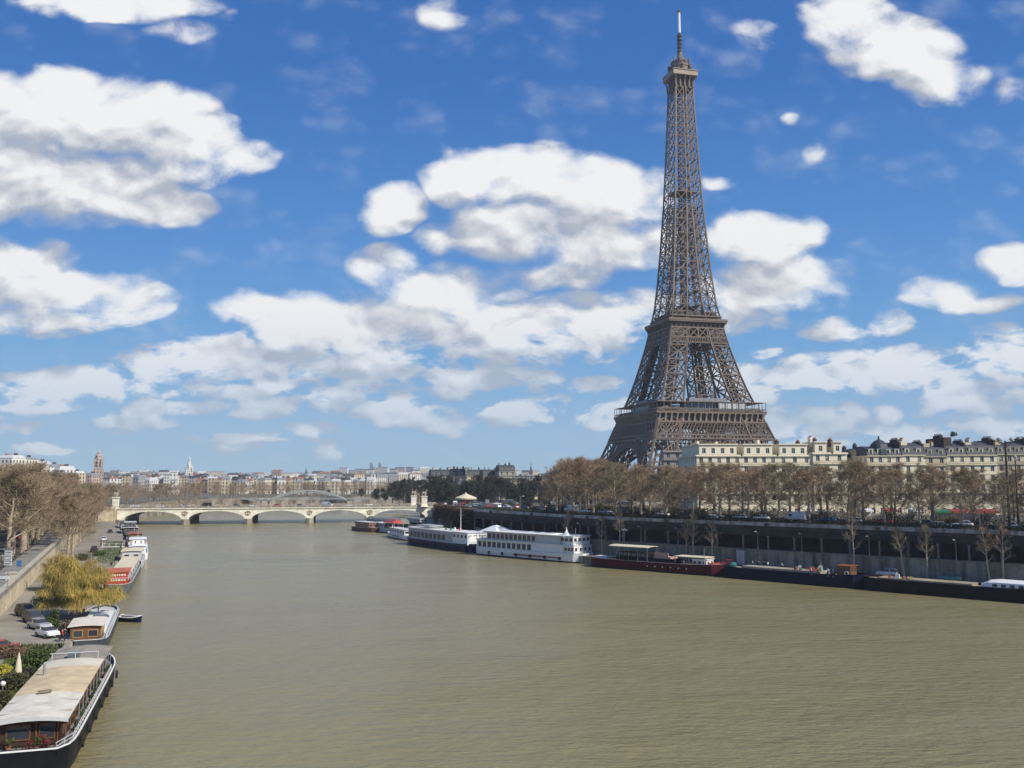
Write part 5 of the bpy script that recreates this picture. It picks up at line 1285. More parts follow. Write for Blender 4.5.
# --- large white two-deck restaurant boat
t, L = boat('passenger_boat', 'large white two-deck passenger boat with a tent roof at its left end', 'boat', W0(474, 554.4), W0(578, 563.8), 8.5, group=GB); B = 8.5
make_hull(t, L, B, 2.2, WHITE, DECKG, WHITE, MAROON, .4, bow=.14, stern=.06, bw=.5, sw=.8)
x0, x1 = -L/2+.8, L/2-5.5
mb = MB(); mb.span(x0, x1, -B/2+.35, B/2-.35, 1.85, 4.55); mb.build('lower_saloon', WHITE, t)
mb = MB(); mb.span(x0-.2, x1+.4, -B/2+.1, B/2-.1, 4.55, 4.75); mb.build('upper_deck', WHITE, t)
mb = MB(); mb.span(x0+4, x1-.6, -B/2+.7, B/2-.7, 4.76, 7.0); mb.build('upper_saloon', WHITE_D, t)
mb = MB(); mb.span(x0+3, x1+.2, -B/2+.2, B/2-.2, 7.0, 7.2); mb.loft([[(x, -B/2+.1, 7.2), (x, 0, 7.55), (x, B/2-.1, 7.2), (x, 0, 7.21)] for x in (x0+6, x1-5)]); mb.build('roof', WHITE, t)
wn = MB(); wn.span(-.72, .72, -.03, 0, 0, 1.45, GLASS); wn.span(-.8, .8, -.05, -.0, -.1, 0, GREY); wn.span(-.8, .8, -.05, 0, 1.45, 1.55, GREY); wn = wn.mesh('window')
for i in range(11): place(wn, 'window', t, (x0+1.4+i*2.05, -B/2+.34, 2.6)); place(wn, 'window', t, (x0+5.3+i*1.8, -B/2+.69, 5.15), 0, (.85, 1, .95))
for i in range(4): place(wn, 'window', t, (x1+.03, -3+2*i, 5.1), pi/2, (.9, 1, .8))
mb = MB(); mb.loft([[(x0-.3, -B/2+.2, 6.6), (x0+8.5, -B/2+.2, 7.0), (x0+8.5, B/2-.2, 7.0), (x0-.3, B/2-.2, 6.6)], [(x0+3.5, -.3, 8.7), (x0+4.5, -.3, 8.8), (x0+4.5, .3, 8.8), (x0+3.5, .3, 8.7)]]); mb.build('tent_roof', WHITE, t)
for i in range(5):
    for s in (-1, 1): mb = MB(); mb.bar((x0+i*1.2, s*(B/2-.4), 4.75), (x0+i*1.2, s*(B/2-.4), 6.7), .12); mb.build('tent_post', WHITE_D, t)
cabin(t, x1-1.5, x1+3.2, -B/2+.7, B/2-.7, 4.75, 7.1, WHITE, WHITE, 3, (1.0, 1.8), name='wheelhouse', fm=GREY)
cabin(t, x1+.1, x1+3.6, -B/2+.5, B/2-.5, 2.2, 4.55, WHITE, WHITE, 3, (1.0, 1.75), name='forward_saloon', fm=GREY, ov=.1)
mb = MB(); mb.lathe((x1-1, -1.5, 7.2), [(.9, 0), (.8, .4), (.2, 1.3), (.05, 2.2)], 8); mb.build('small_turret', WHITE, t)
rail(t, [(x1+3.6, -B/2+.4), (L/2-.9, -2.6), (L/2-.9, 2.6)], 2.2, 1.0); mb = MB(); mb.span(-L*.1, L*.35, -B/2-.03, -B/2, .9, 1.3); mb.build('red_band', mat('faded_red_paint', (.30, .12, .10), .6, .3, .6), t)
tyres(t, L, B, 1.8, 6)
mb = MB(); mb.tube((x1+1, 0, 7.2), (x1+1, 0, 9.2), .05); mb.build('mast', WHITE, t)
# --- blue hulled white boat
t, L = boat('passenger_boat', 'grey and white passenger boat with dark blue hull and a tall thin mast', 'boat', W0(405, 543.6), W0(468, 552.9), 8, group=GB); B = 8
make_hull(t, L, B, 2.3, HBLUE, DECKG, WHITE, None, .5, bow=.10, stern=.06, bw=.6, sw=.8)
mb = MB(); mb.span(-L/2+2, L/2-11, -B/2+.4, B/2-.4, 1.9, 5.6); mb.build('saloon', mat('light_grey_paint', (.40, .42, .46), .5, .1, .4), t)
mb = MB(); mb.span(-L/2+1.5, L/2-10, -B/2+.1, B/2-.1, 5.6, 5.9); mb.build('roof', WHITE, t)
for i in range(9): place(wn, 'window', t, (-L/2+4+i*3.0, -B/2+.37, 2.9), 0, (1.5, 1, 1.1))
cabin(t, L/2-11, L/2-1.2, -B/2+.5, B/2-.5, 2.2, 5.9, WHITE, WHITE, 4, (2.1, 2.9), 1.0, name='white_stern_house', fm=GREY)
mb = MB(); mb.span(L/2-1.19, L/2-1.05, -B/2+1, B/2-1, 3.0, 4.9); mb.build('curved_white_panel', WHITE, t)
mb = MB(); mb.tube((L/2-12, 0, 6), (L/2-12, 0, 13.5), .12, .06); mb.bar((L/2-13.2, 0, 11), (L/2-10.8, 0, 11), .08); mb.build('mast', WHITE, t)
rail(t, [(-L/2+2, -B/2+.3), (L/2-11, -B/2+.3)], 5.9, .9); tyres(t, L, B, 1.6, 5)
mb = MB(); mb.span(-L/2+6, -L/2+16, -2.6, 2.6, 6.4, 6.9); mb.build('roof_box', GREY, t)
for i in range(4): mb = MB(); mb.lathe((L/2-15-i*1.6, 1.2*(-1)**i, 5.9), [(.3, 0), (.3, .7), (.1, .9)], 8); mb.build('vent', [RED, GREEN, WHITE, GREEN][i], t)
# green topped boat moored behind it
t, L = boat('barge', 'green topped barge moored behind the blue hulled boat', 'boat', W0(425, 538), W0(456, 541), 5, group=GB); t.location.y += 15
make_hull(t, L, 5, 2.0, BLACK, DECKG, WHITE_D); cabin(t, -L*.3, L*.3, -2, 2, 1.6, 4.4, WHITE_D, GREEN, 5, (1.1, 1.9), ov=.4)
# --- small tour boat
t, L = boat('tour_boat', 'small white tour boat with a row of dark windows left of the blue hulled boat', 'boat', W0(386, 536.5), W0(408, 541.5), 4.6, group=GB)
make_hull(t, L, 4.6, 1.7, WHITE, DECKG, WHITE, HBLUE, .3, bow=.25); cabin(t, -L*.38, L*.3, -1.9, 1.9, 1.4, 3.7, WHITE, WHITE_D, 6, (1.0, 1.8), ov=.3)
mb = MB(); mb.span(-L*.2, L*.1, -2.33, -2.28, .9, 1.2); mb.build('orange_band', ORANGE, t)
# --- boats near the bridge
t, L = boat('tour_boat', 'white boat under a bright red canopy near the bridge end', 'boat', W0(371, 531), W0(393, 534), 5, group=GB)
make_hull(t, L, 5, 1.9, WHITE_D, DECKG, WHITE, GREEN); cabin(t, -L*.4, L*.05, -2, 2, 1.6, 3.8, WHITE_D, WHITE, 5, (1.0, 1.7)); 
mb = MB(); mb.loft([[(L*.05, -2.6, 4.2), (L*.48, -2.6, 4.2), (L*.48, 2.6, 4.2), (L*.05, 2.6, 4.2)], [(L*.1, -.3, 5.7), (L*.43, -.3, 5.7), (L*.43, .3, 5.7), (L*.1, .3, 5.7)]]); mb.build('red_canopy', RED, t)
for x in (L*.07, L*.46):
    for y in (-2.4, 2.4): mb = MB(); mb.tube((x, y, 1.6), (x, y, 4.25), .06); mb.build('canopy_post', WHITE, t)
t, L = boat('river_boat', 'brown and white cabin boat, leftmost of those moored by the right bridge end', 'boat', W0(350, 530), W0(371, 532.5), 5, group=GB)
make_hull(t, L, 5, 1.7, mat('brown_hull_paint', (.12, .06, .04), .5, .2, .5), DECKG, WHITE, None); cabin(t, -L*.3, L*.35, -2, 2, 1.3, 3.9, ORANGE, WHITE_D, 4, (1.0, 1.9), ov=.4); mb = MB(); mb.tube((0, 0, 4), (0, 0, 6), .05); mb.build('mast', WHITE, t)
t, L = boat('covered_barge', 'long barge with grey arched cover behind the red canopy boat', 'boat', W0(358, 526.5), W0(398, 530.5), 7, group=GB); t.location.y += 9
make_hull(t, L, 7, 1.9, BLACK, DECKG, GREY); mb = MB(); mb.loft([[(x, 3.0*cos(a), 1.6+3.0*sin(a)) for a in [pi*k/10 for k in range(11)]] for x in (-L*.42, L*.42)]); mb.build('arched_cover', mat('grey_green_tarpaulin', (.20, .22, .20), .8, .2, .4), t)
t, L = boat('river_boat', 'dark low boat moored beneath the right end of the bridge', 'boat', W0(397, 526), W0(425, 528), 5, group=GB); t.location.y += 12
make_hull(t, L, 5, 1.6, BLACK, DECKG, GREY); cabin(t, -L*.3, L*.2, -2, 2, 1.2, 3.4, WHITE_D, GREY, 4, (1.0, 1.6))
# --- dark red barge
t, L = boat('barge', 'long dark red barge with a flat cream awning and small white wheelhouse', 'boat', W0(588, 566.5), W0(719, 577), 5.6, group=GB); B = 5.6
make_hull(t, L, B, 2.3, MAROON, WOODP, mat('pale_pink_paint', (.42, .33, .34), .5, .1, .5), BLACK, .45, bow=.1, stern=.1, bw=.3, sw=.5, sheer=.5)
mb = MB(); mb.span(-L*.28, L*.16, -2.0, 2.0, 1.9, 3.2); mb.build('hold_cabin', BLACK, t)
mb = MB(); mb.span(-L*.27, L*.01, -1.7, 1.7, 3.21, 4.3); mb.build('dark_saloon', mat('dark_panelling', (.04, .03, .03), .5, .3, .6), t)
for i in range(7): mb = MB(); mb.span(-L*.26+i*1.35, -L*.26+i*1.35+.9, -1.74, -1.71, 3.4, 4.1); mb.build('window', GLASS2, t)
mb = MB(); mb.loft([[(x, y, 5.6+.25*(1-(y/2.6)**2)) for y in (-2.6, -1.3, 0, 1.3, 2.6)]+[(x, y, 5.75+.25*(1-(y/2.6)**2)) for y in (2.6, 1.3, 0, -1.3, -2.6)] for x in (-L*.33, -L*.02)]); mb.build('awning', CREAMR, t)
for i in range(5):
    for y in (-2.3, 2.3): mb = MB(); mb.tube((-L*.32+i*L*.073, y, 1.9), (-L*.32+i*L*.073, y, 5.65), .05); mb.build('awning_post', METAL, t)
mb = MB(); mb.span(L*.0, L*.14, -1.6, 1.6, 3.22, 3.6); mb.span(L*.02, L*.12, -1.5, -1.3, 3.6, 4.6); mb.build('pinkish_bench', mat('pinkish_boards', (.45, .27, .22), .7, .15, 1), t)
mb = MB(); mb.span(L*.17, L*.40, -2.3, 2.3, 4.0, 4.14); mb.build('canopy', CREAMR, t)
for x in (L*.18, L*.28, L*.39):
    for y in (-2.1, 2.1): mb = MB(); mb.tube((x, y, 1.9), (x, y, 4.0), .06); mb.build('canopy_post', WHITE_D, t)
cabin(t, L*.30, L*.40, -1.7, 1.7, 1.9, 3.6, WHITE, WHITE, 3, (.7, 1.3), name='wheelhouse')
for i in range(6): mb = MB(); mb.tube((-L*.02+i*2.2, -B/2-.03, 1.3), (-L*.02+i*2.2, -B/2+.1, 1.3), .2, .2, 10); mb.build('porthole', WHITE_D, t)
mb = MB(); mb.box((L*.43, 0, 2.6), (1.4, 3, .5)); mb.build('red_locker', RED, t); mb = MB(); mb.tube((L*.36, 0, 3.6), (L*.36, 0, 6.2), .06); mb.build('mast', METAL, t)
mb = MB(); mb.span(-L*.47, -L*.37, -1.2, 1.2, 2.1, 2.8); mb.build('white_tarpaulin', WHITE, t)
# --- dark blue barge
t, L = boat('barge', 'dark navy flat decked barge with brown wheelhouse and lifebuoy', 'boat', W0(722, 577.5), W0(861, 589.5), 5.6, group=GB); B = 5.6
make_hull(t, L, B, 2.5, NAVY, mat('beige_barge_deck', (.26, .22, .17), .85, .25, .5), BLACK, BLACK, .35, bow=.1, stern=.1, bw=.35, sw=.6, sheer=.45)
mb = MB(); mb.span(-L*.36, L*.22, -1.9, 1.9, 2.15, 2.9); mb.build('hatch_covers', mat('pale_hatch_covers', (.30, .27, .22), .85, .25, .4), t)
cabin(t, L*.33, L*.42, -1.6, 1.6, 2.2, 4.4, WOOD, ORANGE, 2, (1.1, 1.8), name='wheelhouse', fm=ORANGE)
mb = MB()
for k in range(12): a, b_ = 2*pi*k/12, 2*pi*(k+1)/12; mb.bar((L*.395+.4*cos(a), -1.72, 3.0+.4*sin(a)), (L*.395+.4*cos(b_), -1.72, 3.0+.4*sin(b_)), .16)
mb.build('lifebuoy', WHITE, t)
mb = MB(); mb.lathe((-L*.46, 0, 2.4), [(.9, 0), (1.0, .5), (.5, 1.0)], 10); mb.build('teal_cover', TEAL, t)
r = random.Random(8)
for i in range(16):
    mb = MB(); x = L*(.02+.018*i); s = r.uniform(.5, 1.1); mb.box((0, 0, s*.45), (s, s*.8, s*.9), r.random(), None, r.uniform(.6, 1)); mb.build('deck_gear', [TEAL, RED, WHITE_D, GREEN, ORANGE, GREY, CREAMR][i % 7], t, (x, r.uniform(-2, 1.2), 2.92 if i < 11 else 2.2))
mb = MB(); mb.tube((L*.2, 0, 2.9), (L*.2, 0, 4.8), .06); mb.bar((L*.2, -.5, 4.3), (L*.2, .6, 4.1), .05); mb.build('mast', METAL, t)
# --- black barge
t, L = boat('barge', 'long black barge with low white rounded cabin at the right edge', 'boat', W0(862, 590), W0(1062, 607), 6, group=GB); B = 6
make_hull(t, L, B, 2.5, BLACK, mat('brown_barge_deck', (.20, .165, .12), .85, .25, .5), BLACK, BLACK, .35, bow=.12, stern=.08, bw=.35, sw=.6, sheer=.4)
mb = MB(); mb.span(-L*.42, L*.08, -2, 2, 2.15, 2.75); mb.build('hatch_covers', mat('tan_hatch_covers', (.30, .25, .18), .85, .25, .4), t)
mb = MB(); mb.loft([[(x, y*k, 2.2+(z*k2)) for y, z in ((-2.1, 0), (-2.0, 1.2), (-1.2, 1.6), (1.2, 1.6), (2.0, 1.2), (2.1, 0))] for x, k, k2 in ((L*.12, .6, .5), (L*.16, .95, .9), (L*.2, 1, 1), (L*.33, 1, 1), (L*.36, .9, .8))]); c_ = mb.build('low_cabin', WHITE, t)
for i in range(5): mb = MB(); mb.span(L*.18+i*1.5, L*.18+i*1.5+.8, -2.14, -2.08, 2.6, 3.1); mb.build('window', GLASS, t)
for i in range(7):
    mb = MB(); s = r.uniform(.5, 1.0); mb.box((0, 0, s*.4), (s, s, s*.8), r.random(), None, .8); mb.build('deck_gear', [RED, BLACK, WHITE_D, TYRE, ORANGE, GREY, YB][i % 7], t, (-L*(.36-.02*i), r.uniform(-2, 1), 2.77))
tyres(t, L, B, 2.2, 6)
# --- left bank: long houseboat in the foreground
a_ = Vector((-34.6, 73.0)); b_ = Vector((-47.2, 111.5))
t, L = boat('houseboat', 'long black hulled houseboat with cream and white sectioned roof in the near left corner', 'boat', a_, b_, 6.6, group=GL); B = 6.6
make_hull(t, L, B, 2.15, BLACK, DECKG, WHITE, None, .55, bow=.2, stern=.10, bw=.1, sw=.72, sheer=.45, n=30)
rx0, rx1 = -L/2+2.6, L/2-4.5
WD_ = mat('dark_wood_panelling', (.045, .025, .018), .6, .3, .8)
mb = MB(); mb.span(rx0+.9, rx1-.3, -B/2+1.25, B/2-.9, 1.6, 3.85); mb.build('deckhouse', WD_, t)
secs = [(rx0, rx0+9.2, mat('ivory_canvas', (.60, .56, .47), .85, .24, .6, detail=9), .0), (rx0+9.25, rx0+20.5, mat('stained_cream_roof', (.52, .42, .28), .85, .34, .55, hue=(1, .98, .9), detail=9), .06), (rx0+20.55, rx0+24.5, mat('pale_roof_panel', (.60, .55, .44), .7, .14, .4), .1), (rx0+24.55, rx1, mat('taupe_roof', (.27, .24, .19), .85, .3, .7, detail=9), -.1)]
for (xa, xb, m_, dz) in secs:
    mb = MB(); ys = [-B/2+.55+(B-.9)*i/8 for i in range(9)]; yc = (ys[0]+ys[-1])/2; cam_ = lambda y: .26*(1-((y-yc)/(ys[-1]-yc))**2)
    mb.loft([[(x, y, 3.9+dz+cam_(y)) for y in ys]+[(x, y, 4.0+dz+cam_(y)) for y in ys[::-1]] for x in (xa, (xa+xb)/2, xb)]); mb.build('roof_section', m_, t)
mb = MB()
for k in range(13): x = rx0+9.5+k*.85; mb.loft([[(x+e, y, 4.07+cam_(y)) for y in ys]+[(x+e, y, 4.085+cam_(y)) for y in ys[::-1]] for e in (0, .05)])
mb.build('roof_seams', CREAMR, t)
mb = MB(); mb.loft([[(rx0-.05, y, 3.72+cam_(y)) for y in ys]+[(rx0-.05, y, 4.02+cam_(y)) for y in ys[::-1]], [(rx0+.06, y, 3.72+cam_(y)) for y in ys]+[(rx0+.06, y, 4.02+cam_(y)) for y in ys[::-1]]]); mb.build('roof_fascia', WHITE_D, t)
wm_ = MB(); wm_.span(-.75, .75, -.04, 0, 0, 1.05, GLASS)
for (p, q, z0, z1) in ((-.85, .85, -.1, 0), (-.85, .85, 1.05, 1.15), (-.85, -.75, 0, 1.05), (.75, .85, 0, 1.05)): wm_.span(p, q, -.08, 0, z0, z1, WOOD)
wm_ = wm_.mesh('window')
for i in range(12): place(wm_, 'window', t, (rx0+3+i*2.55, -B/2+1.24, 2.35))
for i, y in enumerate((-1.1, 1.0)): place(wm_, 'window', t, (rx0+.89, y, 2.4), -pi/2, (1.05 if i else .7, 1, 1))
mb = MB(); mb.span(rx0+.82, rx0+.88, -B/2+1.35, -B/2+1.45, 1.6, 3.8); mb.span(rx0+.82, rx0+.88, -.35, -.25, 1.7, 3.8); mb.build('door_frame', WOOD, t)
for i in range(14): mb = MB(); x = rx0+.2+i*(rx1-rx0-.4)/13; mb.tube((x, -B/2+.75, 1.6), (x, -B/2+.75, 3.92), .045); mb.build('roof_post', WOOD if i < 3 else METAL, t)
rail(t, [(-L/2+.6, -2.2), (-L/2+3.2, -B/2+.2), (0, -B/2+.2), (L/2-9, -B/2+.2)], 2.1, .55, WHITE_D, 1.0)
rail(t, [(-L/2+.4, -2.2), (-L/2+.4, 2.4)], 2.15, .5, BLACK, .8, 'stern_railing')
tyres(t, L, B, 1.9, 7)
mb = MB()
for k in range(3): mb.bar((rx0+24, -2.2+2.2*k, 4.3), (rx0+24, -2.2+2.2*k, 5.0), .06)
mb.bar((rx0+24, -2.3, 5.0), (rx0+24, 2.4, 5.0), .06); mb.build('roof_rail', WHITE_D, t)
mb = MB(); mb.span(rx0+25.2, rx0+26.5, -.2, .9, 4.2, 4.75); mb.build('skylight', GLASS2, t)
mb = MB(); mb.box((rx0+8.6, .4, 4.43), (.5, 1.1, .16), .2); mb.build('roof_hatch', mat('weathered_hatch', (.2, .17, .12), .8, .2, 1), t)
mb = MB(); mb.tube((rx0+17, 1.8, 4.2), (rx0+17, 1.8, 5.3), .12, .12, 8, METAL); mb.build('stove_pipe', None, t)
fl = MB(); r = random.Random(4)
for i in range(7):
    x, y, z = -L/2+r.uniform(1.2, 3), r.uniform(-1.8, 2.4), 1.72
    mb = MB(); mb.lathe((x, y, z), [(.18, 0), (.25, .35)], 8, TERRA); tt = thing('flower_pot', f'terracotta plant pot on the near houseboat stern deck, {nth(i)} of a group', 'flower pot', (t.matrix_basis @ Vector((x, y, z))), 0, 'pots on the stern deck')
    mb.v = [(v[0]-x, v[1]-y, v[2]-z) for v in mb.v]; mb.build('pot', None, tt)
    T, C = leafy(800+i, .9, .45, 160, .12, .1, trunk=.02); C.v = [(v[0], v[1], v[2]+.25) for v in C.v]; C.build('plant', [mat('dark_red_leaves', (.16, .03, .03), .7, .4, 3), BUSH][i % 2] if i < 2 else [bpy.data.materials['dark_red_leaves'], BUSH][i % 2], tt)
for i in range(9):
    x = -L/2+8+i*3.1; p = t.matrix_basis @ Vector((x, -B/2+.55, 1.66)); tt = thing('planter', f'small green planter on the side deck of the near houseboat, {nth(i)} from the camera', 'planter', p, t.rotation_euler.z, 'planters on the houseboat side deck')
    mb = MB(); mb.span(-.35, .35, -.15, .15, 0, .3); mb.build('box', TERRA if i % 2 else GREY, tt); T, C = leafy(850+i, .7, .4, 120, .12, .1, trunk=.02); C.v = [(v[0], v[1], v[2]+.25) for v in C.v]; C.build('plant', BUSH if i % 3 else DARKF, tt)
sb_ = MB(); sb_.span(0, .05, -B/2+.6, B/2-.4, 0, .05); sb_ = sb_.mesh('roof_batten', STONE_W)
for k in range(2): place(sb_, 'roof_batten', t, (rx0+2.2+k*3.9, 0, 4.1), R(2-3*k))
for k in range(5):
    mb = MB(); s = r.uniform(.35, .7); mb.box((0, 0, s*.4), (s*1.3, s*.8, s*.8), r.random(), None, .85); mb.build('side_deck_clutter', [GREY, WOOD, WHITE_D, RED, BLACK][k], t, (L*(.02+.07*k), -B/2+.7, 1.66))
mb = MB()
for k in range(26):
    a1, a2 = k*.7, (k+1)*.7; q = .35+.008*k; mb.bar((-L/2+1.9+q*cos(a1), 1.9+q*sin(a1), 1.72+.004*k), (-L/2+1.9+q*cos(a2), 1.9+q*sin(a2), 1.72+.004*k), .05)
mb.build('coiled_rope', WOODP, t)
# --- small cabin boat behind it
a_ = Vector(W0(106.5, 655)); b_ = Vector(W0(121, 617))
t, L = boat('houseboat', 'cabin boat with varnished wood cabin and white roof behind the near houseboat', 'boat', a_, b_, 5.0, group=GL); B = 5
make_hull(t, L, B, 1.9, mat('dull_hull_paint', (.05, .06, .07), .5, .3, .5), WHITE_D, WHITE_D, None, .4, bow=.22, stern=.1)
cabin(t, -L/2+1.5, -L/2+8.5, -1.55, 2.1, 1.5, 3.6, WOOD, mat('ivory_roof_paint', (.66, .60, .50), .6, .1, .5), 4, (.8, 1.6), ov=.35, camber=.15, fm=mat('light_wood_frame', (.42, .27, .12), .6, .2, 1))
mb = MB(); mb.span(-L/2+9, L/2-9, -1.9, 1.6, 1.5, 2.3); mb.build('coach_roof', WHITE, t)
mb = MB(); mb.lathe((L*.05, -.4, 2.3), [(1.2, 0), (1.15, .25), (.9, .4)], 14); mb.build('round_skylight', GLASS2, t)
rail(t, [(-L/2+1, -2.3), (0, -2.35), (L*.3, -2.3)], 1.9, .6)
mb = MB(); mb.tube((L*.2, .3, 2), (L*.2+.5, .3, 7), .07, .05); mb.tube((L*.2-3, .3, 3), (L*.2+4, .3, 3.6), .06, .05); mb.build('mast', WHITE_D, t)
for i in range(7): mb = MB(); s = r.uniform(.4, 1); mb.box((0, 0, s*.4), (s, s*.7, s*.8), r.random(), None, .8); mb.build('deck_gear', [GREY, WHITE, RED, BLACK, TEAL, WOOD, WHITE_D][i], t, (L*(.12+.03*i), r.uniform(-1.6, 1.8), 1.55))
# dinghy
c_ = PZ(129.5, 621.5, 0); t = thing('dinghy', 'small open dinghy with white rim and dark hull floating beside the cabin boat', 'boat', (c_.x, c_.y, 0), R(-18))
S = hull_sections(4.6, 1.9, .45, .2, .08, .7, 14, .3); mb = MB()
for sg in (-1, 1): mb.loft([[(x, sg*w_, .75+s), (x, sg*w_*.75, 0), (x, 0, -.2), (x, 0, -.12), (x, sg*w_*.68, .06), (x, sg*(w_-.07), .72+s)] for x, w_, s in S])
mb.build('hull', NAVY, t); mb = MB()
for sg in (-1, 1): mb.loft([[(x, sg*(w_+.05), .7+s), (x, sg*(w_+.05), .85+s), (x, sg*(w_-.15), .85+s), (x, sg*(w_-.15), .7+s)] for x, w_, s in S])
mb.build('rim', WHITE, t)
for x in (-1.3, 0, 1.1): mb = MB(); mb.box((x, 0, .5), (.3, 1.6, .06)); mb.build('thwart', WOODP, t)
mb = MB(); mb.box((-2.3, 0, .5), (.1, 1.3, .5)); mb.build('transom', WHITE, t)
# --- houseboats further up the left quay
def OL(y, d=0): return (xat(O_L, y)+d, y)
t, L = boat('houseboat', 'houseboat with bright red cabin back and white lettering stripes', 'boat', Vector(W0(130, 594)), Vector(W0(143.5, 567)), 5, group=GL); B = 5
make_hull(t, L, B, 1.8, mat('grey_green_hull_paint', (.10, .12, .12), .5, .3, .5), DECKG, WHITE_D, None, .4)
cabin(t, -L/2+1.2, -L/2+10, -1.9, 2.2, 1.5, 4.2, RED, mat('orange_roof', (.45, .12, .05), .6, .2, .5), 4, (1.2, 2.0), ov=.2, ends=False)
mb = MB(); xb_ = -L/2+1.17
for z, wd in ((3.5, 3.2), (2.5, 2.8)):
    y = -1.5
    while y < -1.5+wd: s = r.uniform(.22, .5); mb.span(xb_-.03, xb_, y, y+s, z, z+.38); y += s+.14
mb.build('lettering', CREAMR, t)
mb = MB(); mb.span(xb_-.04, xb_-.001, -1.9, 2.2, 3.05, 3.12); mb.build('white_line', WHITE, t)
cabin(t, -L/2+13, L/2-6, -1.7, 1.9, 1.5, 3.2, WHITE_D, CREAMR, 5, (.6, 1.2), name='fore_cabin')
def hb_(y0, y1, B, lab, hullm, cabm, roofm, H=1.8, ch=2.3, f0=.12, f1=.7, two=False, fm=None, d=0):
    t, L = boat('houseboat', lab, 'boat', Vector(OL(y0, d)), Vector(OL(y1, d)), B, group=GL)
    make_hull(t, L, B, H, hullm, WHITE_D, WHITE, None, .4)
    cabin(t, -L/2+L*f0, -L/2+L*f1, -B/2+.7, B/2-.5, H-.35, H-.35+ch, cabm, roofm, 6, (ch*.4, ch*.75), ov=.35, camber=.12, fm=fm)
    if two: cabin(t, -L/2+L*(f0+.12), -L/2+L*(f1-.2), -B/2+1.2, B/2-1, H-.2+ch, H+ch+1.5, cabm, roofm, 3, (.5, 1.2), ov=.3, name='wheelhouse', fm=fm)
    for i in range(7):
        mb = MB(); s = r.uniform(.5, 1.2); mb.box((0, 0, s*.4), (s, s*.8, s*.8), r.random(), None, .8); mb.build('deck_gear', [GREY, WOOD, BUSH, TERRA, BLACK, RED, CREAMR][(i+int(y0)) % 7], t, (-L/2+L*(f1+.03)+i*(L*(.9-f1))/7, r.uniform(-B/2+1, B/2-1), H-.38))
    rail(t, [(-L/2+1, -B/2+.25), (L/2-4, -B/2+.25)], H, .6); mb = MB(); mb.tube((L*.3, 0, H), (L*.3, 0, H+3.5), .06, .04); mb.build('mast', WHITE, t)
    return t
hb_(233, 254, 5.6, 'houseboat with wide pale flat roof just beyond the red one', WHITE_D, WHITE_D, CREAMR, 1.8, 2.9, .04, .5)
hb_(256, 276, 5.2, 'white houseboat with rounded cabin, moored in the middle of the left row', WHITE, WHITE, WHITE, 1.9, 2.2, .12, .5, True, d=.6)
hb_(279, 302, 5.6, 'white houseboat with pinkish side deck in the left row', WHITE, mat('pinkish_paint', (.55, .40, .38), .5, .15, .6), WHITE, 1.9, 2.6, .05, .45, d=.8)
hb_(306, 328, 5.2, 'houseboat with reddish wooden cabin and three dark windows in the left row', GREY, WOOD, ORANGE, 1.7, 2.6, .1, .7, fm=WHITE_D)
hb_(340, 366, 6, 'dark houseboat with white upper cabin, nearer of the two by the bridge', BLACK, BLACK, WHITE_D, 1.9, 2.6, .1, .7, True)
hb_(376, 402, 6, 'dark houseboat closest to the left end of the bridge', NAVY, GREY, SLATE, 1.9, 2.4, .1, .7)
t, L = boat('river_boat', 'small dark boat seen through the first arch of the bridge', 'boat', (PX(150, 640), 640), (PX(163, 650), 650), 5); make_hull(t, L, 5, 1.8, BLACK, DECKG, ORANGE); cabin(t, -L*.3, L*.3, -1.9, 1.9, 1.4, 3.4, WOOD, GREY, 3, (.9, 1.6))
t, L = boat('river_boat', 'pale boat moored beyond the fourth arch of the bridge', 'boat', (PX(322, 640), 640), (PX(346, 630), 630), 6); make_hull(t, L, 6, 1.8, WHITE_D, DECKG, WHITE); cabin(t, -L*.3, L*.3, -1.9, 1.9, 1.4, 3.6, WHITE, GREY, 4, (.9, 1.6))

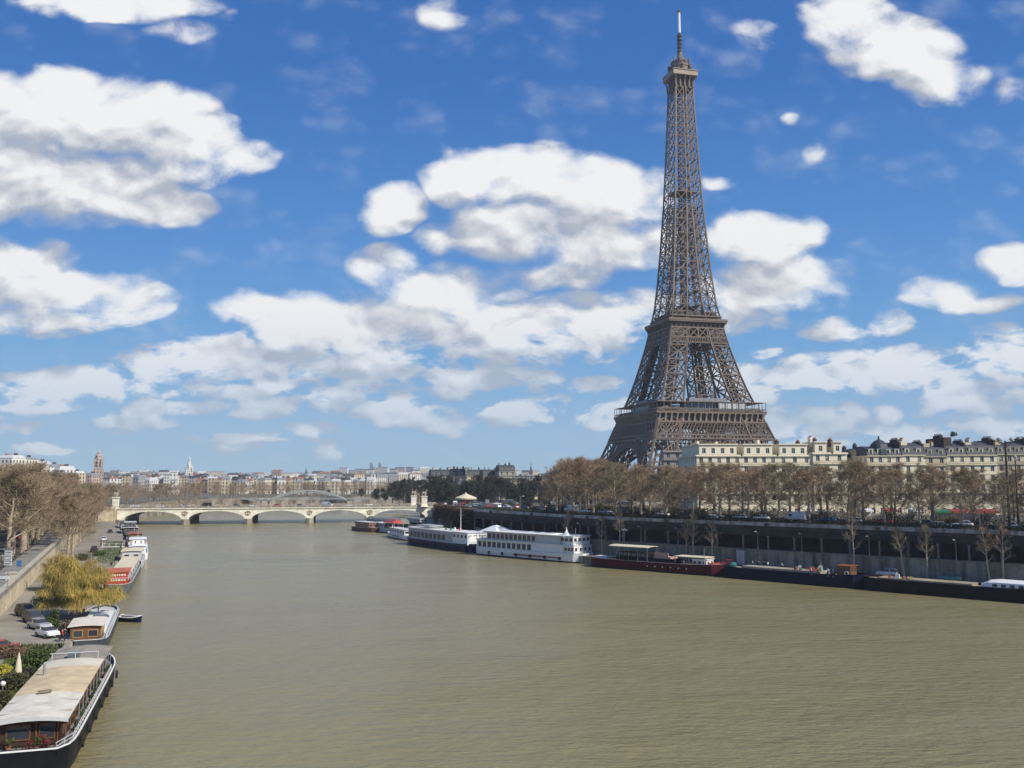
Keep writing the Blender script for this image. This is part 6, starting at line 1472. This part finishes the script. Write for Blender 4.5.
# ================================================================ vehicles
def car_template(paint, kind='car'):
    t = thing('delivery_van' if kind == 'van' else 'parked_car', '', 'car'); rings = []
    if kind == 'car': L_, W_, prof = 4.2, 1.72, [(-2.1, .45, .75), (-2.02, .4, .95), (-1.3, .35, 1.0), (-.2, .33, 1.0), (1.0, .33, .98), (1.8, .36, .85), (2.1, .45, .65)]; gh = [(-1.75, .96), (-1.35, 1.42), (.35, 1.45), (1.15, .97)]
    elif kind == 'suv': L_, W_, prof = 4.4, 1.85, [(-2.2, .5, .9), (-2.1, .45, 1.12), (-1.3, .42, 1.15), (-.2, .42, 1.15), (1.0, .42, 1.12), (1.9, .45, 1.02), (2.2, .5, .8)]; gh = [(-2.1, 1.12), (-1.9, 1.72), (.35, 1.75), (1.05, 1.12)]
    else: L_, W_, prof = 5.4, 2.0, [(-2.7, .5, 2.2), (-2.6, .45, 2.4), (-1.3, .42, 2.45), (.9, .42, 2.45), (1.5, .42, 1.9), (2.3, .45, 1.25), (2.7, .5, .9)]; gh = None
    mb = MB()
    for (x, z0, z1) in prof:
        k = .88 if abs(x) > L_*.48 else 1; h = W_/2*k; rings.append([(x, -h*.94, z0), (x, -h, (z0+z1)*.5), (x, -h*.9, z1), (x, h*.9, z1), (x, h, (z0+z1)*.5), (x, h*.94, z0)])
    mb.loft(rings); 
    mb.build('body', paint, t, smooth=False); h = W_/2
    if gh:
        g0, g1, g2, g3 = gh
        mb = MB(); mb.loft([[(g0[0], -h*.88, g0[1]-.05), (g0[0], h*.88, g0[1]-.05), (g3[0], h*.88, g3[1]-.05), (g3[0], -h*.88, g3[1]-.05)], [(g1[0], -h*.72, g1[1]-.03), (g1[0], h*.72, g1[1]-.03), (g2[0], h*.72, g2[1]-.03), (g2[0], -h*.72, g2[1]-.03)]]); mb.build('windows', GLASS, t)
        mb = MB(); mb.span(g1[0]-.02, g2[0]+.02, -h*.74, h*.74, g1[1]-.025, g1[1]+.03); mb.build('roof_panel', paint, t)
        for sg in (-1, 1): mb = MB(); mb.bar(((g1[0]+g2[0])/2, sg*h*.73, g1[1]), ((g1[0]+g2[0])/2, sg*h*.89, g0[1]-.05), .09); mb.build('door_pillar', paint, t)
    else:
        mb = MB(); mb.quad((1.52, -h*.8, 1.88), (1.52+.72, -h*.8, 1.32), (1.52+.72, h*.8, 1.32), (1.52, h*.8, 1.88)); mb.v = [(v[0]+.04, v[1], v[2]+.04) for v in mb.v]; mb.build('windscreen', GLASS, t)
        for sg in (-1, 1): mb = MB(); mb.span(.5, 1.4, sg*h-.01*sg-.02, sg*h-.01*sg+.03, 1.4, 1.95); mb.build('side_window', GLASS, t)
    wh = MB(); wh.tube((0, -.1, 0), (0, .1, 0), .33, .33, 12, TYRE); wh.tube((0, -.11, 0), (0, .11, 0), .19, .19, 8, METAL); wh = wh.mesh('wheel')
    for x in (-L_*.31, L_*.31):
        for y in (-h+.08, h-.08): place(wh, 'wheel', t, (x, y, .33))
    hl = MB(); hl.box((0, 0, 0), (.06, .3, .14)); hm_ = hl.mesh('lamp', WHITE); tl = bpy.data.meshes.new_from_object if 0 else None
    for y in (-h*.6, h*.6): place(hm_, 'headlight', t, (L_*.5-.0, y, .68 if kind != 'van' else .8))
    tm_ = MB(); tm_.box((0, 0, 0), (.06, .25, .16)); tm_ = tm_.mesh('tail_lamp', RED)
    for y in (-h*.6, h*.6): place(tm_, 'tail_light', t, (-L_*.5, y, .8))
    return t
CP = {'white': mat('white_car_paint', (.72, .73, .74), .25, .03, 1, spec=.5), 'silver': mat('silver_car_paint', (.38, .40, .43), .3, .05, 1, spec=.5, metal=.3), 'black': mat('black_car_paint', (.015, .016, .02), .2, .1, 1, spec=.5),
      'dark grey': mat('grey_car_paint', (.07, .075, .08), .25, .1, 1, spec=.5), 'red': mat('red_car_paint', (.45, .03, .02), .25, .05, 1, spec=.5), 'blue': mat('blue_car_paint', (.03, .08, .22), .25, .05, 1, spec=.5), 'teal': mat('teal_car_paint', (.03, .16, .18), .25, .05, 1, spec=.5)}
CT = {}
def car(colr, kind, loc, rz, label, group=None, cat=None):
    k = (colr, kind)
    if k not in CT: CT[k] = t = car_template(CP[colr], kind); first = True
    else: t = dup(CT[k])
    t.location = loc; t.rotation_euler = (0, 0, rz); tag(t, label, cat or ('van' if kind == 'van' else 'car'))
    if group: t['group'] = group
    elif 'group' in t: del t['group']
    return t
h0_ = atan2(110, -46)
for i, (px, py, cl, kd, lb, dr) in enumerate([(47, 637, 'white', 'car', 'white car at the near end of the parked line beside the willow', 0), (39, 629, 'silver', 'car', 'silver car second in the line parked beside the willow', .05), (33, 622.5, 'dark grey', 'suv', 'dark grey car third in the line beside the willow', -.05), (26, 616, 'black', 'suv', 'black car at the far end of the line beside the willow', 0)]):
    p = PZ(px, py, 2.0); car(cl, kd, (p.x, p.y, 2.0), R(-38)+dr, lb, 'cars parked on the left lower quay')
for i, (px, py, cl, kd, lb, rz) in enumerate([(94, 552, 'black', 'suv', 'dark car seen end-on at the foot of the trees on the left lower quay', h0_), (104, 541, 'white', 'car', 'white car further along the left lower quay', h0_), (110, 533, 'black', 'car', 'dark car far along the left lower quay near the pale trunks', h0_), (0.5, 652, 'red', 'car', 'red car cut by the left edge on the lower quay', .4)]):
    p = PZ(px, py, 2.0); car(cl, kd, (p.x, p.y, 2.0), rz, lb)
# right lower quay
for px, py, cl, kd, lb in [(887, 581, 'silver', 'suv', 'silver off-road car parked on the right lower quay above the black barge'), (948, 584.5, 'teal', 'car', 'teal car on the right lower quay'), (726, 562, 'red', 'car', 'small red car by the quay wall beyond the dark red barge')]:
    p = on_right(px, -3.2, 2.0); car(cl, kd, p, atan2(64, -75)+.05, lb)
# cars and vans on the right quay road
L_ = densify(offset(W_R, 7.5), 1.0); L2_ = densify(offset(W_R, 16.5), 1.0); rc = random.Random(21)
def along(Ln, rng, step, side):
    out = []; d_ = 99
    for a, b_ in zip(Ln, Ln[1:]):
        if rng[0] < a[1] < rng[1]:
            d_ += (Vector(b_)-Vector(a)).length
            if d_ > step*rc.uniform(.85, 1.7): out.append((a[0], a[1], atan2(b_[1]-a[1], b_[0]-a[0]))); d_ = 0
    return out
cols = ['white', 'white', 'silver', 'black', 'dark grey', 'white', 'red', 'blue', 'silver']
for nm, Ln, rng, st in (('river side kerb', L_, (150, 460), 16), ('far kerb', L2_, (150, 450), 6.2)):
    for i, (x, y, a) in enumerate(along(Ln, rng, st, 0)[::-1]):
        kd = 'van' if rc.random() < .10 else 'car'; cl = rc.choice(cols) if kd == 'car' else rc.choice(['white', 'white', 'dark grey'])
        car(cl, kd, (x, y, zR(y)+.07), a+(pi if nm[0] == 'r' else 0), f'{cl} {"van" if kd == "van" else "car"} on the right road, {nth(i)} from the bridge, {nm}', 'vehicles on the right quay road')
for i in range(30):
    px = 548+i*1.9+rc.uniform(-3, 3) if i < 16 else 440+(i-16)*7+rc.uniform(-3, 3); Y = rc.uniform(322, 338) if i < 16 else rc.uniform(488, 512); X = PX(px, Y, 12)
    kd = 'van' if rc.random() < .4 else 'car'; cl = rc.choice(['white', 'white', 'silver', 'red', 'dark grey'])
    car(cl, kd, (X, Y, inland(zR(min(Y, 480)), X, Y, 30)+.03), rc.uniform(-.3, .3)+(pi/2 if i % 2 else 0), f'{cl} {"van" if kd == "van" else "car"} {("among the tall bare trees at the bend" if i < 16 else "in the lot by the carousel")}, {nth(i if i < 16 else i-16)} from the left', 'vehicles parked by the gardens')
for i in range(13):
    u = 6+i*11.5+rc.uniform(-2, 2); v = 9 if i % 2 else 15; p = bridge_pt(u, v, ZT+.41); kd = 'van' if i in (3, 8) else 'car'; cl = cols[i % 9]
    car(cl, kd, p, BANG+(pi if i % 2 else 0), f'{cl} {"van" if kd == "van" else "car"} crossing the stone bridge, {nth(i)} from its left end', 'vehicles crossing the bridge')
for i, (x, y, a) in enumerate(along(densify(offset(W_L, -10.5), 1), (150, 400), 17, 0)): car(cols[(i*2+3) % 9], 'car', (x, y, zL(y)+.04), a, f'{cols[(i*2+3) % 9]} car on the left street under the trees, {nth(i)} from the near end', 'cars on the left street')

# ================================================================ street furniture
def lamp_mesh():
    p = MB(); p.tube((0, 0, 0), (0, 0, 3.9), .09, .05, 7); p.tube((0, 0, 3.9), (-.25, 0, 4.4), .05, .045, 6); p.tube((-.25, 0, 4.4), (-.9, 0, 4.6), .045, .04, 6)
    h = MB(); h.lathe((-1.0, 0, 4.5), [(.1, .14), (.3, .05), (.26, -.06)], 8); b_ = MB(); b_.lathe((0, 0, 0), [(.16, 0), (.13, .5)], 8); return p.mesh('pole', METAL), h.mesh('lamp_head', WHITE_D), b_.mesh('base', GREY)
LM = lamp_mesh()
def lamp(label, loc, rz, s=1, group='street lamps', name='street_lamp'):
    t = thing(name, label, 'street lamp', loc, rz, group); t.scale = (s,)*3; place(LM[0], 'pole', t); place(LM[1], 'lamp_head', t); place(LM[2], 'base', t); return t
for i, px in enumerate((581, 600, 642, 679, 718, 759, 803, 870, 957)):
    ys = 300
    for k in range(3000):
        y = 330-k*.06; x = xat(W_R, y)
        if 512+900*x/(y*cos(PITCH)-17*sin(PITCH)) > px: break
    lamp(f'curved grey lamp standing on the wall before the railway gallery, {nth(i)} from the left', (x-.35, y-.35, 6.0), R(42), .95, 'lamps along the gallery wall')
p = on_right(623, -2.5, 2.0); t = thing('quay_lamp', 'mushroom-shaped lamp on the lower quay behind the dark red barge', 'street lamp', p); mb = MB(); mb.tube((0, 0, 0), (0, 0, 7.2), .1, .06); mb.build('pole', METAL, t); mb = MB(); mb.lathe((0, 0, 7.2), [(.2, -.1), (.85, 0), (.6, .2), (.1, .4)], 12); mb.build('lamp_shade', WHITE_D, t)
for i, px in enumerate((655, 745, 829, 905, 980, 560, 520)):
    for k in range(3000):
        y = 330-k*.06; x = xat(W_R, y)+2.2
        if 512+900*x/(y*cos(PITCH)-11*sin(PITCH)) > px: break
    lamp(f'lamp at the parapet of the right quay road, {nth(sorted([655,745,829,905,980,560,520]).index(px))} from the left', (x, y, zR(y)), R(200), 1.15, 'lamps along the right quay road')
# tall twin-armed mast at the right
Y = 190; X = PX(1007, Y); zz_ = zR(Y); t = thing('lamp_mast', 'tall dark lamp mast with spreading twin arms near the right edge', 'street lamp', (X, Y, zz_), R(5)); Hm = ZY(441, Y)-zz_
mb = MB(); mb.tube((0, 0, 0), (0, 0, Hm), .32, .2, 8); mb.build('mast', DARKT, t)
for s in (-1, 1):
    mb = MB(); mb.tube((0, 0, Hm-.6), (s*1.6, 0, Hm-.1), .12, .1, 6); mb.tube((s*1.6, 0, Hm-.1), (s*3.2, 0, Hm+.2), .1, .08, 6); mb.tube((s*3.2, 0, Hm+.2), (s*3.3, 0, Hm-.5), .07, .05, 6); mb.tube((0, 0, Hm-1.6), (s*1.6, 0, Hm-.1), .06, .06, 6); a_ = mb.build('arm', DARKT, t)
    for x in (1.4, 3.2): mb = MB(); mb.lathe((s*x, 0, Hm+(.0 if x < 2 else .2)), [(.15, 0), (.42, .25), (.38, .5), (.1, .75)], 8); mb.build('lamp_head', GREY, a_)
Y = 188; t = thing('street_mast', 'plain tall dark pole just right of the twin-armed mast', 'pole', (PX(1016, Y), Y, zR(Y))); mb = MB(); mb.tube((0, 0, 0), (0, 0, ZY(458, Y)-zR(Y)), .2, .12, 8); mb.build('pole', DARKT, t); mb = MB(); mb.lathe((0, 0, ZY(458, Y)-zR(Y)), [(.1, 0), (.4, .1), (.3, .5), (.05, .7)], 8); mb.build('lamp_head', GREY, t)
# pale cabinet against the wall, kiosks and awnings
Y = 229; 
for k in range(3000):
    y = 330-k*.06; x = xat(W_R, y)
    if 512+900*x/(y*cos(PITCH)-19*sin(PITCH)) > 743: break
t = thing('metal_cabinet', 'tall pale blue-grey metal cabinet against the lower quay wall', 'cabinet', (x-.6, y-.6, 2), R(-40)); mb = MB(); mb.span(-1.0, 1.0, -.4, .4, .1, 3.6); mb.build('body', mat('pale_blue_grey_paint', (.30, .34, .38), .5, .1, .6), t); mb = MB(); mb.span(-1.08, 1.08, -.48, .46, 3.6, 3.75); mb.build('lid', GREY, t)
for s in (-.5, .5): mb = MB(); mb.span(s-.42, s+.42, -.44, -.41, .25, 3.4); mb.build('door', mat('cabinet_door_paint', (.34, .38, .41), .5, .08, .6) if s < 0 else bpy.data.materials['cabinet_door_paint'], t)
def awning(label, px, Y, w_, z, m, name='kiosk', h=2.6):
    X = PX(px, Y, z+2); t = thing(name, label, 'kiosk', (X, Y, z), 0, 'kiosks and awnings along the right road')
    mb = MB(); mb.span(-w_/2, w_/2, 0, 2.2, .05, h); mb.build('stall_body', WHITE_D, t); mb = MB(); mb.loft([[(-w_/2-.2, -1.3, h-.5), (w_/2+.2, -1.3, h-.5), (w_/2+.2, -1.3, h-.05), (-w_/2-.2, -1.3, h-.05)], [(-w_/2-.2, 2.4, h+.35), (w_/2+.2, 2.4, h+.35), (w_/2+.2, 2.4, h+.45), (-w_/2-.2, 2.4, h+.45)]]); mb.build('awning', m, t)
    for s in (-1, 1): mb = MB(); mb.tube((s*w_/2, -1.2, 0), (s*w_/2, -1.2, h-.4), .05); mb.build('post', METAL, t)
REDA = mat('red_awning_cloth', (.26, .035, .03), .8, .15, .6)
for i, (px, w_, m_, lb) in enumerate([(891, 3.4, REDA, 'small kiosk with bright red awning right of the big slender tree'), (915, 2.2, WHITE, 'small white kiosk by the hedge'), (942, 4.5, GREEN, 'low green market stall along the hedge'), (958, 4.0, REDA, 'red awning stall, first of three on the right'), (974, 4.0, REDA, 'red awning stall, middle of three on the right'), (990, 4.2, REDA, 'red awning stall, last of three on the right'), (868, 2.0, WHITE, 'small white booth left of the red kiosk')]):
    Y = 240 if px < 930 else 232; awning(lb, px, Y, w_*.8, inland(12.0, PX(px, Y), Y, 12), m_)
# left street signs
p = Vector((PX(7, 158, 6), 158, zL(158))); t = thing('road_sign', 'four stacked white panels on a pole at the left edge', 'sign', p, R(-10))
mb = MB(); mb.tube((.2, 0, 0), (.2, 0, 5.9), .08); mb.build('pole', METAL, t); pnl = MB(); pnl.box((0, 0, 0), (1.45, .06, .52)); pnl = pnl.mesh('panel', WHITE)
for k in range(4): place(pnl, 'panel', t, (.1, -.12, 5.5-.66*k))
lnm = MB()
for k in range(5): lnm.box((-.5+.24*k, 0, 0), (.16, .03, .14))
lnm = lnm.mesh('lettering', BLACK)
for k in range(4): place(lnm, 'lettering', t, (.1, -.16, 5.5-.66*k))
p = Vector((PX(4, 146, 6), 146, zL(146))); t = thing('barrier_sign', 'long white horizontal panel on a pole at the left edge', 'sign', p, R(-8)); mb = MB(); mb.tube((.6, 0, 0), (.6, 0, 2.9), .08); mb.build('pole', METAL, t); mb = MB(); mb.box((-.4, -.1, 2.5), (2.6, .08, .45)); mb.build('panel', WHITE, t)
p = Vector((PX(19, 172, 6), 172, zL(172))); t = thing('information_sign', 'blue sign post beside a tree trunk on the left street', 'sign', p, 0); mb = MB(); mb.tube((0, 0, 0), (0, 0, 2.2), .07); mb.build('pole', METAL, t); mb = MB(); mb.box((0, -.1, 2.2), (.9, .08, 1.1)); mb.build('panel', mat('blue_sign_paint', (.05, .16, .35), .5, .05, 1), t)
# closed parasol
p = PZ(17.5, 684, 2.0); t = thing('closed_parasol', 'closed cream parasol standing among the shrubs on the left quay', 'parasol', p); mb = MB(); mb.tube((0, 0, 0), (0, 0, 3.1), .035); mb.build('pole', WOODP, t); mb = MB(); mb.lathe((0, 0, 1.1), [(.3, 0), (.36, .15), (.26, 1.0), (.1, 1.8), (.03, 2.1)], 10); mb.build('canopy', CREAMR, t); mb = MB(); mb.lathe((0, 0, 0), [(.35, 0), (.33, .1)], 12); mb.build('base', GREY, t)
p = PZ(2.5, 693, 2.0); t = thing('garden_ball_lamp', 'small white ball lamp among the shrubs at the left edge', 'lamp', p); mb = MB(); mb.tube((0, 0, 0), (0, 0, .7), .04); mb.build('post', GREY, t); mb = MB(); mb.lathe((0, 0, .65), [(.05, 0), (.2, .1), (.27, .28), (.2, .45), (.04, .54)], 12); mb.build('globe', WHITE, t)
# white gangway with posts on the left quay
p = PZ(113, 548, 2.0); t = thing('gangway', 'white railed gangway with four posts on the left quay', 'gangway', p, R(4)); mb = MB(); mb.span(-3.2, 3.2, -.5, .5, .25, .42); mb.build('walkway', WHITE, t); pm_ = MB(); pm_.box((0, 0, .7), (.12, .12, 1.0)); pm_ = pm_.mesh('post', WHITE)
for k in range(4): place(pm_, 'post', t, (-3+2*k, -.45, .2))
mb = MB(); mb.bar((-3.1, -.45, 1.3), (3.1, -.45, 1.3), .07); mb.build('handrail', WHITE, t)
# bollards along both quays
bo = MB(); bo.lathe((0, 0, 0), [(.24, 0), (.2, .12), (.16, .5), (.26, .62), (.2, .75)], 10); bo = bo.mesh('bollard', BLACK); i = 0
for Ln, y0, y1, nm, sg in ((E_R, 165, 300, 'right', 1), (E_L, 80, 300, 'left', -1)):
    n = 0
    for q in densify(offset(Ln, .9*sg), 15):
        if y0 < q[1] < y1: o = place(bo, 'mooring_bollard', None, (q[0], q[1], 2.0)); tag(o, f'black iron mooring bollard on the {nm} quay edge, {nth(n)} from the near end', 'bollard', 'mooring bollards along the quays'); n += 1
# mooring ropes
mb = MB(); a_, b_ = Vector((-47.0, 110.8, 2.5)), Vector((-54.5, 113, 2.4)); pr = a_
for k in range(1, 9): q = a_.lerp(b_, k/8); q.z -= sin(pi*k/8)*.6; mb.tube(pr, q, .03, .03, 5); pr = q
tag(mb.build('mooring_rope', WOODP), 'slack mooring rope from the near houseboat bow to the quay', 'rope')

# ================================================================ people
def skin_mesh(name, pts, edges, rad, m, sub=1):
    me = bpy.data.meshes.new(name); me.from_pydata(pts, edges, []); o = bpy.data.objects.new(name, me); col.objects.link(o)
    s = o.modifiers.new('s', 'SKIN'); s.use_smooth_shade = True
    for i, r_ in enumerate(rad): me.skin_vertices[0].data[i].radius = (r_, r_)
    me.skin_vertices[0].data[0].use_root = True
    o.modifiers.new('d', 'SUBSURF').levels = sub
    dg = bpy.context.evaluated_depsgraph_get(); ev = o.evaluated_get(dg); out = bpy.data.meshes.new_from_object(ev); out.name = name; out.materials.clear(); out.materials.append(m)
    bpy.data.objects.remove(o); return out
def person_parts(st, arm, sit=False):
    P_ = dict(pel=(0, 0, .95), bel=(0, 0, 1.12), che=(0, 0, 1.36), nec=(0, 0, 1.52), hd=(.02, 0, 1.64), top=(.02, 0, 1.74))
    for s, n in ((1, 'l'), (-1, 'r')):
        f = st*s; P_['hip'+n] = (0, .09*s, .9); P_['kn'+n] = (f*.22+.03, .1*s, .5); P_['an'+n] = (f*.42-.02, .1*s, .09); P_['to'+n] = (f*.42+.13, .11*s, .04)
        P_['sh'+n] = (0, .19*s, 1.42); P_['el'+n] = (-f*.18, .25*s, 1.14); P_['ha'+n] = (-f*.3+arm, .25*s, .92+arm*.5); P_['fi'+n] = (-f*.32+arm*1.2, .25*s, .82+arm*.6)
    names = list(P_); R_ = dict(pel=.13, bel=.12, che=.14, nec=.055, hd=.095, top=.06, hip=.09, kn=.06, an=.045, to=.03, sh=.06, el=.045, ha=.032, fi=.02)
    rad = [R_[n] if n in R_ else R_[n[:-1]] for n in names]; ix = {n: i for i, n in enumerate(names)}
    E = [('pel', 'bel'), ('bel', 'che'), ('che', 'nec'), ('nec', 'hd'), ('hd', 'top')]
    for n in 'lr': E += [('pel', 'hip'+n), ('hip'+n, 'kn'+n), ('kn'+n, 'an'+n), ('an'+n, 'to'+n), ('che', 'sh'+n), ('sh'+n, 'el'+n), ('el'+n, 'ha'+n), ('ha'+n, 'fi'+n)]
    pts = [P_[n] for n in names]; body = skin_mesh('body', pts, [(ix[a], ix[b_]) for a, b_ in E], rad, SKIN)
    def sub(nodes, edges, g, m, nm):
        id_ = {n: i for i, n in enumerate(nodes)}; return skin_mesh(nm, [P_[n] for n in nodes], [(id_[a], id_[b_]) for a, b_ in edges], [(R_[n] if n in R_ else R_[n[:-1]])+g for n in nodes], m)
    jk = sub(['pel', 'bel', 'che', 'shl', 'shr', 'ell', 'elr', 'hal', 'har'], [('pel', 'bel'), ('bel', 'che'), ('che', 'shl'), ('che', 'shr'), ('shl', 'ell'), ('shr', 'elr'), ('ell', 'hal'), ('elr', 'har')], .025, CLOTH[0], 'jacket')
    tr = sub(['pel', 'hipl', 'hipr', 'knl', 'knr', 'anl', 'anr'], [('pel', 'hipl'), ('pel', 'hipr'), ('hipl', 'knl'), ('hipr', 'knr'), ('knl', 'anl'), ('knr', 'anr')], .018, CLOTH[0], 'trousers')
    hr = MB(); hr.lathe((0, 0, 1.6), [(.09, 0), (.115, .08), (.1, .15), (.04, .19)], 8); return body, jk, tr, hr.mesh('hair', DARKT)
PP = [person_parts(0.0, .05), person_parts(.8, .0), person_parts(.5, .25)]
cn_ = ['black', 'red', 'white', 'blue', 'tan']
def person(label, loc, rz, pose=0, top_=0, bot=0, group=None):
    t = thing('person', label, 'person', loc, rz, group); b_ = PP[pose]
    place(b_[0], 'body', t)
    for me, nm, c_ in ((b_[1], 'jacket', top_), (b_[2], 'trousers', bot)):
        o = place(me, nm, t); o.material_slots[0].link = 'OBJECT'; o.material_slots[0].material = CLOTH[c_]
    place(b_[3], 'hair', t)
for i, (px, py, tp) in enumerate([(751, 565, 2), (757, 565.5, 0), (760, 566, 3), (764, 565.8, 0), (767, 566, 2), (781, 567.5, 2), (799, 569, 0), (594, 553.5, 2), (598, 554, 1), (1000, 583, 0)]):
    p = on_right(px, -2.2-(py-562)*.35, 2.0); person(f'person in a {cn_[tp]} top on the right lower quay, {nth(sorted([751,757,760,764,767,781,799,594,598,1000]).index(px))} from the left', (p.x, p.y, 2.0), i*1.3, i % 3, tp, 0, 'people on the right lower quay')
for i, (px, py, tp) in enumerate([(811, 578, 2), (818, 578, 1), (828, 579, 2), (833, 580, 3)]):
    p = PZ(px, py-3, 2.95); person(f'person in a {cn_[tp]} top standing on the navy barge deck, {nth(i)} from the left', (p.x, p.y, 2.9), i*2, i % 3, tp, 0, 'people on the navy barge')
for i, (px, py, tp) in enumerate([(62, 642, 1), (64.5, 641, 0), (63, 634, 0), (97, 553, 0), (101, 547, 1)]):
    p = PZ(px, py, 2.0); person(['person in a red top beside the varnished cabin boat', 'person in black beside the varnished cabin boat', 'person in dark clothes at the foot of the willow', 'person in black beside the dark car on the left quay', 'person in a red top walking far along the left quay'][i], (p.x, p.y, 2.0), i*1.7, 1, tp, 0)
rp = random.Random(31)
for i in range(44):
    u = 3+i*3.5+rp.uniform(-1.2, 1.2); tp = rp.randrange(5); p = bridge_pt(u, rp.uniform(.8, 3.2), ZT+.36); person(f'pedestrian in a {cn_[tp]} top on the bridge pavement, {nth(i)} from the left end', p, BANG+rp.choice([0, pi]), rp.choice([1, 2]), tp, rp.choice([0, 3, 4]), 'pedestrians on the stone bridge')
for i in range(22):
    a = (atan2(64, -75)); k = offset(densify(W_R, 6.3), 3.0)[2:]; q = k[min(len(k)-1, 18+i)] if i < 30 else k[5]; tp = rp.randrange(5)
    person(f'pedestrian in a {cn_[tp]} top on the right quay pavement, {nth(i)} along from the right', (q[0]+rp.uniform(-.5, .5), q[1]+rp.uniform(-.5, .5), zR(q[1])+.16), a+rp.choice([0, pi]), rp.choice([1, 2]), tp, 0, 'pedestrians on the right quay pavement')

# ================================================================ haze
hm = bpy.data.materials.new('haze'); hm.use_nodes = True; t_ = hm.node_tree; t_.nodes.clear()
pv = t_.nodes.new('ShaderNodeVolumePrincipled'); pv.inputs['Color'].default_value = (.80, .88, 1, 1); pv.inputs['Density'].default_value = 0.00010; pv.inputs['Anisotropy'].default_value = 0.0
om = t_.nodes.new('ShaderNodeOutputMaterial'); t_.links.new(pv.outputs[0], om.inputs['Volume'])
mb = MB(); mb.span(-4650, 4650, -260, 4850, -3.2, 345); tag(mb.build('haze', hm), 'thin pale blue air haze over the far city', 'haze', kind='stuff')

# ladders on the right lower quay wall
lad = MB()
for s in (-.22, .22): lad.bar((s, 0, 0), (s, 0, 3.6), .05)
for k in range(9): lad.bar((-.22, 0, .3+.4*k), (.22, 0, .3+.4*k), .04)
lad = lad.mesh('wall_ladder', METAL)
for i, px in enumerate((690, 812, 915, 990)):
    for k in range(3000):
        y = 330-k*.06; x = xat(W_R, y)
        if 512+900*x/(y*cos(PITCH)-20*sin(PITCH)) > px: break
    o = place(lad, 'wall_ladder', None, (x-.12, y-.12, 2.0), R(-42)); tag(o, f'iron ladder fixed to the lower quay wall, {nth(i)} from the left', 'ladder', 'ladders on the quay wall')
